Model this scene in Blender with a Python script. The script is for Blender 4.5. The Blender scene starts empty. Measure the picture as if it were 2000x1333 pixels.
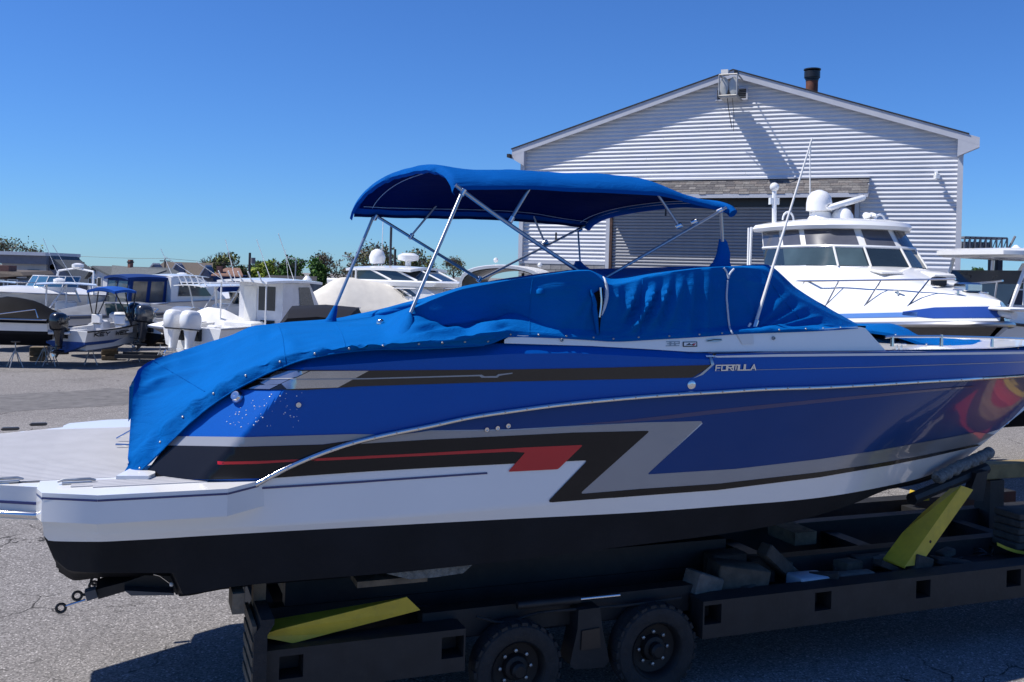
import bpy, bmesh, math, random
import numpy as np
from mathutils import Vector, Matrix, noise
from mathutils.bvhtree import BVHTree
from mathutils.geometry import tessellate_polygon
random.seed(7)
SC = bpy.context.scene
COL = SC.collection
# ---------------------------------------------------------------- camera
CAMH, FPX, Y0, ROLL = 3.8, 1880.0, 540.0, 0.028
CR, SR = math.cos(ROLL), math.sin(ROLL)
RV, UV, FV = Vector((CR, 0, SR)), Vector((-SR, 0, CR)), Vector((0, 1, 0))
CAM = Vector((0, 0, CAMH))
cd = bpy.data.cameras.new('camera'); cam = bpy.data.objects.new('camera', cd); COL.objects.link(cam)
cd.sensor_width = 36.0; cd.lens = FPX / 2000 * 36; cd.shift_y = -(666.5 - Y0) / 2000
cd.clip_start = 0.1; cd.clip_end = 3000
cam.matrix_world = Matrix(((RV.x, UV.x, -FV.x, CAM.x), (RV.y, UV.y, -FV.y, CAM.y), (RV.z, UV.z, -FV.z, CAM.z), (0, 0, 0, 1)))
SC.camera = cam
# ---------------------------------------------------------------- sky and sun
SUN_EL = math.radians(56.4); SUNH = Vector((-0.995, -0.0985)).normalized()
SUNV = Vector((SUNH.x * math.cos(SUN_EL), SUNH.y * math.cos(SUN_EL), math.sin(SUN_EL)))
w = bpy.data.worlds.new('World'); SC.world = w; w.use_nodes = True
nt = w.node_tree; nt.nodes.clear()
sky = nt.nodes.new('ShaderNodeTexSky'); sky.sky_type = 'NISHITA'; sky.sun_disc = False
sky.sun_elevation = SUN_EL; sky.sun_rotation = math.atan2(SUNH.x, SUNH.y)
sky.altitude = 0; sky.air_density = 1.0; sky.dust_density = 0.0; sky.ozone_density = 3.0
hs = nt.nodes.new('ShaderNodeMixRGB'); hs.blend_type = 'MULTIPLY'; hs.inputs[0].default_value = 1.0; hs.inputs[2].default_value = (0.405, 0.75, 1.32, 1)   # clear cold spring air
bg = nt.nodes.new('ShaderNodeBackground'); bg.inputs['Strength'].default_value = 0.078
ou = nt.nodes.new('ShaderNodeOutputWorld')
nt.links.new(sky.outputs[0], hs.inputs[1]); nt.links.new(hs.outputs[0], bg.inputs['Color']); nt.links.new(bg.outputs[0], ou.inputs[0])
sl = bpy.data.lights.new('sun', 'SUN'); sl.energy = 4.6; sl.angle = math.radians(0.53); sl.color = (1.0, 0.955, 0.89)
so = bpy.data.objects.new('sun', sl); COL.objects.link(so); so.location = SUNV * 60
so.rotation_euler = SUNV.to_track_quat('Z', 'Y').to_euler()
vs = SC.view_settings; SC.display_settings.display_device = 'sRGB'
vs.view_transform = 'Standard'; vs.look = 'None'; vs.exposure = 0.35; vs.gamma = 1.0; vs.use_curve_mapping = False
SC.render.engine = 'CYCLES'
SC.cycles.max_bounces = 6; SC.cycles.transparent_max_bounces = 10; SC.cycles.caustics_reflective = False; SC.cycles.caustics_refractive = False
# ---------------------------------------------------------------- helpers: rays through the photograph
def ray(px, py):
    return RV * ((px - 1000) / FPX) + UV * ((Y0 - py) / FPX) + FV
def P(px, py, D):                 # the point seen at a pixel, D metres away
    return CAM + ray(px, py) * D
def G(px, D, z=0.0):              # the point at height z seen in column px, D metres away
    a = (px - 1000) / FPX; b = ((z - CAMH) / D - a * SR) / CR
    return Vector(((a * CR - b * SR) * D, D, z))
def onplane(px, py, p0, n):
    d = ray(px, py); return CAM + d * ((p0 - CAM).dot(n) / d.dot(n))
def V3(*a): return Vector(a)
# ---------------------------------------------------------------- materials
def mat(name, col, rough=0.5, metal=0.0, coat=0.0, var=0.08, scale=3.0, bump=0.0, bscale=60.0, spec=0.5, emit=None, trans=0.0, dirt=0.0, flake=0.0):
    m = bpy.data.materials.new(name); m.use_nodes = True; n = m.node_tree.nodes; l = m.node_tree.links
    b = n['Principled BSDF']; b.inputs['Roughness'].default_value = rough; b.inputs['Metallic'].default_value = metal
    b.inputs['Coat Weight'].default_value = coat; b.inputs['Coat Roughness'].default_value = 0.04
    b.inputs['Specular IOR Level'].default_value = spec; b.inputs['Transmission Weight'].default_value = trans
    tc = n.new('ShaderNodeTexCoord')
    nz = n.new('ShaderNodeTexNoise'); nz.inputs['Scale'].default_value = scale; nz.inputs['Detail'].default_value = 6
    l.new(tc.outputs['Object'], nz.inputs['Vector'])
    rp = n.new('ShaderNodeValToRGB'); rp.color_ramp.elements[0].position = 0.3; rp.color_ramp.elements[1].position = 0.7
    d = [max(0, c * (1 - var)) for c in col]; u = [min(1, c * (1 + var)) for c in col]
    rp.color_ramp.elements[0].color = (*d, 1); rp.color_ramp.elements[1].color = (*u, 1)
    l.new(nz.outputs['Fac'], rp.inputs['Fac']); out = rp.outputs['Color']
    if dirt:
        n2 = n.new('ShaderNodeTexNoise'); n2.inputs['Scale'].default_value = scale * 2.3; n2.inputs['Detail'].default_value = 9; n2.inputs['Roughness'].default_value = 0.7
        l.new(tc.outputs['Object'], n2.inputs['Vector'])
        r2 = n.new('ShaderNodeMapRange'); r2.inputs[1].default_value = 0.52; r2.inputs[2].default_value = 0.72; r2.inputs[4].default_value = dirt
        l.new(n2.outputs['Fac'], r2.inputs[0])
        mx = n.new('ShaderNodeMixRGB'); mx.inputs[2].default_value = (0.09, 0.07, 0.055, 1)
        l.new(r2.outputs[0], mx.inputs[0]); l.new(out, mx.inputs[1]); out = mx.outputs[0]
    if flake:                       # metal flake in the paint
        vo = n.new('ShaderNodeTexVoronoi'); vo.inputs['Scale'].default_value = 900
        l.new(tc.outputs['Object'], vo.inputs['Vector'])
        r3 = n.new('ShaderNodeMapRange'); r3.inputs[1].default_value = 0.0; r3.inputs[2].default_value = 1.0; r3.inputs[3].default_value = 1 - flake; r3.inputs[4].default_value = 1 + flake
        sx = n.new('ShaderNodeSeparateColor'); l.new(vo.outputs['Color'], sx.inputs[0]); l.new(sx.outputs[0], r3.inputs[0])
        vm = n.new('ShaderNodeVectorMath'); vm.operation = 'SCALE'; l.new(out, vm.inputs[0]); l.new(r3.outputs[0], vm.inputs['Scale']); out = vm.outputs[0]
    l.new(out, b.inputs['Base Color'])
    if bump:
        n3 = n.new('ShaderNodeTexNoise'); n3.inputs['Scale'].default_value = bscale; n3.inputs['Detail'].default_value = 4
        l.new(tc.outputs['Object'], n3.inputs['Vector'])
        bp_ = n.new('ShaderNodeBump'); bp_.inputs['Strength'].default_value = bump; bp_.inputs['Distance'].default_value = 0.02
        l.new(n3.outputs['Fac'], bp_.inputs['Height']); l.new(bp_.outputs[0], b.inputs['Normal'])
    if emit: b.inputs['Emission Color'].default_value = (*emit, 1); b.inputs['Emission Strength'].default_value = 1
    return m
# ---------------------------------------------------------------- mesh building
ROOTM = {}
class MB:
    def __init__(s): s.v = []; s.f = []; s.m = []
    def add(s, pts, faces, mi=0):
        o = len(s.v); s.v += [Vector(p) for p in pts]
        for f in faces: s.f.append([o + i for i in f]); s.m.append(mi)
        return s
    def quad(s, a, b, c, d, mi=0): return s.add((a, b, c, d), ((0, 1, 2, 3),), mi)
    def hexa(s, p, mi=0):            # p: 4 bottom corners then 4 top corners, counter-clockwise
        return s.add(p, ((3, 2, 1, 0), (4, 5, 6, 7), (0, 1, 5, 4), (1, 2, 6, 5), (2, 3, 7, 6), (3, 0, 4, 7)), mi)
    def box(s, c, d, mi=0, rz=0.0, ry=0.0, rx=0.0, bev=0.0):
        R = Matrix.Rotation(rz, 3, 'Z') @ Matrix.Rotation(ry, 3, 'Y') @ Matrix.Rotation(rx, 3, 'X'); c = Vector(c)
        x, y, z = d[0] / 2, d[1] / 2, d[2] / 2
        if not bev:
            return s.hexa([c + R @ Vector(q) for q in ((-x, -y, -z), (x, -y, -z), (x, y, -z), (-x, y, -z), (-x, -y, z), (x, -y, z), (x, y, z), (-x, y, z))], mi)
        def ring(zz, k):
            xx, yy = x - k, y - k; e = bev
            return [c + R @ Vector(q) for q in ((-xx + e, -yy, zz), (xx - e, -yy, zz), (xx, -yy + e, zz), (xx, yy - e, zz), (xx - e, yy, zz), (-xx + e, yy, zz), (-xx, yy - e, zz), (-xx, -yy + e, zz))]
        rings = [ring(-z, bev), ring(-z + bev, 0), ring(z - bev, 0), ring(z, bev)]
        return s.rings(rings, mi, True)
    def rings(s, rings, mi=0, cap=False, closed=True):
        n = len(rings[0]); o = len(s.v)
        for r in rings: s.v += [Vector(p) for p in r]
        for i in range(len(rings) - 1):
            for j in range(n if closed else n - 1):
                k = (j + 1) % n; s.f.append([o + i * n + j, o + i * n + k, o + (i + 1) * n + k, o + (i + 1) * n + j]); s.m.append(mi)
        if cap:
            s.f.append([o + j for j in reversed(range(n))]); s.m.append(mi)
            s.f.append([o + (len(rings) - 1) * n + j for j in range(n)]); s.m.append(mi)
        return s
    def gridt(s, rows, mi=0):       # triangulated grid
        o = len(s.v); n = len(rows[0])
        for r in rows: s.v += [Vector(p) for p in r]
        for i in range(len(rows) - 1):
            for j in range(n - 1):
                a, b, c, d = o + i * n + j, o + i * n + j + 1, o + (i + 1) * n + j + 1, o + (i + 1) * n + j
                s.f.append([a, b, c]); s.f.append([a, c, d]); s.m += [mi, mi]
        return s
    def grid(s, rows, mi=0): return s.rings(rows, mi, False, False)
    def tube(s, pts, r, n=8, mi=0, cap=True, closed=False):
        pts = [Vector(p) for p in pts]; rings = []; N = len(pts)
        rr = r if isinstance(r, (list, tuple)) else [r] * N
        up = None
        for i, p in enumerate(pts):
            a = pts[(i - 1) % N] if (closed or i > 0) else p; b = pts[(i + 1) % N] if (closed or i < N - 1) else p
            t = (b - a).normalized()
            if up is None:
                up = Vector((0, 0, 1)) if abs(t.z) < 0.9 else Vector((1, 0, 0))
            x = t.cross(up); x.normalize(); y = x.cross(t); up = y
            rings.append([p + (x * math.cos(q) + y * math.sin(q)) * rr[i] for q in [2 * math.pi * k / n for k in range(n)]])
        if closed: rings.append(rings[0])
        return s.rings(rings, mi, cap and not closed)
    def lathe(s, prof, c=(0, 0, 0), axis=(0, 0, 1), n=20, mi=0, cap=True, sq=(1, 1)):
        c = Vector(c); ax = Vector(axis).normalized(); h = Vector((0, 0, 1)) if abs(ax.z) < 0.9 else Vector((1, 0, 0))
        x = ax.cross(h).normalized(); y = ax.cross(x)
        return s.rings([[c + ax * z + (x * math.cos(2 * math.pi * k / n) * sq[0] + y * math.sin(2 * math.pi * k / n) * sq[1]) * max(r, 1e-4) for k in range(n)] for r, z in prof], mi, cap)
    def ball(s, c, r, n=14, mi=0, sq=(1, 1, 1)):
        c = Vector(c); rows = []
        for i in range(n // 2 + 1):
            t = math.pi * i / (n // 2)
            rows.append([c + Vector((r * sq[0] * math.sin(t) * math.cos(2 * math.pi * k / n), r * sq[1] * math.sin(t) * math.sin(2 * math.pi * k / n), -r * sq[2] * math.cos(t))) for k in range(n)])
        return s.rings(rows, mi, False)
    def prism(s, poly, d, mi=0):     # poly: 3-D outline, d: thickness vector
        n = len(poly); d = Vector(d); p = [Vector(q) for q in poly]
        o = len(s.v); s.v += p + [q + d for q in p]
        tri = tessellate_polygon([p])
        for t in tri:
            s.f.append([o + i for i in t]); s.m.append(mi); s.f.append([o + n + i for i in reversed(t)]); s.m.append(mi)
        for i in range(n):
            j = (i + 1) % n; s.f.append([o + i, o + j, o + n + j, o + n + i]); s.m.append(mi)
        return s
    def build(s, name, mats, parent=None, smooth=None, world=False, label=None, kind=None, fix=True):
        me = bpy.data.meshes.new(name); vs_ = s.v
        root = parent
        while root is not None and root.parent is not None: root = root.parent
        if world and root is not None and root.name in ROOTM:
            iv = ROOTM[root.name].inverted(); vs_ = [iv @ q for q in vs_]
        me.from_pydata([tuple(q) for q in vs_], [], s.f)
        if not isinstance(mats, (list, tuple)): mats = [mats]
        for m in mats: me.materials.append(m)
        if len(mats) > 1: me.polygons.foreach_set('material_index', s.m)
        if fix:
            bm = bmesh.new(); bm.from_mesh(me); bmesh.ops.remove_doubles(bm, verts=bm.verts, dist=1e-5)
            bmesh.ops.recalc_face_normals(bm, faces=bm.faces); bm.to_mesh(me); bm.free()
        if smooth is not None:
            me.polygons.foreach_set('use_smooth', [True] * len(me.polygons))
            me.set_sharp_from_angle(angle=math.radians(smooth))
        me.update()
        o = bpy.data.objects.new(name, me); COL.objects.link(o)
        if parent is not None: o.parent = parent
        if label: o['label'] = label
        if kind: o['kind'] = kind
        return o
def tag(o, label, cat, group=None, kind=None):
    o['label'] = label; o['category'] = cat
    if group: o['group'] = group
    if kind: o['kind'] = kind
    return o
def thing(name, label, cat, loc=(0, 0, 0), rz=0.0, group=None):
    o = bpy.data.objects.new(name, None); COL.objects.link(o); o.empty_display_size = 0.2
    o.location = loc; o.rotation_euler = (0, 0, rz); tag(o, label, cat, group)
    ROOTM[o.name] = Matrix.Translation(Vector(loc)) @ Matrix.Rotation(rz, 4, 'Z')
    return o
def copy_thing(o, loc, rz, label=None):
    c = o.copy(); COL.objects.link(c); c.location = loc; c.rotation_euler = (0, 0, rz)
    ROOTM[c.name] = Matrix.Translation(Vector(loc)) @ Matrix.Rotation(rz, 4, 'Z')
    if label: c['label'] = label
    def rec(src, dst):
        for ch in list(src.children):
            d = ch.copy(); COL.objects.link(d); d.parent = dst; rec(ch, d)
    rec(o, c); return c
def shared(name, me_obj, parent, loc, rot=(0, 0, 0), scale=(1, 1, 1)):   # another piece sharing a mesh
    o = me_obj.copy(); o.name = name; COL.objects.link(o); o.parent = parent; o.location = loc; o.rotation_euler = rot; o.scale = scale
    return o
def struct(o): o['kind'] = 'structure'; return o
def lerp(a, b, t): return a + (b - a) * t
def interp(pts, x):                # piecewise linear y(x)
    return float(np.interp(x, [p[0] for p in pts], [p[1] for p in pts]))
def smooth_interp(pts):            # monotone cubic through points
    X = np.array([p[0] for p in pts], float); Y = np.array([p[1] for p in pts], float)
    h = np.diff(X); d = np.diff(Y) / h; m = np.zeros_like(Y)
    m[0], m[-1] = d[0], d[-1]
    for i in range(1, len(X) - 1):
        if d[i - 1] * d[i] > 0:
            w1, w2 = 2 * h[i] + h[i - 1], h[i] + 2 * h[i - 1]; m[i] = (w1 + w2) / (w1 / d[i - 1] + w2 / d[i])
    def f(x):
        x = min(max(x, X[0]), X[-1]); i = min(int(np.searchsorted(X, x, 'right')) - 1, len(X) - 2)
        t = (x - X[i]) / h[i]; t2, t3 = t * t, t * t * t
        return float((2 * t3 - 3 * t2 + 1) * Y[i] + (t3 - 2 * t2 + t) * h[i] * m[i] + (-2 * t3 + 3 * t2) * Y[i + 1] + (t3 - t2) * h[i] * m[i + 1])
    return f
# ---------------------------------------------------------------- shared materials
M = {}
M['gel'] = mat('white_gelcoat', (0.80, 0.80, 0.79), 0.22, coat=0.5, var=0.03, scale=2, dirt=0.02)
M['gel2'] = mat('aged_white_gelcoat', (0.72, 0.71, 0.68), 0.35, coat=0.2, var=0.05, scale=2, dirt=0.06)
M['cream'] = mat('cream_canvas', (0.70, 0.66, 0.58), 0.85, var=0.06, bump=0.3, bscale=14)
M['wrap'] = mat('white_shrink_wrap', (0.80, 0.79, 0.77), 0.5, var=0.04, bump=0.5, bscale=5)
M['canvas'] = mat('blue_canvas', (0.002, 0.125, 0.60), 0.8, var=0.05, scale=9, bump=0.12, bscale=300, spec=0.12)
M['canvas_far'] = mat('navy_canvas', (0.006, 0.035, 0.16), 0.75, var=0.08, bump=0.2, bscale=20, spec=0.2)
M['canvas_mid'] = mat('royal_blue_canvas', (0.008, 0.075, 0.34), 0.75, var=0.08, bump=0.2, bscale=20, spec=0.2)
M['blackcloth'] = mat('black_cover_cloth', (0.007, 0.007, 0.008), 0.75, var=0.2, scale=2, bump=0.3, bscale=9, spec=0.08)
M['browncloth'] = mat('dark_brown_cover_cloth', (0.012, 0.010, 0.0095), 0.75, var=0.15, scale=2, bump=0.3, bscale=9, spec=0.2)
M['greycloth'] = mat('grey_cover_cloth', (0.14, 0.15, 0.17), 0.75, var=0.15, scale=2, bump=0.3, bscale=9)
M['steel'] = mat('polished_stainless', (0.72, 0.72, 0.73), 0.16, 1.0, var=0.04, scale=8)
M['alu'] = mat('anodised_aluminium', (0.45, 0.46, 0.48), 0.32, 1.0, var=0.05, scale=8)
M['galv'] = mat('galvanised_steel', (0.42, 0.43, 0.44), 0.45, 0.8, var=0.2, scale=14, dirt=0.2)
M['black'] = mat('black_plastic', (0.012, 0.012, 0.014), 0.35, var=0.15)
M['rubber'] = mat('black_rubber', (0.018, 0.018, 0.019), 0.8, var=0.25, scale=12, bump=0.4, bscale=50, dirt=0.25)
M['engine_black'] = mat('gloss_black_cowl', (0.010, 0.011, 0.014), 0.18, coat=0.6, var=0.1)
M['engine_grey'] = mat('graphite_cowl', (0.045, 0.05, 0.06), 0.2, coat=0.6, var=0.1)
M['antifoul'] = mat('black_bottom_paint', (0.008, 0.009, 0.012), 0.7, var=0.25, scale=2.5, bump=0.15, bscale=30, dirt=0.04, spec=0.25)
M['antifoul_blue'] = mat('blue_bottom_paint', (0.012, 0.06, 0.24), 0.7, var=0.3, scale=4, dirt=0.15)
M['glass'] = mat('tinted_glass', (0.02, 0.032, 0.042), 0.05, var=0.1, spec=0.8)
M['glass_green'] = mat('green_tinted_glass', (0.06, 0.12, 0.13), 0.05, var=0.1, spec=0.8)
M['wood'] = mat('weathered_timber', (0.16, 0.125, 0.085), 0.85, var=0.35, scale=7, bump=0.5, bscale=24, dirt=0.3)
M['yellow'] = mat('yellow_equipment_paint', (0.60, 0.42, 0.03), 0.5, var=0.12, scale=6, dirt=0.18, bump=0.1, bscale=18)
# ================================================================ GROUND
def asphalt():
    m = bpy.data.materials.new('asphalt'); m.use_nodes = True; n = m.node_tree.nodes; l = m.node_tree.links; b = n['Principled BSDF']
    tc = n.new('ShaderNodeTexCoord')
    def noise_(sc, det=4, rough=0.55):
        x = n.new('ShaderNodeTexNoise'); x.inputs['Scale'].default_value = sc; x.inputs['Detail'].default_value = det; x.inputs['Roughness'].default_value = rough
        l.new(tc.outputs['Object'], x.inputs['Vector']); return x.outputs['Fac']
    def rng(src, a, c, d, e):
        x = n.new('ShaderNodeMapRange'); x.inputs[1].default_value = a; x.inputs[2].default_value = c; x.inputs[3].default_value = d; x.inputs[4].default_value = e
        l.new(src, x.inputs[0]); return x.outputs[0]
    def mul(a, c):
        x = n.new('ShaderNodeMath'); x.operation = 'MULTIPLY'
        for i, q in enumerate((a, c)):
            if isinstance(q, float): x.inputs[i].default_value = q
            else: l.new(q, x.inputs[i])
        return x.outputs[0]
    base = n.new('ShaderNodeValToRGB'); e = base.color_ramp.elements
    e[0].position = 0.25; e[0].color = (0.200, 0.187, 0.180, 1); e[1].position = 0.75; e[1].color = (0.252, 0.240, 0.234, 1)
    l.new(noise_(0.16, 5, 0.62), base.inputs['Fac'])
    vo = n.new('ShaderNodeTexVoronoi'); vo.inputs['Scale'].default_value = 62; vo.inputs['Randomness'].default_value = 1
    l.new(tc.outputs['Object'], vo.inputs['Vector'])
    sp = n.new('ShaderNodeSeparateColor'); l.new(vo.outputs['Color'], sp.inputs[0])
    stone = rng(sp.outputs[0], 0.0, 1.0, 0.52, 1.32)
    stone2 = rng(sp.outputs[1], 0.86, 0.95, 1.0, 1.9)
    fine = rng(noise_(38, 5, 0.7), 0.3, 0.7, 0.72, 1.25)
    stain = rng(noise_(0.55, 6, 0.7), 0.34, 0.47, 0.82, 1.0)
    # cracks: warped voronoi cell borders, broken up by a mask
    wn = n.new('ShaderNodeTexNoise'); wn.inputs['Scale'].default_value = 1.7; wn.inputs['Detail'].default_value = 5; l.new(tc.outputs['Object'], wn.inputs['Vector'])
    va = n.new('ShaderNodeVectorMath'); va.operation = 'MULTIPLY_ADD'; va.inputs[1].default_value = (0.7, 0.7, 0.7)
    l.new(wn.outputs['Color'], va.inputs[0]); l.new(tc.outputs['Object'], va.inputs[2])
    vc = n.new('ShaderNodeTexVoronoi'); vc.feature = 'DISTANCE_TO_EDGE'; vc.inputs['Scale'].default_value = 0.75; l.new(va.outputs[0], vc.inputs['Vector'])
    cr = rng(vc.outputs['Distance'], 0.003, 0.011, 1.0, 0.0)
    crm = mul(cr, rng(noise_(0.8, 3), 0.50, 0.60, 0.0, 0.8))
    inv = n.new('ShaderNodeMath'); inv.operation = 'SUBTRACT'; inv.inputs[0].default_value = 1.0; l.new(crm, inv.inputs[1])
    k = mul(mul(mul(stone, stone2), mul(fine, stain)), inv.outputs[0])
    vm = n.new('ShaderNodeVectorMath'); vm.operation = 'SCALE'; l.new(base.outputs[0], vm.inputs[0]); l.new(k, vm.inputs['Scale'])
    l.new(vm.outputs[0], b.inputs['Base Color']); b.inputs['Roughness'].default_value = 0.85; b.inputs['Specular IOR Level'].default_value = 0.12
    bp_ = n.new('ShaderNodeBump'); bp_.inputs['Strength'].default_value = 0.55; bp_.inputs['Distance'].default_value = 0.01
    l.new(k, bp_.inputs['Height']); l.new(bp_.outputs[0], b.inputs['Normal'])
    return m
g = MB(); N = 40
xs = [-900, -500, -250, -120, -60] + [-40 + 4 * i for i in range(21)] + [60, 120, 250, 500, 900]
ys = [-300, -60, -20] + [-8 + 4 * i for i in range(22)] + [120, 200, 400, 800, 1500]
g.grid([[V3(x, y, 0) for x in xs] for y in ys])
gr = struct(g.build('ground', asphalt()))
# tar patch seams in the yard
pt = mat('asphalt_repair_patch', (0.135, 0.128, 0.125), 0.85, var=0.25, scale=3, bump=0.6, bscale=80)
q = MB()
def patch_poly(pts, z=0.004):
    q.add([V3(x, y, z) for x, y in pts], (tuple(range(len(pts))),))
def gpix(px, py):
    return onplane(px, py, V3(0, 0, 0), V3(0, 0, 1))
for pts in ([(0, 772), (60, 768), (140, 765), (215, 758), (250, 762), (255, 790), (180, 795), (90, 800), (0, 806)],):
    patch_poly([gpix(*p).xy for p in pts])
struct(q.build('pavement_patch', pt))

# ================================================================ WORKSHOP BUILDING
FA = math.radians(23.4)
FN = V3(-math.sin(FA), -math.cos(FA), 0); FT = V3(math.cos(FA), -math.sin(FA), 0)       # facade normal and rightward tangent
F0 = G(1006, 34.0)                                                                        # left corner on the ground
bld = thing('workshop_building', 'large white gabled workshop with horizontal siding and roller door', 'building', F0, -FA)
def fx(px, py, out=0.0):           # facade coordinates (along, out, up) of a pixel
    p = onplane(px, py, F0 + FN * out, FN) - F0
    return p.dot(FT), p.z
M['siding'] = mat('white_vinyl_siding', (0.62, 0.63, 0.66), 0.5, var=0.05, scale=1.2, dirt=0.05)
M['fascia'] = mat('white_fascia', (0.50, 0.51, 0.55), 0.5, var=0.05, dirt=0.05)
M['shingle'] = [mat('asphalt_shingle', c, 0.9, var=0.25, scale=20, bump=0.5, bscale=120) for c in ((0.13, 0.125, 0.125), (0.18, 0.17, 0.165), (0.095, 0.09, 0.095), (0.15, 0.135, 0.13))]
M['roof'] = mat('dark_roof_felt', (0.03, 0.03, 0.034), 0.9, var=0.3)
M['block'] = [mat('concrete_block', c, 0.9, var=0.15, scale=8, bump=0.4, bscale=60) for c in ((0.27, 0.26, 0.25), (0.31, 0.30, 0.29), (0.24, 0.235, 0.23))]
M['slat'] = mat('grey_roller_slat', (0.25, 0.26, 0.29), 0.5, 0.1, var=0.06, dirt=0.1)
M['brown'] = mat('rusty_brown_paint', (0.07, 0.035, 0.025), 0.7, var=0.4, scale=8)
M['darkvoid'] = mat('dark_interior', (0.01, 0.01, 0.011), 0.9)
W = fx(1876, 500)[0]
zS = fx(1120, 516)[1] + .06                                   # foot of the siding
zEL = fx(1006, 291, .16)[1]; zER = fx(1876, 263, .16)[1]; xR, zR = fx(1432, 141, .16)
zE = (zEL + zER) / 2
print('bld', W, xR, zEL, zER, zR)
dx0, dz1 = fx(1192, 432)[0], fx(1480, 388)[1]; dx1 = fx(1668, 420)[0]
# local frame of bld: x along facade to the right, -y outwards (towards the camera), z up
ov = 0.16                                              # gable overhang
def roofz(x): return zE + (zR - zE) * (1 - abs(x - xR) / (xR if x < xR else W - xR))
DEP = 13.0
b = MB(); b.box((W / 2, DEP / 2 + 0.12, zS / 2), (W - 0.1, DEP - 0.1, zS)); core = b.build('side_wall', M['siding'], bld)
core['label'] = 'plain long side walls'
b2 = MB()
pro = [V3(0.05, 0.1, zS), V3(W - 0.05, 0.1, zS), V3(W - 0.05, 0.1, zE - 0.02), V3(xR, 0.1, zR - 0.05), V3(0.05, 0.1, zE - 0.02)]
b2.prism(pro, V3(0, DEP - 0.1, 0)); b2.build('gable_wall', M['siding'], bld)
# siding courses, each a tapered board cut to the gable slope and round the door
step = 0.132; z = zS; zi = 0
PX0, PX1 = dx0 - 0.16, dx1 + 0.16
def board(x0, x1, z0, z1):
    m = MB()
    t0, t1 = (z0 if z0 < zE else None), None
    def lim(zz):
        if zz <= zE - 0.06: return x0, x1
        k = (zz - zE + 0.06) / (zR - zE); return max(x0, xR * k), min(x1, W - (W - xR) * k)
    a0, a1 = lim(z0); c0, c1 = lim(z1)
    if a1 - a0 < 0.15 or c1 < c0 and a1 - a0 < .3: return
    if c1 - c0 < 0.05: c0 = c1 = (c0 + c1) / 2
    zm = z0 + (z1 - z0) * 0.42                       # dutch lap: flat face, then a cove running back under the next board
    m0, m1 = lerp(a0, c0, .42), lerp(a1, c1, .42)
    pr = [(a0, a1, z0, 0.0), (a0, a1, z0, -0.006), (m0, m1, zm, -0.046), (c0, c1, z1, -0.012), (c0, c1, z1, 0.0)]
    L = [V3(p[0], p[3] + 0.1, p[2]) for p in pr]; R = [V3(p[1], p[3] + 0.1, p[2]) for p in pr]
    m.add(L + R, [(i, i + 1, 6 + i, 5 + i) for i in range(4)] + [(0, 1, 2, 3, 4), (9, 8, 7, 6, 5)])
    m.build('siding_board', M['siding'], bld)
while z < zR - 0.25:
    z1 = z + step
    if z < dz1 + 0.5:
        board(0.14, PX0, z, z1); board(PX1, W - 0.14, z, z1)
        if z1 > dz1 + 0.72: pass
    else:
        xs_ = W * (.28 + .44 * ((zi * 0.618) % 1)); zi += 1
        board(0.14, xs_, z, z1); board(xs_ + .006, W - 0.14, z, z1)
    z = z1
for x in (0.07, W - 0.07): b = MB(); b.box((x, 0.045, (zS + zE) / 2 - 0.1), (0.15, 0.18, zE - zS - 0.2)); b.build('corner_trim', M['fascia'], bld)
for xa, xb in ((0, PX0), (PX1, W)): b = MB(); b.box(((xa + xb) / 2, 0.06, zS - 0.03), (xb - xa, 0.12, 0.09)); b.build('starter_trim', M['fascia'], bld)
# block base
bh = 0.2; zz = zS - 0.075 - bh; row = 0
proto = {}
while zz > zS - 1.75:
    for (xa, xb) in ((0.0, PX0), (PX1, W)):
        x = xa - (0.2 if row % 2 else 0.0)
        while x < xb - 0.02:
            l0, l1 = max(x, xa), min(x + 0.4, xb)
            if l1 - l0 > 0.04:
                key = (round(l1 - l0, 2), random.randrange(3))
                if key not in proto:
                    m = MB(); m.box((0, 0, 0), (l1 - l0 - 0.012, 0.1, bh - 0.012)); o = m.build('concrete_block', M['block'][key[1]], bld); o.location = ((l0 + l1) / 2, 0.062, zz + bh / 2); proto[key] = o
                else: shared('concrete_block', proto[key], bld, ((l0 + l1) / 2, 0.062 + random.uniform(0, .004), zz + bh / 2))
            x += 0.4
    zz -= bh; row += 1
b = MB(); b.box((W / 2, 0.09, (zS - 1.75) / 2), (W, 0.06, zS - 1.75)); b.build('foundation_wall', M['block'][0], bld)
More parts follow.
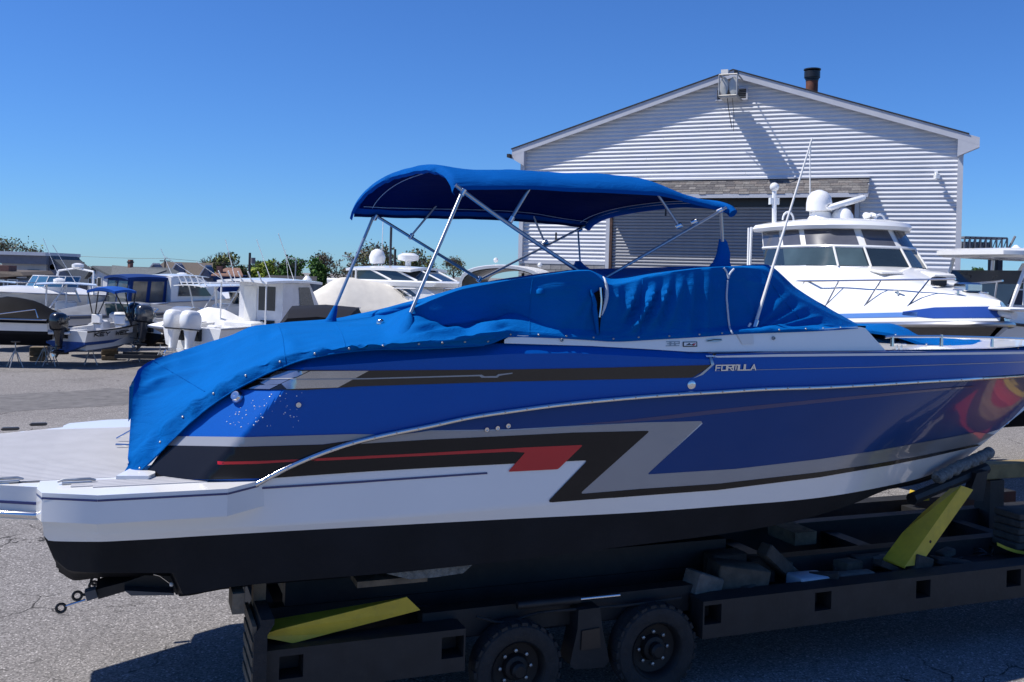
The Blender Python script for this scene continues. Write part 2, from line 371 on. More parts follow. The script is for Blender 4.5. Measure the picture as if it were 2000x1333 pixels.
# roof planes, fascia, eave returns
b = MB()
for (xa, xb) in ((-0.33, xR), (xR, W + 0.14)):
    za, zb = (zE - 0.33 * (zR - zE) / xR if xa < 0 else zR), (zR if xb == xR else zE - 0.14 * (zR - zE) / (W - xR))
    b.hexa([V3(xa, -ov - 0.03, za + 0.06), V3(xb, -ov - 0.03, zb + 0.06), V3(xb, DEP, zb + 0.06), V3(xa, DEP, za + 0.06), V3(xa, -ov - 0.03, za + 0.095), V3(xb, -ov - 0.03, zb + 0.095), V3(xb, DEP, zb + 0.095), V3(xa, DEP, za + 0.095)])
b.build('roof', M['roof'], bld)
for (xa, xb) in ((-0.30, xR), (xR, W + 0.42)):
    za, zb = (zE - 0.30 * (zR - zE) / xR if xa < 0 else zR), (zR if xb == xR else zE - 0.42 * (zR - zE) / (W - xR))
    m = MB(); m.hexa([V3(xa, -ov, za - 0.17), V3(xb, -ov, zb - 0.17), V3(xb, -ov + 0.05, zb - 0.17), V3(xa, -ov + 0.05, za - 0.17), V3(xa, -ov, za + 0.055), V3(xb, -ov, zb + 0.055), V3(xb, -ov + 0.05, zb + 0.055), V3(xa, -ov + 0.05, za + 0.055)])
    m.build('rake_board', M['fascia'], bld)
    m = MB(); m.hexa([V3(xa, -ov + 0.05, za - 0.10), V3(xb, -ov + 0.05, zb - 0.10), V3(xb, 0.1, zb - 0.10), V3(xa, 0.1, za - 0.10), V3(xa, -ov + 0.05, za - 0.06), V3(xb, -ov + 0.05, zb - 0.06), V3(xb, 0.1, zb - 0.06), V3(xa, 0.1, za - 0.06)])
    m.build('soffit', M['fascia'], bld)
for x0, x1 in ((-0.30, 0.16), (W - 0.16, W + 0.42)):
    m = MB(); lo = zE - 0.62
    if x0 < 0: pf = [(x0, zE - 0.36), (x1, zE - 0.62), (x1, zE + 0.02), (x0, zE - 0.22)]
    else: pf = [(x0, zE - 0.62), (x1, zE - 0.36), (x1, zE - 0.22), (x0, zE + 0.02)]
    m.prism([V3(p[0], -ov + 0.002, p[1]) for p in pf], V3(0, ov + 0.1, 0)); m.build('eave_return', M['fascia'], bld)
# gutter ends
for x in (-0.38,):
    m = MB(); m.box((x, DEP / 2 - 0.3, zE - 0.27), (0.11, DEP, 0.12)); m.build('gutter', M['roof'], bld)
# pent roof over the door with single shingles
px0 = fx(1150, 378)[0]; px1, pzt = fx(1697, 357); _, pzb = fx(1690, 386, 0.5)
po = 0.52; pzt = dz1 + 0.62; pzb = dz1 + 0.10
pa, pb2 = dx0 - 0.35, dx1 + 0.42
m = MB(); m.prism([V3(pa, 0.09, pzt), V3(pa, -po, pzb), V3(pa, -po, pzb - 0.05), V3(pa, 0.09, pzb - 0.05)], V3(pb2 - pa, 0, 0)); pr = m.build('pent_roof', M['fascia'], bld)
rows = 6
for r in range(rows):
    x = pa - random.uniform(0, .2)
    while x < pb2:
        l0, l1 = max(x, pa), min(x + random.choice((0.22, 0.27, 0.33)), pb2)
        if l1 - l0 > 0.05:
            t0, t1 = r / rows - 0.02, (r + 1) / rows + 0.06
            m = MB()
            def pp(xx, t, h): return V3(xx, lerp(-po - 0.02, 0.07, t) - h * 0.7, lerp(pzb, pzt, t) + h * 0.7)
            j = random.uniform(-0.015, 0.015)
            m.hexa([pp(l0 + .004, t0 + j, .004), pp(l1 - .004, t0 + j, .004), pp(l1 - .004, t1, .004), pp(l0 + .004, t1, .004), pp(l0 + .004, t0 + j, .024), pp(l1 - .004, t0 + j, .024), pp(l1 - .004, t1, .010), pp(l0 + .004, t1, .010)])
            m.build('shingle', random.choice(M['shingle']), pr)
        x = l1 if l1 > l0 else x + .3
m = MB(); m.box(((pa + pb2) / 2, -po - 0.02, pzb - 0.06), (pb2 - pa, 0.04, 0.13)); m.build('pent_fascia', M['fascia'], bld)
m = MB(); m.box(((pa + pb2) / 2, 0.03, pzt + 0.02), (pb2 - pa, 0.13, 0.05)); m.build('pent_flashing', M['fascia'], bld)
# roller door: frame, slats
m = MB(); m.box(((dx0 + dx1) / 2, 0.1, dz1 / 2), (dx1 - dx0, 0.06, dz1)); dr = m.build('roller_door', M['darkvoid'], bld)
sh = 0.105; zz = dz1 - 0.3; first = None
while zz > max(0.05, zS - 2.6):
    if first is None:
        m = MB(); L = dx1 - dx0 - 0.16
        prof = [(0.0, -sh / 2), (-0.014, -sh / 2 + 0.012), (-0.026, -0.01), (-0.026, 0.015), (-0.012, sh / 2 - 0.01), (0.0, sh / 2 - 0.006)]
        A = [V3(-L / 2, p[0], p[1]) for p in prof]; B = [V3(L / 2, p[0], p[1]) for p in prof]; n_ = len(prof)
        m.add(A + B, [(i, i + 1, n_ + i + 1, n_ + i) for i in range(n_ - 1)])
        first = m.build('door_slat', M['slat'], dr); first.location = ((dx0 + dx1) / 2, 0.065, zz)
    else: shared('door_slat', first, dr, ((dx0 + dx1) / 2, 0.065, zz))
    zz -= sh
for x, s_ in ((dx0 + 0.035, 1), (dx1 - 0.035, -1)):
    m = MB(); m.box((x, 0.035, dz1 / 2), (0.09, 0.12, dz1 - 0.01)); m.build('door_track', M['brown'], bld)
    m = MB(); m.box((x - s_ * 0.115, 0.05, dz1 / 2 + 0.0), (0.13, 0.13, dz1 + 0.1)); m.build('door_casing', M['fascia'], bld)
m = MB(); m.box(((dx0 + dx1) / 2, 0.03, dz1 - 0.10), (dx1 - dx0 - 0.2, 0.10, 0.3)); m.build('door_hood', M['black'], bld)
# twin floodlight cage at the apex, louvred vent behind it
vx, vz = fx(1432, 184); M['cage'] = mat('weathered_grey_metal', (0.40, 0.39, 0.37), 0.5, 0.4, var=0.15, dirt=0.3)
vt = MB(); ww, hh = 0.98, 0.36
vt.box((vx - .05, 0.04, vz + hh / 2), (ww, 0.10, 0.05)); vt.box((vx - .05, 0.04, vz - hh / 2), (ww, 0.10, 0.05))
for x in (-ww / 2, ww / 2): vt.box((vx - .05 + x, 0.04, vz), (0.05, 0.12, hh + 0.05))
vo_ = vt.build('gable_vent', M['fascia'], bld)
for k in range(5):
    m = MB(); m.box((vx - .05, 0.045, vz - hh / 2 + 0.06 + k * 0.06), (ww - 0.06, 0.05, 0.012), rx=0.6); m.build('louvre', M['roof'], vo_)
fl = thing('floodlight', 'grey twin floodlight cage on a bracket under the workshop gable peak', 'floodlight', F0 + FT * (vx + .02) + FN * 0.05 + V3(0, 0, vz + 0.10), -FA)
m = MB(); wB, hB, dB = 0.56, 0.66, 0.95
for x in (-wB / 2, wB / 2):
    for zq in (-hB / 2, hB / 2): m.tube([V3(x, 0, zq), V3(x, -dB, zq)], 0.025, 6)
    m.tube([V3(x, -dB, -hB / 2), V3(x, -dB, hB / 2)], 0.025, 6)
for zq in (-hB / 2, hB / 2): m.tube([V3(-wB / 2, -dB, zq), V3(wB / 2, -dB, zq)], 0.025, 6)
m.box((0, -dB / 2, -hB / 2 - 0.02), (wB, dB, 0.05)); m.build('cage', M['cage'], fl)
for x in (-0.15, 0.15):
    m = MB(); m.lathe([(0.05, 0.10), (0.09, 0.2), (0.11, 0.42), (0.14, 0.62), (0.145, 0.66)], (x, -0.15, -0.02), (0, -1, 0), 16, sq=(1, 2.1)); hd = m.build('lamp_head', M['cage'], fl, 40)
    m = MB(); m.lathe([(0.125, 0), (0.0, 0.02)], (x, -0.815, -0.02), (0, -1, 0), 16, sq=(1, 2.1)); m.build('lens', mat('frosted_lens', (.45, .45, .43), .3, coat=.5), hd)
m = MB(); m.box((-0.12, -dB + .1, hB / 2 + 0.08), (0.22, 0.2, 0.16)); m.build('ballast_box', M['gel2'], fl)
m = MB(); m.box((0.24, -dB + .1, hB / 2 + 0.06), (0.12, 0.2, 0.1)); m.build('junction_box', M['black'], fl)
m = MB(); m.tube([V3(-0.05, -dB + .2, -hB / 2), V3(-0.03, -dB + .35, -hB / 2 - .35), V3(0.0, -0.12, -hB / 2 - 0.9)], 0.012, 5); m.tube([V3(0.1, -dB + .2, -hB / 2), V3(0.09, -0.3, -hB / 2 - .5), V3(0.05, -0.1, -hB / 2 - 1.0)], 0.008, 5); m.build('cable', M['black'], fl)
# flue pipe
yb = 0.9
for k in range(200):               # find the spot behind the gable that stands in the right column
    fxp = 4.0 + k * .05; base = F0 + FT * fxp - FN * yb; d_ = base - CAM
    if 1000 + FPX * (d_ + V3(0, 0, roofz(fxp) + .5)).dot(RV) / d_.y > 1583: break
bz = roofz(fxp) + .05; ptop = P(1583, 134, base.y).z - bz
fp = thing('flue_pipe', 'rusty brown flue pipe with black cap rising behind the workshop gable', 'flue pipe', V3(base.x, base.y, bz), 0)
M['rust'] = mat('rusted_pipe', (0.13, 0.045, 0.025), 0.75, var=0.5, scale=5, dirt=0.4)
kz = ptop / 1.2; m = MB(); m.lathe([(0.19, -.3), (0.19, 0.75 * kz)], n=18); m.build('pipe', M['rust'], fp, 40)
m = MB(); m.lathe([(r_, z_ * kz) for r_, z_ in ((0.20, 0.66), (0.20, 0.72), (0.22, 0.74), (0.22, 0.8))], n=18); m.build('collar', M['black'], fp, 40)
m = MB(); m.lathe([(r_, z_ * kz) for r_, z_ in ((0.25, 0.80), (0.25, 1.06), (0.22, 1.10), (0.27, 1.12), (0.27, 1.17), (0.05, 1.20))], n=18); m.build('rain_cap', M['black'], fp, 40)
# small wall camera
cx, cz = fx(1828, 346)
sc_ = thing('security_camera', 'small white security camera on the workshop wall near the right corner', 'camera', F0 + FT * cx + FN * 0.0 + V3(0, 0, cz), -FA)
m = MB(); m.box((0, -0.0, 0.12), (0.1, 0.1, 0.1)); m.tube([V3(0, 0, .12), V3(0, -0.12, .1), V3(0, -0.15, .02)], 0.02, 6); m.build('bracket', M['gel'], sc_)
m = MB(); m.box((0.02, -0.19, -0.02), (0.11, 0.24, 0.11), rz=0.3); m.build('housing', M['gel'], sc_)
# ================================================================ HERO BOAT  (u along, v inboard from the starboard side, w up)
TH = math.radians(21.6)
BU, BV = V3(math.cos(TH), math.sin(TH), 0), V3(-math.sin(TH), math.cos(TH), 0)
S0 = V3(-3.45, 6.9, 0); VC = 1.5
def uvw(p): d = p - S0; return d.dot(BU), d.dot(BV), p.z
def X(u, v, w_): return S0 + BU * u + BV * v + V3(0, 0, w_)
plan = smooth_interp([(-1.5, .3), (0.0, 0.10), (0.7, 0.0), (2, -.12), (4, -.24), (6, -.27), (7.5, -.18), (8.7, .03), (9.8, .34), (10.8, .76), (11.7, 1.25), (12.1, 1.5), (13, 1.5)])
def at(px, py, v): return onplane(px, py, S0 + BV * v, BV)
def hit(px, py, vf):               # where the ray of a pixel meets the surface v = vf(u, w)
    v = 0.0
    for _ in range(60):
        p = at(px, py, v); u, _v, w_ = uvw(p); nv = vf(u, w_)
        if abs(nv - v) < 1e-5: break
        v = v + 0.6 * (nv - v)
    return at(px, py, v)
def mirror(p): u, v, w_ = uvw(p); return X(u, 2 * VC - v, w_)
class PC:                          # a pixel polyline, resampled
    def __init__(s, pts, smooth=True):
        s.p = pts; L = [0.0]
        for a, b in zip(pts, pts[1:]): L.append(L[-1] + math.hypot(b[0] - a[0], b[1] - a[1]))
        s.L = L
        s.fx = smooth_interp(list(zip(L, [q[0] for q in pts]))) if smooth else None
        s.fy = smooth_interp(list(zip(L, [q[1] for q in pts]))) if smooth else None
    def at(s, t):
        d = t * s.L[-1]
        if s.fx: return s.fx(d), s.fy(d)
        return interp(list(zip(s.L, [q[0] for q in s.p])), d), interp(list(zip(s.L, [q[1] for q in s.p])), d)
    def y(s, x): return interp(s.p, x)
bt = thing('powerboat', 'large blue and white powerboat with black and red zigzag graphics on a yard trailer', 'powerboat', S0 + BU * 5 + BV * VC, TH)
BT_INV = ROOTM[bt.name].inverted()
M['bluepaint'] = mat('metallic_blue_paint', (0.001, 0.090, 0.41), 0.34, 0.2, coat=0.22, spec=.15, var=0.03, scale=1.5, flake=0.25)
M['bluehull'] = mat('blue_hull_paint', (0.002, 0.047, 0.20), 0.30, 0.1, coat=0.36, spec=.12, var=0.03, scale=1.5)
M['whitehull'] = mat('white_hull_gelcoat', (0.84, 0.84, 0.83), 0.25, coat=0.7, var=0.02, scale=1.5)
M['greydecal'] = mat('silver_grey_graphic', (0.30, 0.31, 0.33), 0.28, 0.2, coat=0.8, var=0.03)
M['blackdecal'] = mat('black_graphic', (0.008, 0.008, 0.010), 0.25, coat=0.25, var=0.1, spec=.25)
M['reddecal'] = mat('red_graphic', (0.58, 0.012, 0.02), 0.3, coat=0.3, var=0.05)
M['navydecal'] = mat('navy_pinstripe_and_shade', (0.006, 0.02, 0.13), 0.3, coat=0.8, var=0.05)
M['deck'] = mat('grey_deck_planking', (0.42, 0.42, 0.44), 0.7, var=0.05, scale=4, dirt=0.05)
M['chrome_glass'] = mat('mirror_window', (0.45, 0.45, 0.46), 0.12, 0.85, var=0.15, scale=3)
M['windowband'] = mat('dark_window_band', (0.008, 0.008, 0.009), 0.08, coat=.5, var=0.1)
# --- key curves in the photograph (pixels, photograph coordinates)
RAIL = [(74, 986), (191, 991), (445, 974), (500, 946), (560, 914), (640, 881), (700, 862), (760, 848), (840, 832), (920, 815), (1000, 803), (1100, 790), (1200, 780), (1300, 772), (1400, 766), (1500, 760), (1600, 757), (1700, 752), (1800, 746), (1900, 740.5), (2000, 734), (2085, 728)]
KNEE = [(84, 1030), (191, 1044), (400, 1034), (700, 1017), (1000, 992), (1250, 966), (1437, 944), (1600, 920), (1725, 897), (1800, 884), (1870, 873), (1926, 862)]
WATER = [(85, 1046), (97, 1057), (191, 1058.5), (250, 1056), (400, 1047), (700, 1030), (1000, 1014), (1250, 1001), (1437, 987), (1550, 978), (1625, 969), (1730, 950), (1805, 932), (1850, 913), (1888, 893)]
CHINE = [(104, 1090), (140, 1116), (200, 1119), (340, 1120), (356, 1161), (450, 1147), (754, 1120), (922, 1104), (1250, 1064), (1400, 1045), (1550, 1019), (1662, 986), (1730, 958), (1805, 937), (1884, 898)]
def aftv(u, base): return base + (0.45 if u < 0.22 else 0) * 0
def corner(px, f):                 # chamfered stern corner in plan: extra inset aft of column 191
    return max(0.0, (191 - px) / 117.0) * 0.42
# below the rail
EX_K = smooth_interp([(0, .04), (3, .05), (6, .10), (8, .18), (9.5, .32), (10.8, .40), (11.6, .36), (12.5, .30)])
EX_W = smooth_interp([(0, .06), (3, .09), (6, .16), (8, .32), (9.3, .62), (10.3, .86), (11, .9), (12, .9)])
EX_C = smooth_interp([(0, .10), (3, .13), (6, .24), (8, .46), (9.3, .78), (10.3, .92), (11, .95), (12, .9)])
def capv(v): return min(v, VC)
def rail_pt(px, py): return hit(px, py, lambda u, w_: capv(plan(u) + corner(px, 0)))
def low_pt(px, py, ex): return hit(px, py, lambda u, w_: capv(plan(u) + ex(u) + corner(px, 0) * 0.9))
NU = 190
def resample_x(pts, n, x0, x1, sm=True):
    f = smooth_interp(pts) if sm else (lambda x: interp(pts, x))
    return [(x0 + (x1 - x0) * i / n, f(x0 + (x1 - x0) * i / n)) for i in range(n + 1)]
def bowwarp(n): return [(i / n) for i in range(n + 1)]
def samp(pts, breaks_smooth=True):
    f = smooth_interp(pts); x0, x1 = pts[0][0], pts[-1][0]
    ts = [i / NU for i in range(NU + 1)]
    return [(x0 + (x1 - x0) * t, f(x0 + (x1 - x0) * t)) for t in ts]
railC = [rail_pt(*q) for q in samp(RAIL)]
kneeC = [low_pt(q[0], q[1], EX_K) for q in samp(KNEE)]
watC = [low_pt(q[0], q[1], EX_W) for q in samp(WATER)]
chiC = [low_pt(q[0], q[1], EX_C) for q in samp(CHINE)]
# stem: let the last stretch of every curve run to the centre plane
def to_stem(C, pts, k0):
    out = []
    for i, (p, q) in enumerate(zip(C, samp(pts))):
        u, v, w_ = uvw(p); t = max(0.0, (i / NU - k0) / (1 - k0)); out.append(at(q[0], q[1], lerp(v, VC, t ** 1.6)))
    return out
railC = to_stem(railC, RAIL, .9); kneeC = to_stem(kneeC, KNEE, .84); watC = to_stem(watC, WATER, .86); chiC = to_stem(chiC, CHINE, .86)
def between(A, B, k, bulge=0.0):
    r = []
    for a, c in zip(A, B):
        p = a.lerp(c, k); r.append(p + BV * bulge)
    return r
r_top = [p + V3(0, 0, -0.012) for p in railC]
led = [p + BV * 0.022 + V3(0, 0, -0.012) for p in railC]
rows = [r_top, led] + [between(led, kneeC, k / 22) for k in range(1, 22)] + [kneeC] + [between(kneeC, watC, k / 6) for k in range(1, 6)] + [watC]
HV, HF = [], []                    # kept for projecting the graphics
def keep(rows):
    o = len(HV); n = len(rows[0])
    for r in rows: HV.extend(r)
    for i in range(len(rows) - 1):
        for j in range(n - 1):
            a, b_, c_, d_ = o + i * n + j, o + i * n + j + 1, o + (i + 1) * n + j + 1, o + (i + 1) * n + j; HF.append((a, b_, c_)); HF.append((a, c_, d_))
keep(rows)
hb = MB(); hb.gridt(rows); hb.gridt([[mirror(p) for p in r] for r in rows])
# transom
hb.add([r[0] for r in rows] + [mirror(r[0]) for r in rows], [(i, i + 1, len(rows) + i + 1, len(rows) + i) for i in range(len(rows) - 1)])
hull = hb.build('hull', M['whitehull'], bt, 32, world=True)
# bottom: side strip to the chine, then the vee to the keel
keelC = []
for i, p in enumerate(chiC):
    u, v, w_ = uvw(p); t = i / NU
    keelC.append(X(u, VC, lerp(w_ - 0.42, w_, max(0, (t - .72) / .28) ** 1.5)))
b = MB(); rowsb = [watC] + [between(watC, chiC, k) for k in (.33, .66)] + [chiC]
rowk = [chiC] + [between(chiC, keelC, k) for k in (.3, .34, .65, .69)] + [keelC]
for k, r in enumerate(rowk):       # spray strakes
    if k in (2, 4): rowk[k] = [p + V3(0, 0, -0.03) for p in r]
allr = rowsb + rowk[1:]
b.grid(allr); b.grid([[mirror(p) for p in r] for r in allr])
b.add([r[0] for r in allr] + [mirror(r[0]) for r in allr], [(i, i + 1, len(allr) + i + 1, len(allr) + i) for i in range(len(allr) - 1)])
b.build('hull_bottom', M['antifoul'], bt, 30, world=True)
# --- above the rail
CREASE_A, CREASE_B = hit(553, 764, lambda u, w_: plan(u) + .02), hit(399, 938, lambda u, w_: plan(u) + .02)
ua, _, wa = uvw(CREASE_A); ub, _, wb = uvw(CREASE_B)
def ucrease(w_): return ub + (ua - ub) * (w_ - wb) / (wa - wb)
RW = smooth_interp([(uvw(p)[0], uvw(p)[2]) for p in railC[::6]])
def vup(u, w_, extra=0.0): return capv(plan(u) + 0.012 + 0.02 * (w_ - RW(u)) + 0.85 * max(0.0, ucrease(w_) - u) + extra)
LOWQ = [(276, 936), (330, 937.5), (400, 938), (460, 939), (512, 938)] + [q for q in [(x, interp(RAIL, x) - 3) for x in range(540, 2090, 30)]] + [(2085, 725)]
CRE = [(330, 860), (420, 790), (470, 760), (540, 722), (700, 711), (840, 701), (1000, 691.5), (1120, 690), (1260, 697), (1392, 703), (1398, 691.5), (1500, 690), (1700, 688), (2000, 684), (2088, 682)]
TOPE = [(338, 838), (420, 772), (470, 744), (545, 709), (620, 692), (700, 683), (790, 677), (900, 673), (985, 671), (1150, 676), (1260, 682), (1392, 691)]
def sec(lo, hi, x0l, x1l, x0h, x1h, n, m, vf):
    out = []
    for j in range(m + 1):
        r = []
        for i in range(n + 1):
            t = i / n; xl = lerp(x0l, x1l, t); xh = lerp(x0h, x1h, t)
            a = (xl, interp(lo, xl)); c = (xh, interp(hi, xh)); k = j / m
            r.append(hit(lerp(a[0], c[0], k), lerp(a[1], c[1], k), vf))
        out.append(r)
    return out
NA = 120
U1 = sec(LOWQ, CRE, 276, 2085, 330, 2088, NA * 3, 16, vup)
keep(U1)
# rounded shoulder above the crease
WCR = smooth_interp([(uvw(hit(x, interp(CRE, x), vup))[0], uvw(hit(x, interp(CRE, x), vup))[2]) for x in (340, 420, 470, 540, 620, 700, 840, 1000, 1120, 1260, 1392)])
def vsh(u, w_): return vup(u, w_) + 0.75 * max(0.0, w_ - WCR(u))
U2 = sec(CRE, TOPE, 338, 1392, 340, 1392, NA, 4, vsh)
ub_ = MB(); ub_.gridt(U1); ub_.grid([[mirror(p) for p in r] for r in U1]); ub_.gridt(U2); ub_.grid([[mirror(p) for p in r] for r in U2])
ub_.build('topside', M['bluepaint'], bt, 28, world=True)
keep(U2)
# white cabin-side strip between gunwale and canvas, and the foredeck
HEMF = [(985, 664), (1000, 655), (1080, 657), (1165, 661), (1200, 664), (1280, 660), (1370, 655), (1433, 650), (1500, 647), (1560, 645), (1620, 642), (1676, 638), (1720, 648), (1800, 655), (1900, 662), (2000, 666)]
SHE = [(985, 671), (1150, 676), (1260, 682), (1392, 690.5), (1500, 688), (1700, 686), (1800, 685), (1900, 683.5), (2000, 682)]
WSH = smooth_interp([(uvw(hit(x, interp(SHE, x), lambda u, w_: vup(u, w_)))[0], uvw(hit(x, interp(SHE, x), lambda u, w_: vup(u, w_)))[2]) for x in range(985, 2000, 60)])
def vcab(u, w_): return capv(plan(u) + .055 + 0.10 * max(0, w_ - WSH(u)))
C1 = sec(SHE, HEMF, 985, 1730, 985, 1690, 74, 6, vcab)
cb = MB(); cb.grid(C1); cb.grid([[mirror(p) for p in r] for r in C1]); cb.build('cabin_side', M['whitehull'], bt, 30, world=True); keep(C1)
# deck: cambered sheet at sheer height across the boat
dk = []
for i in range(61):
    u = 3.0 + 9.0 * i / 60; v0 = min(plan(u) + .06, VC - .005)
    if u < 5.0: wz = 2.5 + .04 * u
    else: wz = WSH(u) + .006
    dk.append([X(u, lerp(v0, 2 * VC - v0, k / 12), wz + (0.02 * (1 - (k / 6 - 1) ** 2) if u > 8 else 0.0)) for k in range(13)])
b = MB(); b.grid(dk); b.build('foredeck', M['gel'], bt, 40, world=True)
# --- stern platform
WP = 2.17
def slab(poly, w0, w1): return [X(u, v, w0) for u, v in poly], w1 - w0
corner_poly = [(0.02, 0.48), (0.10, 0.30)]
pl = MB()
crn = [uvw(onplane(px, py, V3(0, 0, WP), V3(0, 0, 1)))[:2] for px, py in ((72, 955), (82, 963), (191, 968), (445, 955), (505, 940))]
outl = [(crn[0][0], crn[0][1] + .25)] + [(c_[0], c_[1]) for c_ in crn] + [(2.2, 0.3), (2.2, 2.7)] + [(c_[0], 2 * VC - c_[1]) for c_ in reversed(crn)] + [(crn[0][0], 2 * VC - crn[0][1] - .25)]
wb0 = uvw(railC[2])[2] + .01
pl.prism([X(u, v, WP) for u, v in outl], V3(0, 0, wb0 - WP)); pl.build('stern_quarter_deck', M['gel'], bt, 30, world=True)
pls = MB(); po2 = [(-.8, 0.56), (0.08, 0.10), (1.0, 0.12), (1.0, 2.88), (0.08, 2.90), (-.8, 2.44)]
WP2 = WP - 0.005
pls.prism([X(u, v, WP2) for u, v in po2], V3(0, 0, -0.24)); swim = pls.build('swim_platform', M['gel'], bt, 30, world=True)
# planking on the platform: single planks with dark grooves between
pw = 0.052; v = 0.30; prot = None; nplank = 0
while v < 2.74:
    x0 = max(-0.74, 0.06 - (min(v, 3 - v) - .2) * 1.9)
    m = MB(); m.hexa([X(x0, v, WP2 + .001), X(1.15, v, WP2 + .001), X(1.15, v + pw - .008, WP2 + .001), X(x0, v + pw - .008, WP2 + .001), X(x0, v, WP2 + .009), X(1.15, v, WP2 + .009), X(1.15, v + pw - .008, WP2 + .009), X(x0, v + pw - .008, WP2 + .009)])
    m.build('plank', M['deck'], swim, world=True); v += pw
m = MB(); m.prism([X(u, v, WP2 + .0005) for u, v in ((-.75, .64), (-.02, .27), (1.18, .27), (1.18, 2.73), (-.02, 2.73), (-.75, 2.36))], V3(0, 0, .003)); m.build('deck_caulking', mat('dark_caulking', (0.10, 0.10, 0.105), .8), swim, world=True)
# planks on the starboard quarter
v = 0.02
for k in range(5):
    v = -0.045 + k * .052; m = MB(); x0, x1 = (0.30 if k else .45), 1.25
    m.hexa([X(x0, v, WP + .001), X(x1, v, WP + .001), X(x1, v + .044, WP + .001), X(x0, v + .044, WP + .001), X(x0, v, WP + .008), X(x1, v, WP + .008), X(x1, v + .044, WP + .008), X(x0, v + .044, WP + .008)]); m.build('plank', M['deck'], swim, world=True)
# pop-up cleats
for (px, py) in ((150, 940), (8, 938)):
    c0 = onplane(px, py, V3(0, 0, WP + .02), V3(0, 0, 1)); m = MB()
    m.tube([c0 + BU * -.13 + V3(0, 0, .0), c0 + BU * -.09 + V3(0, 0, .012), c0 + BU * .09 + V3(0, 0, .012), c0 + BU * .13], [.008, .012, .012, .008], 8); m.box(c0 + V3(0, 0, -.012), (.2, .05, .008), rz=TH); m.build('cleat', M['galv'], bt, 40, world=True)
for (px, py) in ((20, 838), (75, 829)):
    c0 = onplane(px, py, V3(0, 0, WP + .02), V3(0, 0, 1)); m = MB(); m.box(c0, (.16, .05, .03), rz=TH, bev=.01); m.build('platform_fitting', M['black'], bt, world=True)
# lounge frame legs just aft of the transom
for (a, c_) in (((262, 838), (228, 857)), ((260, 870), (226, 869))):
    m = MB(); p = onplane(*c_, V3(0, 0, WP + .03), V3(0, 0, 1)); q_ = P(a[0], a[1], p.y + .02); m.tube([p, q_], .012, 6); m.build('ladder_rail', M['steel'], bt, world=True)
# transom seat base, white, just visible below the canvas
m = MB(); pa_ = [onplane(px, py, V3(0, 0, WP + .002), V3(0, 0, 1)) for px, py in ((232, 938), (276, 939))]
u0, v0, _ = uvw(pa_[0]); u1, v1, _ = uvw(pa_[1])
m.prism([X(u0 - .02, v0, WP), X(u1 + .05, v1 - .0, WP), X(u1 + .1, v1 + .1, WP), X(u1 + .1, .8, WP), X(u0 + .1, .5, WP)], V3(0, 0, .035)); m.build('transom_seat', M['gel'], bt, 30, world=True)
# --- rub rail: stainless half-round along the hull and along the stern quarter
b = MB(); b.tube([p + BV * -.012 + V3(0, 0, .0) for p in railC], .021, 10); b.build('rub_rail', M['steel'], bt, 50, world=True)
b = MB(); b.tube([mirror(p) for p in railC], .021, 8); b.build('rub_rail', M['steel'], bt, 50, world=True)
b = MB(); b.tube([X(u, v, WP2 - .20) for u, v in [(-.81, 2.4), (-.81, .54), (0.06, .085), (.08, .085)]], .025, 8); b.build('platform_rail', M['steel'], bt, 50, world=True)
for i in range(26, 188, 4):        # screw heads along the rail
    m = MB(); p = railC[i]; m.lathe([(.0075, 0), (.0075, .004)], p + BV * -.034 + V3(0, 0, .004), -BV, 6); m.build('rail_screw', M['galv'], bt, world=True)
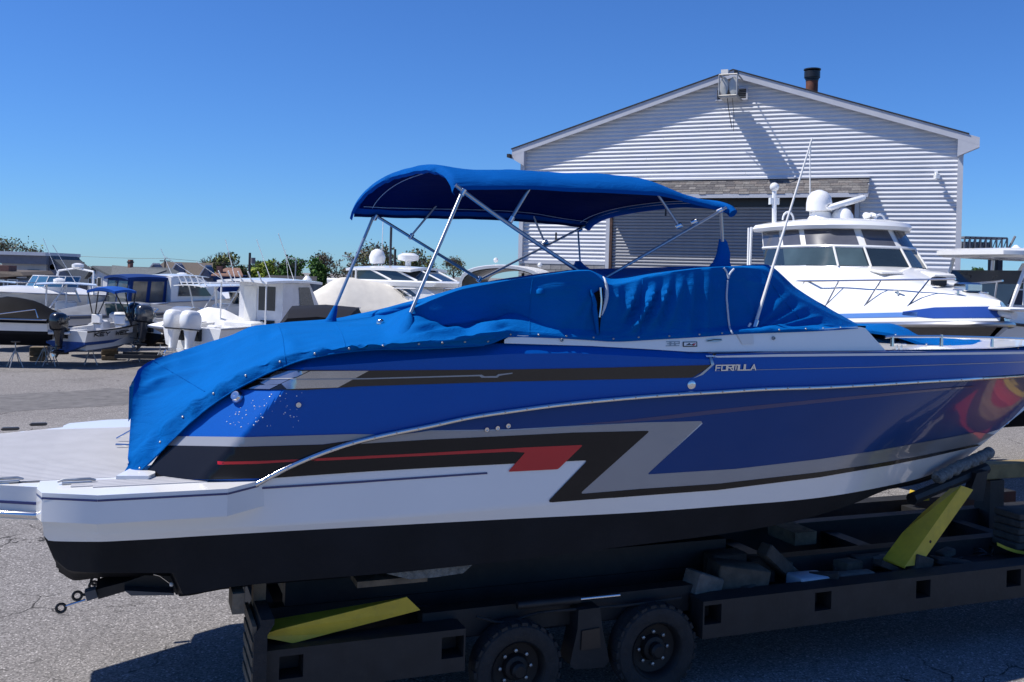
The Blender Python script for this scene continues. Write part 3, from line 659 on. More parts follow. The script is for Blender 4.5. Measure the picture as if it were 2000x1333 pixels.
# --- graphics, cut from thin sheet and laid on the hull
BV_T = BVHTree.FromPolygons([tuple(p) for p in HV], HF)
def rounded(poly, rad):
    out = []; n = len(poly)
    for i in range(n):
        p = Vector(poly[i][:2]); r = poly[i][2] if len(poly[i]) > 2 else 0
        if not r: out.append(tuple(p)); continue
        a = Vector(poly[i - 1][:2]); c = Vector(poly[(i + 1) % n][:2]); da, dc = (a - p), (c - p)
        r1 = min(r, da.length * .45, dc.length * .45); s_, e_ = p + da.normalized() * r1, p + dc.normalized() * r1
        for k in range(6):
            t = k / 5; out.append(tuple(s_ * (1 - t) ** 2 + p * 2 * t * (1 - t) + e_ * t * t))
    return out
def decal(name, poly, m, off, cell=10, parent=None, label=None, bow=None):
    poly = rounded(poly, 0); bm = bmesh.new()
    f = bm.faces.new([bm.verts.new((x, y, 0)) for x, y in poly])
    x0, x1 = min(p[0] for p in poly), max(p[0] for p in poly); y0, y1 = min(p[1] for p in poly), max(p[1] for p in poly)
    xc = [k * cell for k in range(int(x0 // cell) + 1, int(x1 // cell) + 1)]
    xc = [x for x in xc if x < 1640] + [x for x in range(1640, 2080, 4) if x0 < x < x1]
    for x_ in xc:
        bmesh.ops.bisect_plane(bm, geom=bm.verts[:] + bm.edges[:] + bm.faces[:], plane_co=(x_, 0, 0), plane_no=(1, 0, 0))
    for k in range(int(y0 // cell) + 1, int(y1 // cell) + 1):
        bmesh.ops.bisect_plane(bm, geom=bm.verts[:] + bm.edges[:] + bm.faces[:], plane_co=(0, k * cell, 0), plane_no=(0, 1, 0))
    bmesh.ops.triangulate(bm, faces=bm.faces[:])
    bm.verts.ensure_lookup_table(); mb = MB(); idx = {}; bad = set()
    for v in bm.verts:
        d = ray(v.co.x, v.co.y); loc, nor, _i, _d = BV_T.ray_cast(CAM, d.normalized())
        k_ = 0
        while loc is None and k_ < 45: k_ += 1; d = ray(v.co.x - 2 * k_, v.co.y); loc, nor, _i, _d = BV_T.ray_cast(CAM, d.normalized())
        if loc is None: bad.add(v.index); loc = at(v.co.x, v.co.y, 0); nor = -BV
        if nor.dot(d) > 0: nor = -nor
        idx[v.index] = len(mb.v); mb.v.append(loc + nor * ((off + .0015) * (1 + max(0, min(2.0, (v.co.x - 1640) / 120))) + (.003 if v.co.x < 720 else 0)))
    for f in bm.faces:
        ii = [v.index for v in f.verts]
        if any(i in bad for i in ii): continue
        mb.f.append([idx[i] for i in ii]); mb.m.append(0)
    bm.free(); return mb.build(name, m, parent or bt, 40, world=True, label=label, fix=True)
def under(x, d=3.5): return interp(RAIL, x) + d
gz_top = [(840, 842), (997, 840), (1120, 833), (1260, 826)]
GB = [(1263, 927, 6), (1437, 916), (1600, 897), (1700, 882), (1789, 865), (1850, 854), (1905, 843)]        # blue over grey
BK = [(1138, 964), (1250, 955), (1400, 945), (1600, 922), (1700, 907), (1789, 891), (1880, 869)]           # grey over black
BW = [(1074, 982), (1250, 968), (1400, 957), (1600, 932), (1737, 908), (1812, 892), (1870, 875)]           # black over white
blue = [(735, under(735)), (760, 851)] + [(x, under(x)) for x in range(800, 2041, 40)] + [(2080, 734), (2040, 762), (2000, 792), (1975, 818), (1950, 838), (1925, 846), (1905, 843)] + [(q[0], q[1]) for q in reversed(GB[1:-1])] + [(1263, 927), (1372, 828), (1369, 823), (1260, 825), (1120, 832), (997, 839), (840, 841)]
decal('blue_panel', blue, M['bluehull'], .0022)
grey = [(700, 859), (760, under(760)), (840, 842), (997, 840.5), (1120, 833), (1260, 825.5), (1374, 822.5, 9), (1263, 927, 6), (1437, 916), (1600, 897), (1700, 882), (1789, 865), (1850, 854), (1905, 843), (1940, 848), (1905, 866), (1880, 871), (1789, 891), (1700, 907), (1600, 922), (1400, 945), (1250, 955), (1131, 965, 10), (1269, 841.5, 7), (1120, 845), (980, 852), (840, 858.5), (690, 868)]
decal('grey_stripe', grey, M['greydecal'], .0040)
blk = [(560, under(560, 4)), (640, under(640, 4)), (690, 868), (840, 858.5), (980, 852), (1120, 845), (1269, 841.5, 7), (1131, 965, 10), (1250, 955), (1400, 945), (1600, 922), (1700, 907), (1789, 891), (1880, 871), (1905, 866), (1912, 868), (1870, 878), (1812, 892), (1737, 908), (1600, 932), (1400, 957), (1250, 968), (1067, 982, 12), (1147, 899, 7), (1090, 902), (1005, 905.5), (840, 914), (700, 922), (540, 933), (525, 936)]
decal('black_stripe', blk, M['blackdecal'], .0062)
red = [(622, 896), (634, 894), (790, 887), (1000, 875.5), (1022, 874), (1138, 869, 5), (1089, 916.5, 4), (991, 921.5, 5), (1025, 884, 3), (1000, 882), (790, 892), (640, 899), (612, 900)]
decal('red_flash', red, M['reddecal'], .0085)
decal('navy_pinstripe_and_shade', [(500, 952), (700, 939.5), (951, 922.5), (952, 926), (700, 943.5), (492, 956.5)], M['navydecal'], .004)
decal('navy_pinstripe_and_shade', [(1120, 829), (1200, 823), (1300, 812), (1400, 800), (1600, 780), (1750, 766), (1900, 752), (1900, 755), (1750, 771), (1600, 787), (1400, 808), (1300, 819), (1200, 827)], M['navydecal'], .0045)  # this navy line paints the shadow along the hull knuckle, no real stripe
# on the quarter above the rail
decal('grey_stripe', [(340, 853), (465, 854.5), (690, 848), (735, 849), (700, 858), (630, 868), (450, 873), (328, 871)], M['greydecal'], .004)
decal('black_stripe', [(327, 871.5), (450, 873.5), (630, 868.5), (690, 860), (655, 871), (560, 908), (512, 934), (400, 937.5), (276, 935.5)], M['blackdecal'], .0055)
decal('red_flash', [(426, 902), (520, 900), (640, 894), (601, 900), (500, 906), (426, 907.5)], M['reddecal'], .0075)
# window band with mirror panes
band = [(470, 762), (540, 722.5), (700, 724), (1000, 722), (1200, 718), (1391, 713, 3), (1352, 738, 6), (1000, 745.5), (700, 755), (600, 762)]
decal('window_band', band, M['windowband'], .004)
decal('mirror_pane', [(508, 748), (545, 726), (602, 725), (548, 751.5), (520, 753.5)], M['chrome_glass'], .008)
decal('mirror_pane', [(551, 751), (606, 725), (720, 724.5), (660, 757), (560, 760)], M['chrome_glass'], .008)
decal('mirror_pane', [(482, 760.5), (506, 754), (546, 752.5), (528, 761.5)], M['chrome_glass'], .008)
decal('trim_line', [(494, 741), (720, 738.5), (940, 732), (945, 735), (968, 734.5), (972, 731), (1000, 728), (1000, 730), (975, 734), (970, 738), (940, 738), (935, 735), (720, 741), (496, 743)], M['greydecal'], .012)
decal('trim_line', [(1383, 695), (1388, 695), (1394, 712), (1372, 732), (1352, 739.5), (1366, 731.5), (1388, 713)], M['alu'], .009)
# sheer moulding from the window band to the bow
decal('sheer_moulding', [(1377, 696), (1520, 692), (1800, 689.5), (2060, 686), (2060, 690.5), (1800, 694), (1520, 697), (1379, 699)], M['gel'], .010)
decal('navy_pinstripe_and_shade', [(1330, 689), (1395, 687.5), (1700, 685), (2060, 681), (2060, 684.5), (1700, 688.3), (1395, 691), (1345, 690.5)], M['navydecal'], .008)
decal('trim_line', [(1400, 724), (1700, 717), (2040, 705), (2040, 706.2), (1700, 718.2), (1400, 725)], M['greydecal'], .003)
# navy line on the stern quarter sides
def plat_pt(px, py, dv=.004):
    pts = crn
    return None
for (a, c_) in ((0, 1), (1, 2), (2, 3), (3, 4)):
    A_, C_ = crn[a], crn[c_]; n_ = Vector((C_[1] - A_[1], -(C_[0] - A_[0]))).normalized() * .003
    m = MB(); m.quad(X(A_[0] + n_.x, A_[1] + n_.y, WP - .045), X(C_[0] + n_.x, C_[1] + n_.y, WP - .045), X(C_[0] + n_.x, C_[1] + n_.y, WP - .030), X(A_[0] + n_.x, A_[1] + n_.y, WP - .030)); m.build('navy_pinstripe_and_shade', M['navydecal'], bt, world=True, fix=False)
m = MB(); m.hexa([X(-.78, .545, WP2 - .13), X(.07, .1, WP2 - .13), X(.07, .12, WP2 - .13), X(-.78, .565, WP2 - .13), X(-.78, .545, WP2 - .11), X(.07, .1, WP2 - .11), X(.07, .12, WP2 - .11), X(-.78, .565, WP2 - .11)]); m.build('navy_pinstripe_and_shade', M['navydecal'], bt, world=True)
# lettering: built from strokes laid on the hull
FONT = {'F': ['M0 0 0 1 1 1', 'M0 .5 .8 .5'], 'O': ['M0 0 1 0 1 1 0 1 0 0'], 'R': ['M0 0 0 1 1 1 1 .5 0 .5', 'M.4 .5 1 0'], 'M': ['M0 0 0 1 .5 1 .5 .2', 'M.5 1 1 1 1 0'], 'U': ['M0 1 0 0 1 0 1 1'], 'L': ['M0 1 0 0 1 0'], 'A': ['M0 0 .55 1 1 0', 'M.25 .35 .8 .35'],
        'K': ['M0 0 0 1', 'M1 1 0 .5 1 0'], 'E': ['M1 0 0 0 0 1 1 1', 'M0 .5 .8 .5'], 'Y': ['M0 1 .5 .5 1 1', 'M.5 .5 .5 0'], 'W': ['M0 1 .2 0 .5 .7 .8 0 1 1'], 'S': ['M0 0 1 0 1 .5 0 .5 0 1 1 1'], 'T': ['M0 1 1 1', 'M.5 1 .5 0'],
        '3': ['M0 0 1 0 1 1 0 1', 'M.3 .5 1 .5'], '8': ['M0 0 1 0 1 1 0 1 0 0', 'M0 .5 1 .5'], '2': ['M1 0 0 0 0 .5 1 .5 1 1 0 1']}
def strokes(ch):
    out = []
    for s_ in FONT.get(ch, []):
        q = [float(t) for t in s_[1:].split()]; out.append([(q[i], q[i + 1]) for i in range(0, len(q), 2)])
    return out
def word_px(text, x0, y0, x1, y1, hgt, th, slant=0.0):   # strips in pixel space, along a baseline
    n = len(text); adv = (x1 - x0) / n; polys = []
    for i, ch in enumerate(text):
        for st in strokes(ch):
            for (a, b_) in zip(st, st[1:]):
                def px_(q): xx = x0 + adv * (i + .04 + q[0] * .80) + slant * q[1] * hgt; return Vector((xx, lerp(y0, y1, (xx - x0) / (x1 - x0)) - q[1] * hgt))
                A_, B_ = px_(a), px_(b_); d = (B_ - A_).normalized(); nn = Vector((-d.y, d.x)) * th / 2; A_ = A_ - d * th / 2; B_ = B_ + d * th / 2
                polys.append([A_ + nn, B_ + nn, B_ - nn, A_ - nn])
    return polys
def word_on(polys, off, tree, m, name, parent):
    mb = MB()
    for pl_ in polys:
        p3 = []
        for q in pl_:
            d = ray(q.x, q.y); loc, nor, _a, _b = tree.ray_cast(CAM, d.normalized())
            if loc is None: break
            if nor.dot(d) > 0: nor = -nor
            p3.append(loc + nor * off)
        if len(p3) == 4: mb.add(p3, ((0, 1, 2, 3),))
    return mb.build(name, m, parent, world=True, fix=False)
word_on(word_px('FORMULA', 1396, 724, 1476, 722.5, 10, 2.1, .12), .012, BV_T, M['steel'], 'chrome_lettering', bt)
word_on(word_px('382', 1300, 676, 1327, 675.5, 8, 1.6, .1), .006, BV_T, M['greydecal'], 'model_number', bt)
def plate(x0, y0, x1, y1, m, off, name): return decal(name, [(x0, y0), (x1, y0 - .4), (x1, y1 - .4), (x0, y1)], m, off)
plate(1333, 668, 1361, 678, M['black'], .005, 'badge'); plate(1335, 669.5, 1359, 676, M['gel'], .007, 'badge_face')
decal('badge_mark', [(1338, 675), (1345, 670.5), (1349, 673.5), (1355, 670.5), (1352, 675), (1347, 674)], M['black'], .009); decal('badge_mark', [(1350, 674.5), (1357, 670.5), (1358, 672), (1354, 675.5)], M['reddecal'], .009)
decal('badge', [(1378, 664), (1392, 661.5), (1409, 662), (1410, 666), (1396, 669), (1379, 668)], M['alu'], .006); decal('badge_mark', [(1380, 665.5), (1394, 663), (1408, 663.2), (1408, 665), (1394, 665), (1381, 667.3)], M['black'], .008)
# round fittings on the side
def fitting(px, py, r, name='drain_fitting', m=None, ring=True, d=.018):
    dr_ = ray(px, py); loc, nor, _a, _b = BV_T.ray_cast(CAM, dr_.normalized())
    if nor.dot(dr_) > 0: nor = -nor
    mb = MB(); mb.lathe([(r, 0), (r, d * .5), (r * .82, d), (r * .55, d), (r * .5, d * .3), (0.0005, d * .3)] if ring else [(r, 0), (r * .97, d * .6), (r * .7, d), (r * .2, d * 1.05), (.0005, d)], loc, nor, 18); return mb.build(name, m or M['steel'], bt, 40, world=True)
fitting(950, 839, .022); fitting(971, 836, .022); fitting(991.5, 831.5, .024, d=.022)
fitting(1350, 752, .043, 'fuel_cap', ring=False, d=.012); fitting(583, 791, .024, 'drain_fitting')
fitting(1097, 664.5, .016, 'drain_fitting', M['galv']); fitting(1510, 661, .018, 'drain_fitting', M['galv'])
fitting(465, 777, .050, 'docking_light', ring=False, d=.05)
# rain drops still sitting on the stern quarter
mb = MB(); rn = random.Random(11)
for k in range(110):
    x = 400 + 190 * rn.random() ** 1.3; y = 766 + 70 * rn.random(); 
    if x < 545 - (y - 730) * 1.15: continue
    d_ = ray(x, y); loc, nor, _a, _b = BV_T.ray_cast(CAM, d_.normalized())
    if loc is None: continue
    if nor.dot(d_) > 0: nor = -nor
    r_ = rn.choice((.0025, .003, .004, .0055)); mb.lathe([(r_, 0), (r_ * .8, r_ * .5), (.0003, r_ * .75)], loc + nor * .001, nor, 7)
mb.build('rain_drops', M['gel'], bt, 80, world=True, kind='stuff')  # opaque white colour paints the glint of the drops
# trim tabs and drive brackets under the transom
M['drive'] = mat('black_drive_paint', (0.012, 0.012, 0.013), .5, var=.2, dirt=.15); M['bracketgrey'] = mat('grey_bracket', (0.10, 0.10, 0.105), .6, var=.2)
def bar(pxs, d, r, name, m, seg=8):
    mb = MB(); mb.tube([at(px, py, v) for px, py, v in pxs], r, seg); return mb.build(name, m, bt, 40, world=True)
def ringp(px, py, v, r, t):
    c_ = at(px, py, v); mb = MB(); mb.tube([c_ + (BU * math.cos(a) + V3(0, 0, 1) * math.sin(a)) * r for a in [2 * math.pi * k / 18 for k in range(18)]], t, 6, closed=True); mb.build('lifting_eye', M['drive'], bt, 40, world=True)
def slabp(pts, v, dv, name, m):
    mb = MB(); mb.prism([at(px, py, v) for px, py in pts], BV * dv); return mb.build(name, m, bt, 30, world=True)
ringp(119, 1188, .55, .033, .011); ringp(151, 1164, .75, .033, .011); ringp(186, 1135, 1.1, .033, .011); ringp(183, 1144, .95, .033, .011)
bar([(128, 1184, .55), (167, 1172, .55)], 0, .010, 'tab_ram', M['steel']); bar([(160, 1162, .75), (175, 1162, .75)], 0, .012, 'tab_ram', M['drive']); bar([(192, 1139, 1.05), (212, 1122, 1.05)], 0, .014, 'tab_ram', M['drive'])
slabp([(165, 1158), (186, 1152), (191, 1168), (170, 1175)], .5, .10, 'tab_bracket', M['bracketgrey']); slabp([(200, 1120), (222, 1119), (214, 1133), (200, 1137)], 1.0, .12, 'tab_bracket', M['bracketgrey'])
slabp([(188, 1152), (246, 1137), (300, 1118), (350, 1118), (348, 1158), (268, 1160), (246, 1155), (192, 1171)], .55, .28, 'stern_drive', M['drive'])
slabp([(243, 1154), (340, 1159), (340, 1163), (256, 1164)], .42, .3, 'trim_tab', M['bracketgrey'])
bar([(300, 1122, .45), (312, 1125, .45), (334, 1141, .45)], 0, .006, 'tie_rod', M['steel']); m = MB(); m.ball(at(335, 1142, .42), .018, 10); m.build('ball_joint', M['gel'], bt, 40, world=True)
# bow eye and tow ring
c_ = at(1966, 823, VC); m = MB(); m.tube([c_ + (BU * math.cos(a) + V3(0, 0, 1) * math.sin(a)) * .035 for a in [2 * math.pi * k / 14 for k in range(14)]], .010, 6, closed=True); m.build('bow_eye', M['steel'], bt, 40, world=True)
# bow rail: low stainless rail on stanchions
vr = lambda u, w_: capv(plan(u) + .13)
rp = [hit(px, py, vr) for px, py in ((1728, 659), (1745, 657.5), (1837, 657.5), (1935, 660), (2000, 662.5), (2070, 668))]
m = MB(); m.tube(rp, .014, 8); m.build('bow_rail', M['steel'], bt, 40, world=True)
for (a, c_) in (((1743, 658), (1743, 677)), ((1839, 655), (1839, 677)), ((1938, 660), (1938, 678))):
    m = MB(); p, q_ = hit(*a, vr), hit(*c_, vr); q_ = V3(p.x, p.y, q_.z); m.tube([q_, p + V3(0, 0, .005)], [.019, .015], 10); m.build('rail_post', M['steel'], bt, 40, world=True)
# mooring cleats on the gunwale
for (px, py) in ((1756, 673),):
    c_ = hit(px, py, lambda u, w_: capv(plan(u) + .2)); m = MB(); m.tube([c_ + BU * -.09, c_ + BU * .09], .012, 6); m.tube([c_ + BU * -.03, c_ + BU * -.03 + V3(0, 0, -.07)], .011, 6); m.tube([c_ + BU * .03, c_ + BU * .03 + V3(0, 0, -.07)], .011, 6); m.build('cleat', M['steel'], bt, 40, world=True)
# whip antenna on a ratchet mount, hooked back
va = lambda u, w_: plan(u) + .16
A0 = hit(1466, 664, va); A1 = P(1586, 271, A0.y + .55)
m = MB(); m.tube([A0, A0.lerp(A1, .10), A1], [.020, .016, .0075], 8); an = m.build('whip_antenna', M['gel2'], bt, 40, world=True)
m = MB(); m.box(A0 + V3(0, 0, -.02), (.09, .07, .10), rz=TH, bev=.015); m.tube([A0, A0.lerp(A1, .09)], .028, 10); m.build('antenna_mount', M['steel'], an, 40, world=True)
m = MB(); q = [hit(*z_, va) for z_ in ((1466, 632), (1461, 640), (1464, 652), (1456, 660), (1440, 665))]; m.tube(q, .012, 6); m.build('antenna_cable', M['gel'], an, 40, world=True)
decal('mount_plate', [(1437, 652), (1470, 650), (1471, 672), (1449, 673)], M['gel2'], .008)
# windlass light on the foredeck by the windscreen foot
c_ = hit(1680, 637, lambda u, w_: plan(u) + .45)

# ================================================================ COCKPIT COVER
def canvas_mat(name, col, under=None):
    m = mat(name, col, 0.78, var=0.07, scale=2.2, bump=0.0, spec=0.04); n = m.node_tree.nodes; l = m.node_tree.links; b = n['Principled BSDF']
    tc = n.new('ShaderNodeTexCoord'); w1 = n.new('ShaderNodeTexNoise'); w1.inputs['Scale'].default_value = 5.5; w1.inputs['Detail'].default_value = 9; w1.inputs['Roughness'].default_value = 0.66; w1.inputs['Distortion'].default_value = 0.8
    mp = n.new('ShaderNodeMapping'); mp.inputs['Scale'].default_value = (0.5, 1.3, 1.6); mp.inputs['Rotation'].default_value = (0.2, 0.5, 0.3)
    l.new(tc.outputs['Object'], mp.inputs['Vector']); l.new(mp.outputs[0], w1.inputs['Vector'])
    w2 = n.new('ShaderNodeTexNoise'); w2.inputs['Scale'].default_value = 420; l.new(tc.outputs['Object'], w2.inputs['Vector'])
    ad = n.new('ShaderNodeMath'); ad.operation = 'MULTIPLY_ADD'; ad.inputs[1].default_value = 0.05; l.new(w2.outputs['Fac'], ad.inputs[0]); l.new(w1.outputs['Fac'], ad.inputs[2])
    bp_ = n.new('ShaderNodeBump'); bp_.inputs['Strength'].default_value = 0.5; bp_.inputs['Distance'].default_value = 0.05
    l.new(ad.outputs[0], bp_.inputs['Height']); l.new(bp_.outputs[0], b.inputs['Normal'])
    return m
M['cover'] = canvas_mat('bright_blue_acrylic_canvas', (0.0003, 0.105, 0.37))
M['piping'] = mat('pale_piping', (0.55, 0.60, 0.66), .6, var=.1)
cov = thing('cockpit_cover', 'bright blue canvas cover snapped over the cockpit and windshield of the large blue powerboat', 'boat cover', S0 + BU * 5 + BV * VC, TH)
# columns: hem (px), fold line (px), optional crease (px, v), crest (px, v)
CC = [((243, 921), (249, 905), None, None, (262, 740, .95)), ((273, 919), (262, 888), None, None, (271, 722, 1.10)), ((330, 868), (306, 846), None, None, (300, 704, 1.45)), ((381, 820), (360, 798), None, None, (340, 690, 1.95)),
      ((432, 781), (415, 763), None, None, (400, 671, 2.5)), ((489, 748), (468, 730), None, None, (450, 655, 2.6)), ((540, 724), (524, 707), None, None, (500, 636, 2.5)), ((600, 703), (588, 688), None, None, (560, 632, 2.5)),
      ((690, 688), (684, 677), None, None, (660, 629, 2.45)), ((750, 684), (750, 672), None, None, (740, 619, 2.35)), ((803, 684), (804, 668), (806, 612, .16), (806, 604, .16), (802, 601, 1.9)), ((853, 682), (855, 662), (852, 633, .12), (848, 585, .09), (845, 581, 1.5)),
      ((905, 679), (905, 660), (905, 643, .08), (905, 564, .04), (908, 558.5, 1.25)), ((955, 673), (953, 652), (958, 627, .05), (954, 555, .0), (955, 550, 1.15)), ((999, 659), (1000, 647), (1003, 612, .02), (1000, 547.5, -.03), (1000, 543, 1.1)), ((1080, 661), (1080, 652), (1080, 640, -.12), (1080, 536, -.13), (1080, 532, 1.1)),
      ((1150, 665), (1150, 656), (1150, 645, -.16), (1150, 530, -.17), (1140, 526, 1.1)), ((1200, 668), (1200, 659), (1200, 650, -.18), (1192, 557, -.13), (1200, 524, 1.2)), ((1280, 664), (1280, 655), (1280, 646, -.19), (1280, 538, -.11), (1285, 523, 1.35)), ((1366, 659), (1366, 650), (1366, 642, -.17), (1366, 525.5, -.08), (1380, 521, 1.0)),
      ((1433, 654), (1433, 646), (1433, 638, -.13), (1432, 522.5, -.03), (1442, 519.5, .5)), ((1500, 651), (1500, 644), (1500, 637, -.06), (1486, 525, .20), (1494, 517.5, .34)), ((1560, 649), (1560, 644), (1560, 638, .06), (1552, 577, .29), (1560, 566, .5)), ((1620, 646), (1620, 643), (1619, 639, .30), (1616, 610, .50), (1620, 603, .75)), ((1676, 642), (1676, 640), (1675, 638, .75), (1674, 635, .85), (1674, 633, 1.1))]
def cov_v(u, w_): return vup(u, w_, 0) - .035
def hem_v(px): return (lambda u, w_: plan(u) - .035 + 0.85 * max(0.0, ucrease(w_) - u)) if px < 990 else (lambda u, w_: plan(u) + .045 + .1 * max(0, w_ - WSH(u)))
cols = []
for i, (h, f, c0_, c_, t) in enumerate(CC):
    H = hit(h[0], h[1], hem_v(h[0])); F = hit(f[0], f[1], lambda u, w_: hem_v(h[0])(u, w_) + (-.040 if h[0] < 990 else .004))
    T = at(*t); cr = at(*c_) if c_ else None
    cols.append((H, F, at(*c0_) if c0_ else None, cr, T))
NRM = 26; raw = []
for H, F, c0, cr, T in cols:
    r = [H, H.lerp(F, .5) - BV * .004, F]
    if cr is None:
        c0 = F.lerp(T, .22) + V3(0, 0, .025); cr = F.lerp(T, .58) + V3(0, 0, .045)
    for k in range(1, 6): r.append(F.lerp(c0, k / 5))
    for k in range(1, 9): r.append(c0.lerp(cr, k / 8))
    for k in range(1, 6): r.append(cr.lerp(T, k / 5))
    u, v, w_ = uvw(T); uf, vf, wf = uvw(F); pv = max(2 * VC - vf, v + .25)
    for k in range(1, 6): r.append(T.lerp(X(uf, pv, max(wf, 2.6)), k / 5))
    r.append(X(uf, pv + .02, min(2.55, wf)))
    raw.append(r)
# resample along the boat with a smooth curve, then wrinkle
NR = len(raw[0]); tt = [0.0]
for i in range(1, len(raw)): tt.append(tt[-1] + max(.2, (raw[i][2] - raw[i - 1][2]).length))
NCOL = 230; rows = [[] for _ in range(NR)]
for j in range(NR):
    fs = [smooth_interp(list(zip(tt, [raw[i][j][a] for i in range(len(raw))]))) for a in range(3)]
    for i in range(NCOL + 1):
        t = tt[-1] * i / NCOL; rows[j].append(V3(fs[0](t), fs[1](t), fs[2](t)))
# refine rows
def refine(rows, n):
    out = []
    for a, c_ in zip(rows, rows[1:]):
        for k in range(n): out.append([p.lerp(q, k / n) for p, q in zip(a, c_)])
    out.append(rows[-1]); return out
rows = refine(rows[:21], 4) + rows[21:]
def smooth_rows(rows, lo, hi, it):
    for _ in range(it):
        new = [list(r) for r in rows]
        for j in range(lo, hi):
            for i in range(len(rows[0])): new[j][i] = rows[j][i] * .5 + (rows[j - 1][i] + rows[j + 1][i]) * .25
        rows = new
    return rows
keepA = smooth_rows(rows, 12, 80, 10); ncut2 = int(NCOL * tt[10] / tt[-1])
for j in range(len(rows)):
    for i in range(len(rows[0])):
        k = min(1, max(0, (ncut2 - i) / 12)); rows[j][i] = rows[j][i].lerp(keepA[j][i], k)
def pix(p):
    d = p - CAM; return 1000 + FPX * d.dot(RV) / d.y, Y0 - FPX * d.dot(UV) / d.y
# fold segments in the photograph: x0,y0,x1,y1,half width px, height m (along the surface normal)
FOLDS = [(284, 752, 430, 713, 5, .030), (272, 772, 380, 742, 5, -.016), (300, 722, 470, 672, 6, .022), (335, 716, 520, 652, 7, .020), (420, 690, 540, 655, 6, -.016), (400, 705, 470, 690, 4, .014), (350, 700, 450, 668, 6, -.018), (470, 690, 560, 660, 6, .014),
         (540, 640, 580, 690, 16, .022), (805, 640, 945, 622, 5, .018), (815, 655, 985, 632, 4, .030), (830, 664, 990, 640, 4, -.022), (860, 668, 995, 647, 4, .022), (930, 668, 985, 655, 3, .018), (808, 648, 860, 645, 4, -.02),
         (1205, 562, 1200, 598, 5, .045), (1241, 556, 1217, 622, 7, .065), (1278, 560, 1231, 650, 7, .070), (1306, 548, 1268, 640, 7, .052), (1330, 545, 1300, 640, 8, .048), (1352, 540, 1340, 655, 6, .040), (1382, 534, 1376, 652, 6, .038), (1258, 560, 1222, 640, 6, -.03), (1292, 555, 1250, 648, 6, -.03), (1318, 548, 1285, 648, 6, -.022), (1366, 540, 1358, 652, 5, -.02),
         (1115, 640, 1150, 560, 5, .026), (1135, 650, 1158, 565, 4, .024), (1100, 650, 1140, 600, 6, -.02), (1428, 560, 1424, 640, 5, .02), (1445, 570, 1472, 612, 6, .030), (1450, 545, 1490, 560, 5, .022), (1455, 590, 1470, 625, 4, -.02),
         (1478, 640, 1540, 575, 5, .030), (1480, 645, 1570, 600, 5, .028), (1485, 648, 1600, 618, 4, .024), (1490, 650, 1625, 636, 3, .016), (1476, 635, 1515, 560, 6, -.026), (1482, 643, 1555, 590, 4, -.02), (1400, 545, 1410, 640, 7, .02), (560, 655, 780, 640, 9, .012), (620, 672, 760, 655, 6, .010), (840, 610, 1000, 590, 14, .016), (1000, 575, 1120, 560, 12, .014)]
FO = []
for x0, y0, x1, y1, hw, am in FOLDS:
    L = math.hypot(x1 - x0, y1 - y0); FO.append((x0, y0, (x1 - x0) / L, (y1 - y0) / L, L, hw, am))
nr, nc = len(rows), len(rows[0]); NPrm = [[None] * nc for _ in range(nr)]
for j in range(nr):
    for i in range(nc):
        a = rows[j][min(i + 1, nc - 1)] - rows[j][max(i - 1, 0)]; c_ = rows[min(j + 1, nr - 1)][i] - rows[max(j - 1, 0)][i]
        n_ = a.cross(c_)
        n_ = n_.normalized() if n_.length > 1e-9 else V3(0, 0, 1)
        if n_.dot(CAM - rows[j][i]) < 0: n_ = -n_
        NPrm[j][i] = n_
out = [list(r) for r in rows]
for j in range(nr):
    for i in range(nc):
        p = rows[j][i]; x, y = pix(p); d = 0.0
        if j > 1:
            for x0, y0, ex, ey, L, hw, am in FO:
                s_ = (x - x0) * ex + (y - y0) * ey; t_ = abs(-(x - x0) * ey + (y - y0) * ex)
                if t_ < hw * 3 and -8 < s_ < L + 8:
                    en = min(1, max(0, (s_ + 8) / 26)) * min(1, max(0, (L + 8 - s_) / 26)); d += am * en * math.exp(-(t_ / hw) ** 2)
            u, v, w_ = uvw(p); q = V3(u * 1.1 + v * .5, v * 1.5, w_ * 3.0)
            d += .010 * noise.noise(q) + .005 * noise.noise(q * 2.7)
        if j <= 12:                # pleats where the drawstring pulls the hem in
            k = math.sin(math.pi * j / 12) ; u, v, w_ = uvw(p)
            ph = u * 26 + w_ * 8 + 3.0 * noise.noise(V3(u * 2.5, w_ * 2, 3))
            if x < 990: d += (.015 if x < 760 else .007) * (math.sin(ph) + .5 * math.sin(ph * 1.73)) * k
            else: d += .004 * math.sin(ph * .6) * k
        out[j][i] = p + NPrm[j][i] * d
mb = MB(); mb.grid(out); cm = mb.build('cover_cloth', M['cover'], cov, 75, world=True)
CT = BVHTree.FromObject(cm, bpy.context.evaluated_depsgraph_get())
MI = ROOTM[cov.name]
def cov_hit(px, py):
    iv = MI.inverted(); o = iv @ CAM; d = (iv.to_3x3() @ ray(px, py)).normalized(); l_, n_, _a, _b = CT.ray_cast(o, d)
    if l_ is None: return None, None
    if n_.dot(d) > 0: n_ = -n_
    return MI @ l_, (MI.to_3x3() @ n_)
for px, py in [(273, 917), (313, 866), (357, 817), (417, 771), (480, 736), (547, 709), (615, 693), (682, 683), (748, 678), (818, 674), (864, 672), (908, 670), (953, 669), (997, 655.5), (1052, 656.5), (1106, 658.5), (1159, 661.5), (1198, 664), (1247, 661), (1307, 658.5), (1366, 655.5), (1410, 653), (1522, 647), (1574, 645), (1608, 644), (1642, 642.5)]:
    l_, n_ = cov_hit(px, py - 2)
    if l_ is None: continue
    m = MB(); m.lathe([(.010, 0), (.010, .004), (.006, .008), (.0005, .009)], l_, n_, 8); m.build('snap', M['galv'], cov, 50, world=True)
def on_cover(pts, off=.006):
    r = []
    for a in pts:
        l_, n_ = cov_hit(*a)
        if l_ is not None: r.append(l_ + n_ * off)
    return r
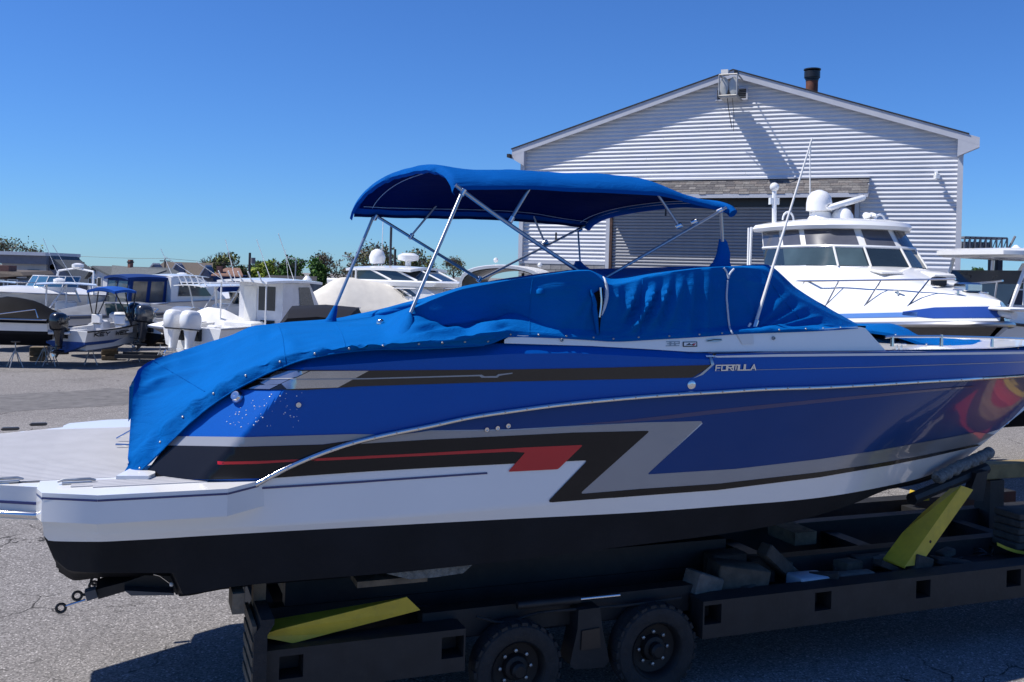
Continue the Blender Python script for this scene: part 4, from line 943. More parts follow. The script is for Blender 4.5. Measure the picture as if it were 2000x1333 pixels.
def dense(pts, n=8):
    c_ = PC(pts); return [c_.at(i / (n * (len(pts) - 1))) for i in range(n * (len(pts) - 1) + 1)]
for pts in ([(1420, 548), (1418, 580), (1421, 610), (1424, 640), (1430, 653)], [(1413, 524), (1419, 534), (1421, 545)], [(1432, 526), (1424, 536), (1421, 545)]):
    r = on_cover(dense(pts), .008); m = MB(); m.tube(r, .009, 6); m.build('zip_piping', M['piping'], cov, 50, world=True)
r = on_cover(dense([(243, 919), (273, 917.5), (330, 866), (381, 818), (432, 779), (489, 746), (540, 722), (600, 701), (690, 686), (750, 682), (860, 679), (940, 675), (978, 669)], 6), .002)
m = MB(); m.tube(r, .006, 6); m.build('hem_cord', M['cover'], cov, 50, world=True)
for pts in ([(545, 638), (552, 660), (556, 690), (558, 710)], [(655, 632), (668, 655), (676, 682)], [(1040, 545), (1036, 580), (1034, 620), (1034, 650)], [(1255, 546), (1253, 580), (1252, 620), (1252, 655)], [(300, 706), (350, 735), (400, 765)], [(1490, 530), (1525, 580), (1570, 632)]):
    r = on_cover(dense(pts, 6), .001); m = MB(); m.tube(r, .0045, 5); m.build('seam', M['cover'], cov, 50, world=True)
# slit beside the mid frame pivot, its turned-back edges showing white
r1 = on_cover(dense([(1158, 574), (1161, 600), (1166, 630), (1169, 655)], 4), .010); r2 = on_cover(dense([(1177, 562), (1177, 590), (1173, 620), (1169.5, 655)], 4), .010)
n_ = min(len(r1), len(r2)); m = MB(); m.grid([r1[:n_], r2[:n_]]); m.build('slit_shade', M['blackcloth'], cov, world=True)  # black strip laid on the cloth paints the shade inside the slit
r = on_cover(dense([(1175, 545), (1181, 556), (1182, 575), (1178, 600), (1173, 616)], 5), .022); m = MB(); m.tube(r, [.006 + .012 * math.sin(math.pi * i / (len(r) - 1)) for i in range(len(r))], 8); m.build('turned_edge', M['piping'], cov, 60, world=True)
r = on_cover(dense([(1152, 566), (1156, 585), (1161, 615), (1166, 655)], 5), .02); m = MB(); m.tube(r, [.010 + .012 * math.sin(math.pi * i / (len(r) - 1)) for i in range(len(r))], 8); m.build('turned_edge', M['cover'], cov, 60, world=True)
r = on_cover(dense([(1170, 562), (1172, 590), (1169, 620)], 5), .016); m = MB(); m.tube(r, .012, 8); m.build('frame_stub', M['steel'], cov, 60, world=True)
# vents / deck fittings poking through
for (px, py) in ((743, 633), (1055, 574)):
    l_, n_ = cov_hit(px, py); m = MB(); m.lathe([(.035, 0), (.035, .03), (.02, .045), (.0005, .045)], l_, V3(0, 0, 1), 10); m.build('grommet', M['cover'] if px > 900 else M['steel'], cov, 50, world=True)
# canvas boots round the frame legs
def boot(rings, name='frame_boot'):
    m = MB(); m.rings([[at(px + rx * math.cos(a), py, v) + BV * (rx / 230.) * math.sin(a) + V3(0, 0, .0) for a in [2 * math.pi * k / 14 for k in range(14)]] for px, py, rx, v in rings]); return m.build(name, M['cover'], cov, 70, world=True)
boot([(800, 610, 3, .10), (799, 622, 8, .06), (794, 640, 13, .0), (791, 660, 15, -.06), (788, 674, 17, -.09), (786, 683, 20, -.10)])
boot([(656, 597, 3.5, 2.5), (653, 606, 6, 2.5), (648, 620, 9, 2.5), (642, 634, 16, 2.5)])
boot([(1410, 467, 5, .46), (1412, 474, 8, .46), (1413, 495, 12, .46), (1409, 512, 15, .46), (1404, 528, 24, .46)])
boot([(1129, 510, 5, 2.4), (1131, 518, 10, 2.4), (1138, 530, 20, 2.4)])
m = MB(); m.lathe([(.03, -.03), (.038, 0), (.03, .03)], at(781, 681, -.03), V3(0, 0, 1), 10); m.build('deck_mount', M['steel'], cov, 50, world=True)
# ---- bow cover
bc = thing('bow_cover', 'low blue canvas cover stretched over the bow seating behind the bow rail', 'boat cover', S0 + BU * 10 + BV * VC, TH)
BC = [((1690, 645, .80), (1692, 638, 1.25)), ((1735, 650, .66), (1735, 632, 1.45)), ((1772, 661, .60), (1768, 641, 1.55)), ((1803, 671, .55), (1800, 657.5, 1.6)), ((1860, 676, .58), (1860, 661, 1.7)), ((1930, 678, .75), (1930, 663, 1.8)), ((2000, 679.5, 1.0), (2000, 665, 1.9)), ((2060, 680, 1.35), (2060, 668, 1.75))]
rb = []
for a, t in BC:
    A_, T_ = at(*a), at(*t); u, v, w_ = uvw(A_); rb.append([A_ - V3(0, 0, .03)] + [A_.lerp(T_, k / 8) + V3(0, 0, .02 * math.sin(math.pi * k / 8)) for k in range(9)] + [X(u, max(2 * VC - v, uvw(T_)[1] + .1), w_)])
NB = 60; rr_ = [[] for _ in rb[0]]; tb = [0.0]
for i in range(1, len(rb)): tb.append(tb[-1] + (rb[i][1] - rb[i - 1][1]).length)
for j in range(len(rb[0])):
    fs = [smooth_interp(list(zip(tb, [rb[i][j][a] for i in range(len(rb))]))) for a in range(3)]
    for i in range(NB + 1):
        p = V3(*[f(tb[-1] * i / NB) for f in fs]); rr_[j].append(p + V3(0, 0, .010 * noise.noise(p * 3)))
m = MB(); m.grid(rr_); m.build('cover_cloth', M['cover'], bc, 60, world=True)
for i in range(5, NB, 6):
    m = MB(); m.ball(rr_[1][i] - BV * .01, .012, 8); m.build('snap', M['steel'], bc, world=True)
# ================================================================ BIMINI TOP (part of the powerboat)
NE = [(893, 365), (930, 363), (1000, 362.5), (1080, 365), (1180, 370), (1277, 375), (1355, 393), (1415, 408), (1431, 412)]
ne = [uvw(at(px, py, .42)) for px, py in NE]; WE = smooth_interp([(q[0], q[2]) for q in ne]); uA, uB = ne[0][0], ne[-1][0]
fa, fb = uvw(at(727, 424, 2.6)), uvw(at(1146, 440, 2.6))
print('bimini near u', uA, uB, 'far u', fa, fb)
def bim(u_, s_, cr, drop=0.0):
    # s_ 0..1 across; u shifts linearly between near and far edges
    t = (u_ - uA) / (uB - uA); uf = lerp(fa[0], fb[0], t); wn = WE(u_); wf = lerp(fa[2], fb[2], t) + .05 * math.sin(math.pi * t)
    v = .42 + 2.18 * s_; arch = max(0.0, 1 - abs(2 * s_ - 1) ** 2.4) ** .62
    k_ = max(0.0, 1 - t * 2.2) ** 2; return X(lerp(u_, uf, s_) - .20 * s_ ** 1.3 * k_, v, lerp(wn, wf, s_) + cr * arch - drop + 0.02 * s_ ** 2 * k_)
def crown(t): return interp([(0, .325), (.1, .29), (.25, .28), (.6, .295), (.72, .28), (.85, .20), (1, .17)], t)
rows = []; NUc, NS = 90, 60
for i in range(NUc + 1):
    t = i / NUc; u_ = lerp(uA, uB, t); r = []
    sag = 0.0
    for a, c_ in ((0, .26), (.26, .70), (.70, 1)):
        if a <= t <= c_: sag = .020 * math.sin(math.pi * (t - a) / (c_ - a))
    for j in range(NS + 1):
        s_ = j / NS; p = bim(u_, s_, crown(t) - sag)
        q = p * 2.2; p = p + V3(0, 0, .010 * noise.noise(V3(q.x, q.y, 1)) + .005 * noise.noise(V3(q.x * 3, q.y * 2, 5)) * min(1, 6 * s_))
        r.append(p)
    rows.append(r)
M['bim'] = canvas_mat('bimini_canvas', (0.0003, 0.080, 0.32)); M['bim_shade'] = canvas_mat('bimini_canvas_shaded', (0.001, 0.012, 0.075))
mb = MB(); mb.grid(rows)
# edge hems turned down on both sides, aft flap, front roll
for j in (0, NS):
    mb.grid([[rows[i][j] for i in range(NUc + 1)], [rows[i][j] + V3(0, 0, -.035) for i in range(NUc + 1)]])
aft = rows[0]; fl1 = [p + BU * -.06 + V3(0, 0, -.02) for p in aft]
mb.grid([aft, [p + BU * -.03 + V3(0, 0, -.015) for p in aft], [p + BU * -.045 + V3(0, 0, -.06 - .012 * noise.noise(V3(i * .31, 0, 0))) for i, p in enumerate(aft)], [p + BU * -.02 + V3(0, 0, -.085 - .02 * noise.noise(V3(i * .31, 0, 0))) for i, p in enumerate(aft)]])
bimini = mb.build('bimini_top', M['bim'], bt, 60, world=True)
mb = MB(); mb.grid([[p + V3(0, 0, -.012) for p in r[1:-1]] for r in rows[1:-1]]); mb.grid([[rows[i][NS] - BV * .006 + V3(0, 0, -.005) for i in range(NUc + 1)], [rows[i][NS] - BV * .006 + V3(0, 0, -.034) for i in range(NUc + 1)]]); mb.build('shaded_underside', M['bim_shade'], bimini, 60, world=True)  # darker canvas copy paints the shade under the top and inside the port hem
m = MB(); m.tube([p + BU * .005 + V3(0, 0, -.03) for p in rows[-1]], .048, 10); m.build('front_roll', M['bim'], bimini, 60, world=True)
def tubep(pts, r, name='frame_tube', m_=None):
    mb = MB(); q = [at(*p) for p in pts]
    if len(q) > 2:
        L = [0.0]
        for a, c_ in zip(q, q[1:]): L.append(L[-1] + (c_ - a).length)
        fs = [smooth_interp(list(zip(L, [p[k] for p in q]))) for k in range(3)]; q = [V3(*[f(L[-1] * i / 14) for f in fs]) for i in range(15)]
    mb.tube(q, r, 10); return mb.build(name, m_ or M['alu'], bimini, 50, world=True)
vn, vf = .40, 2.58
for pts, r in (([(904, 372, vn), (799, 618, .12)], .0165), ([(890, 362, vn), (905, 374, vn), (1168, 556, .34)], .0185), ([(1418, 406, vn), (1165, 553, .33)], .0135), ([(1036, 364, .47), (998, 428, vn)], .0165), ([(1280, 373, .45), (1326, 442, vn)], .0125), ([(1408, 415, vn), (1411, 472, .44)], .0165),
               ([(729, 424, vf), (655, 600, 2.5)], .0165), ([(736, 423, vf), (940, 548, vf)], .0165), ([(1146, 440, vf), (932, 549, vf)], .0140), ([(874, 376, vf - .1), (803, 461, vf)], .0120), ([(1070, 364, 2.2), (1046, 378, 2.4), (1036, 394, 2.5), (1040, 415, vf), (1064, 474, vf)], .0120), ([(1129, 452, vf), (1133, 512, 2.45)], .0115), ([(1172, 558, .34), (1174, 575, .34)], .018)):
    tubep(pts, r)
for px, py, v in ((904, 376, vn), (998, 429, vn), (1158, 548, .34), (1326, 442, vn), (1356, 434, vn), (1168, 558, .34), (1406, 412, vn), (733, 425, vf), (803, 462, vf), (1065, 474, vf), (1132, 449, vf), (936, 546, vf)):
    c_ = at(px, py, v); mb = MB(); mb.lathe([(.014, -.035), (.026, -.028), (.026, .028), (.014, .035)], c_, (V3(1, -.2, .5) if px > 1000 else V3(.5, .2, 1)), 10); mb.build('frame_clamp', M['steel'], bimini, 50, world=True)
# seam tapes on the underside, straps
def under_line(ss, ts, r=.0035, name='seam_tape', m_=None):
    q = []
    for k in range(25):
        t = lerp(ts[0], ts[1], k / 24); s_ = lerp(ss[0], ss[1], k / 24); u_ = lerp(uA, uB, t); q.append(bim(u_, s_, crown(t) - .02) + V3(0, 0, -.022))
    mb = MB(); mb.tube(q, r, 5); mb.build(name, m_ or M['piping'], bimini, world=True)
under_line((.965, .965), (.02, .98)); under_line((.35, .97), (.05, .05)); under_line((.2, .98), (.955, .955)); under_line((.05, .98), (.985, .985), .004)
for px, py in ((1300, 415), (1086, 462)):
    c_ = at(px, py, 1.8 if px > 1200 else vf); mb = MB(); mb.box(c_, (.02, .012, .09)); mb.build('strap', M['black'], bimini, world=True)
# ================================================================ HYDRAULIC YARD TRAILER UNDER THE BOAT
M['frame'] = mat('dark_trailer_paint', (0.012, 0.0125, 0.014), 0.6, var=0.3, scale=5, dirt=0.12, bump=0.1, bscale=25)
M['rim'] = mat('dark_wheel_steel', (0.016, 0.015, 0.015), 0.6, 0.3, var=0.3, dirt=0.15)
M['carpet'] = mat('grey_bunk_carpet', (0.17, 0.18, 0.18), 0.95, var=0.35, scale=24, bump=0.9, bscale=45)
tr = thing('boat_trailer', 'dark heavy yard trailer with yellow lifting arms under the large blue boat', 'boat trailer', S0 + BU * 5 + BV * VC + V3(0, 0, 0), TH)
VN = -.05
def tu(px, py, v=VN): return uvw(at(px, py, v))
def beam(u0, u1, v0, v1, w0, w1, name='side_beam', m=None, holes=(), hz=None):
    mb = MB()
    if not holes:
        mb.hexa([X(u0, v0, w0), X(u1, v0, w0), X(u1, v1, w0), X(u0, v1, w0), X(u0, v0, w1), X(u1, v0, w1), X(u1, v1, w1), X(u0, v1, w1)])
    else:                          # box beam whose outer face has square openings
        za, zb = hz; t = .03; cuts = sorted(holes); x = u0
        mb.hexa([X(u0, v0, w0), X(u1, v0, w0), X(u1, v1, w0), X(u0, v1, w0), X(u0, v0, za), X(u1, v0, za), X(u1, v1, za), X(u0, v1, za)])
        mb.hexa([X(u0, v0, zb), X(u1, v0, zb), X(u1, v1, zb), X(u0, v1, zb), X(u0, v0, w1), X(u1, v0, w1), X(u1, v1, w1), X(u0, v1, w1)])
        for a, c_ in cuts + [(u1, u1)]:
            if a - x > .01: mb.hexa([X(x, v0, za), X(a, v0, za), X(a, v1, za), X(x, v1, za), X(x, v0, zb), X(a, v0, zb), X(a, v1, zb), X(x, v1, zb)])
            x = c_
        mb.hexa([X(u0, v1 - t, za), X(u1, v1 - t, za), X(u1, v1, za), X(u0, v1, za), X(u0, v1 - t, zb), X(u1, v1 - t, zb), X(u1, v1, zb), X(u0, v1, zb)])
    return mb.build(name, m or M['frame'], tr, world=True)
a0 = tu(510, 1276); a1 = tu(910, 1226); f0 = tu(1374, 1169); fb_ = tu(1374, 1249); f1 = tu(2000, 1110)
wt, wbm = (f0[2] + f1[2]) / 2, fb_[2]
hA = [(tu(545, 1310)[0], tu(592, 1310)[0]), (tu(862, 1290)[0], tu(905, 1290)[0])]
beam(a0[0], a1[0], VN, VN + .24, wbm, (a0[2] + a1[2]) / 2, holes=hA, hz=(wbm + .12, wbm + .30))
hB = [(tu(l, 1200)[0], tu(r, 1200)[0]) for l, r in ((1376, 1409), (1591, 1623), (1788, 1816), (1964, 1992))]
beam(f0[0], f1[0] + 3.2, VN, VN + .24, wbm, wt, holes=hB, hz=(wbm + .13, wbm + .31))
for (q0, q1) in ((a0[0], a1[0]), (f0[0], f1[0] + 3.2)): beam(q0, q1, 2 * VC - VN - .24, 2 * VC - VN, wbm, wt)
# inner rails, cross members
for vv in (.78, 1.95):
    beam(a0[0] + .1, f1[0] + 3.4, vv, vv + .16, wbm - .05, wbm + .40, 'inner_rail')
    beam(a0[0] + .3, f0[0] + .8, vv, vv + .14, wbm + .405, wbm + .66, 'bunk')
for uu in (a0[0] + .1, a0[0] + 1.4, a1[0] - .1, f0[0] + .05, f0[0] + 1.5, f0[0] + 3.0, f1[0] + 1.0): beam(uu, uu + .18, VN + .26, 2 * VC - VN - .26, wbm + .06, wbm + .28, 'cross_member')
# tray on which loose blocking lies
tray = beam(f0[0] + .02, f1[0] + 2.0, VN + .25, .74, wt - .16, wt - .13, 'tray')
# rear guard and light
c_ = at(492, 1265, .0); m = MB(); u_, v_, w_ = uvw(c_)
m.rings([[X(u_ + dx + (.05 if z_ < .6 or z_ > .98 else 0), vv, z_) for dx, vv in ((0, -.12), (.10, -.12), (.10, .5), (0, .5))] for z_ in (.42, .5, .6, .8, .98, 1.06, 1.1)], 0, True); m.build('rear_guard', M['rubber'], tr, world=True)
for z_ in (.5, .62, .74, .86, .98):
    m = MB(); m.hexa([X(u_ - .012, -.10, z_), X(u_ + .02, -.10, z_), X(u_ + .02, .48, z_), X(u_ - .012, .48, z_), X(u_ - .012, -.10, z_ + .07), X(u_ + .02, -.10, z_ + .07), X(u_ + .02, .48, z_ + .07), X(u_ - .012, .48, z_ + .07)]); m.build('guard_plank', M['wood'], tr, world=True)
m = MB(); p = at(503, 1332, VN - .02); m.box(p, (.03, .09, .14), rz=TH); m.build('reflector', mat('red_reflector', (.35, .01, .01), .2, coat=1), tr, world=True)
# wheels
def wheel(px, py, r, v):
    u, vv, w_ = uvw(at(px, py, v)); r = w_
    c_ = X(u, v, r); ax = BV
    t = MB(); wd = .26
    t.lathe([(r * .60, 0.03), (r * .78, .0), (r * .93, .012), (r * .985, .04), (r, .07), (r, wd - .07), (r * .985, wd - .04), (r * .93, wd - .012), (r * .6, wd)], c_, ax, 40, cap=False); ty = t.build('tyre', M['rubber'], tr, 40, world=True)
    tl = MB()
    for k in range(26):            # tread lugs
        a = 2 * math.pi * k / 26; d1 = BU * math.cos(a) + V3(0, 0, 1) * math.sin(a); d2 = -BU * math.sin(a) + V3(0, 0, 1) * math.cos(a)
        q = [c_ + d1 * (r * rr) + d2 * (tt_ * .028 * r / .4) + ax * vv_ for rr in (.955, 1.018) for tt_, vv_ in ((-1, .022), (1, .022), (1, .11), (-1, .11))]
        tl.hexa(q)
    tl.build('tread', M['rubber'], ty, world=True, kind='stuff')
    rm = MB(); rm.lathe([(r * .62, .015), (r * .58, .03), (r * .54, .10), (r * .30, .12), (r * .26, .07), (r * .22, .06), (.0005, .06)], c_, ax, 32, cap=False); rim = rm.build('rim', M['rim'], tr, 40, world=True)
    h = MB(); h.lathe([(r * .17, .075), (r * .17, .0), (r * .12, -.02), (.0005, -.02)], c_, ax, 20, cap=False); h.build('hub', M['rim'], tr, 40, world=True)
    for k in range(8):
        a = 2 * math.pi * k / 8; q = c_ + (BU * math.cos(a) + V3(0, 0, 1) * math.sin(a)) * r * .36; b_ = MB(); b_.lathe([(.016, .125), (.016, .09), (.0005, .085)], q, ax, 6); b_.build('wheel_nut', M['galv'], rim, world=True)
for px, py in ((1015, 1312), (1286, 1273)):
    wheel(px, py, .4, -.04)
    u, _, w_ = tu(px, py); wheel(*[z_ for z_ in pix(X(u, 2.55, w_))], .4, 2.55)
# suspension hanger between the wheels, axle ram
m = MB(); q = [at(*z_) for z_ in ((1130, 1192, .05), (1172, 1187, .05), (1176, 1222, .05), (1190, 1292, .05), (1180, 1304, .05), (1122, 1308, .05), (1113, 1298, .05), (1128, 1230, .05))]; m.prism(q, BV * .22); m.build('suspension_hanger', M['frame'], tr, world=True)
m = MB(); q = [at(*z_) for z_ in ((1136, 1232, .045), (1170, 1226, .045), (1172, 1264, .045), (1134, 1270, .045))]; m.prism(q, BV * -.012); m.build('hanger_hole_shade', M['black'], tr, world=True)  # black plate paints the shade of the square hole in the hanger
m = MB(); m.tube([at(1010, 1183, .1), at(1132, 1171, .1)], .035, 10); m.build('ram_barrel', M['frame'], tr, 40, world=True)
m = MB(); m.tube([at(1132, 1170.5, .1), at(1210, 1162.5, .1)], .017, 10); m.build('ram_rod', M['steel'], tr, 40, world=True)
beam(a1[0] - .3, f0[0] + .2, .22, .38, wbm + .18, wbm + .42, 'inner_rail')
# hoses, weld plates and bolts
for pts in ([(930, 1205, .1), (985, 1216, .12), (1060, 1196, .12), (1130, 1190, .1), (1230, 1182, .1), (1330, 1168, .12)], [(560, 1222, .5), (700, 1190, .5), (850, 1185, .45), (960, 1196, .4)], [(1420, 1150, .5), (1560, 1140, .55), (1700, 1112, .6), (1880, 1090, .6)]):
    c_ = [at(*q) for q in pts]; L = [0.0]
    for a, b_ in zip(c_, c_[1:]): L.append(L[-1] + (b_ - a).length)
    fs = [smooth_interp(list(zip(L, [q[k] for q in c_]))) for k in range(3)]
    m = MB(); m.tube([V3(*[f(L[-1] * i / 20) for f in fs]) for i in range(21)], .013, 6); m.build('hydraulic_hose', M['rubber'], tr, 60, world=True)
# yellow lifting arms: angle section, outer face and upper face
def arm(front, top, name='lifting_arm', th=.02):
    m = MB(); F = [at(*q) for q in front]; T = [at(*q) for q in top]
    m.prism(F, BV * th); m.prism(T, V3(0, 0, -th)); return m.build(name, M['yellow'], tr, world=True, label='yellow painted steel lifting arm')
ra = arm([(505, 1244, .06), (540, 1231, .06), (795, 1167, .10), (821, 1192, .10), (640, 1239, .08), (572, 1257, .06), (548, 1252, .06)], [(505, 1243.5, .06), (795, 1166.5, .10), (772, 1170, .32), (498, 1216, .34)])
fa_ = arm([(1767, 1107, .22), (1798, 1103, .22), (1901, 957, .35), (1878, 949, .35)], [(1767, 1107, .22), (1878, 949, .35), (1855, 955, .60), (1802, 1001, .55), (1762, 1041, .50), (1725, 1091, .46)])
c_ = at(1813, 1057, .24); m = MB(); m.lathe([(.017, 0), (.0005, .0)], c_ - BV * .03, -BV, 10); m.build('bolt_hole', M['black'], fa_, world=True)
m = MB(); q = [at(*z_) for z_ in ((1786, 980, 2.6), (1815, 978, 2.6), (1815, 967, 2.6), (1790, 960, 2.6))]; m.prism(q, BV * .12); m.build('lifting_arm', M['yellow'], tr, world=True)
# arm pads carrying the hull, front carpeted bow roller pad
m = MB(); pts = [at(x, y, v) for x, y, v in ((1828, 932, .95), (1850, 920, 1.05), (1880, 905, 1.15), (1910, 892, 1.25), (1934, 880, 1.32))]; L_ = []
for i in range(25):
    t = i / 24 * 4; k = min(3, int(t)); L_.append(pts[k].lerp(pts[k + 1], t - k) + V3(0, 0, -.02 + .012 * math.sin(i * 1.9)))
m.tube(L_, [.055 + .02 * abs(math.sin(i * .9)) for i in range(25)], 12); m.build('bow_pad', M['carpet'], tr, 70, world=True)
m = MB(); m.tube([at(1780, 975, 1.0), at(1925, 915, 1.3)], .07, 8); m.build('bow_bunk', M['frame'], tr, world=True)
m = MB(); q = [at(*z_) for z_ in ((1890, 975, 1.1), (1908, 925, 1.1), (1930, 920, 1.1), (1920, 980, 1.1))]; m.prism(q, BV * .1); m.build('bow_post', M['frame'], tr, world=True)
# stern cradle blocks on the frame
for px, py, v, s_ in ((462, 1168, .2, (.09, .3, .16)), (505, 1172, .4, (.10, .12, .3)), (760, 1128, .25, (.6, .25, .05))):
    c_ = at(px, py, v); m = MB(); m.box(c_, s_, rz=TH); m.build('support_pad', M['wood'], tr, world=True)
m = MB(); q = [at(*z_) for z_ in ((755, 1121, .1), (922, 1104, .1), (905, 1120, .1), (850, 1128, .1), (800, 1132, .1))]; m.prism(q, BV * .3); m.build('bunk_carpet', M['carpet'], tr, world=True)
for uu in (a0[0] + .5, f0[0] + .6, f0[0] + 2.2):
    m = MB(); k0 = wbm + .36; m.box(X(uu, VC, (k0 + .98) / 2), (.3, .5, .98 - k0), rz=TH); m.build('keel_support', M['wood'], tr, world=True)
# ---------------------------------------------------------------- loose blocking lying on the trailer tray: each its own thing
WT = wt - .128
bm_ = [mat('timber_block_%d' % i, c_, .85, var=.3, scale=9, bump=.4, bscale=30, dirt=.3) for i, c_ in enumerate(((.085, .072, .055), (.05, .047, .042), (.04, .032, .028), (.14, .13, .115)))]
def loose(name, label, px, v, size, rz, ry, m, lift=0.0, rx=0.0):
    u = uvw(at(px, 1130, v))[0]; h = abs(size[2] * math.cos(ry)) / 2 + abs(size[0] * math.sin(ry)) / 2
    o = thing(name, label, 'block', X(u, v, WT + lift), TH + rz, 'loose blocking on the trailer tray'); mb = MB(); mb.box((0, 0, h + .002), size, ry=ry, rx=rx, bev=.012); mb.build('timber', m, o, 40); return o
loose('wedge_block', 'pale timber wedge leaning at the left end of the trailer tray', 1372, .30, (.34, .22, .22), .2, .35, bm_[3])
loose('timber_block', 'large brown timber block next to the pale wedge on the trailer tray', 1440, .38, (.55, .3, .26), -.15, .16, bm_[0])
loose('timber_block', 'thin pale board lying in front of the large brown block on the trailer tray', 1495, .24, (.36, .10, .07), 0.0, 0, bm_[3])
loose('timber_block', 'long dark board leaning steeply beside the large brown block', 1520, .46, (.60, .14, .14), .25, .65, bm_[1])
loose('white_box', 'white plastic box lying in the middle of the trailer tray', 1580, .30, (.40, .24, .14), .05, .04, mat('white_plastic_box', (.5, .55, .62), .5, var=.1, dirt=.3))
loose('timber_block', 'pale grey timber offcut under the white plastic box', 1600, .25, (.46, .12, .07), .02, 0, bm_[3])
loose('timber_block', 'pale round-edged timber to the right of the white plastic box', 1668, .28, (.44, .14, .13), -.05, 0, bm_[3])
loose('timber_block', 'short block lying behind the pale round-edged timber', 1655, .52, (.30, .18, .16), .3, .1, bm_[0])
loose('timber_block', 'long board behind the blocks near the foot of the yellow front arm', 1705, .66, (.56, .12, .16), 0, 0, bm_[1])
loose('timber_block', 'sloping dark board just left of the yellow front arm foot', 1738, .34, (.40, .12, .07), .1, .4, bm_[2])
loose('timber_block', 'triangular dark block right of the yellow front arm foot', 1795, .28, (.26, .14, .20), .1, .3, bm_[1])
loose('timber_block', 'dark curved board lying on the tray right of the yellow front arm', 1860, .4, (.50, .16, .07), -.15, .15, bm_[2])
loose('timber_block', 'dark block high at the back of the tray under the hull', 1415, .64, (.40, .2, .30), 0, 0, bm_[2], .05)
loose('timber_block', 'low dark block at the back of the tray behind the leaning board', 1480, .66, (.30, .2, .26), 0, 0, bm_[1])
rn = random.Random(21)
ORD = ('leftmost', 'second from the left', 'third from the left', 'fourth from the left', 'fifth from the left', 'sixth from the left', 'seventh from the left', 'rightmost')
for k in range(8):
    o = loose('timber_offcut', 'small timber offcut on the trailer tray, %s of eight' % ORD[k], 1410 + 62 * k + rn.uniform(-12, 12), rn.uniform(.26, .66), (rn.uniform(.18, .36), rn.uniform(.08, .15), rn.uniform(.05, .10)), rn.uniform(-.8, .8), rn.uniform(-.25, .3), bm_[rn.choice((0, 1, 2, 3))], rn.uniform(.02, .10)); o['group'] = 'small offcuts on the trailer tray'
# coil of dark line, white bracket, stack of pads at the right edge
cl = thing('rope_coil', 'dark rope lying in loose coils on the trailer tray near the right edge', 'rope', at(1915, 1085, .8), 0)
m = MB(); p0 = V3(0, 0, 0)
for k in range(3):
    m.tube([V3(.16 * math.cos(a) * (1 - .12 * k), .13 * math.sin(a), .02 + .03 * k + .03 * math.sin(3 * a + k)) for a in [2 * math.pi * i / 24 for i in range(24)]], .011, 6, closed=True)
m.tube([V3(-.15, 0, .02), V3(-.3, .05, .0), V3(-.42, -.05, .01)], .011, 6); m.build('rope', M['black'], cl, 50)
ps = thing('pad_stack', 'stack of dark blocking pads cut off by the right edge of the photo', 'block stack', at(1985, 1070, .55), TH)
for k in range(5):
    m = MB(); m.box((0.12, .05, .05 + k * .085), (.52 - .015 * k, .36, .078), rz=.05 * (k % 2), bev=.01); m.build('pad', bm_[1], ps, 40)
ys = thing('yellow_strap', 'dull yellow strap draped below the pad stack at the right edge', 'strap', at(1952, 1062, .5), 0)
m = MB(); q = [at(x, y, .42) - at(1952, 1062, .5) for x, y in ((1948, 1060), (1965, 1068), (1985, 1075), (2010, 1079))]; m.grid([q, [p + V3(0, .0, -.035) for p in q]]); m.grid([[p + V3(0, .012, 0) for p in q], [p + V3(0, .012, -.035) for p in q]]); m.build('webbing', M['yellow'], ys)
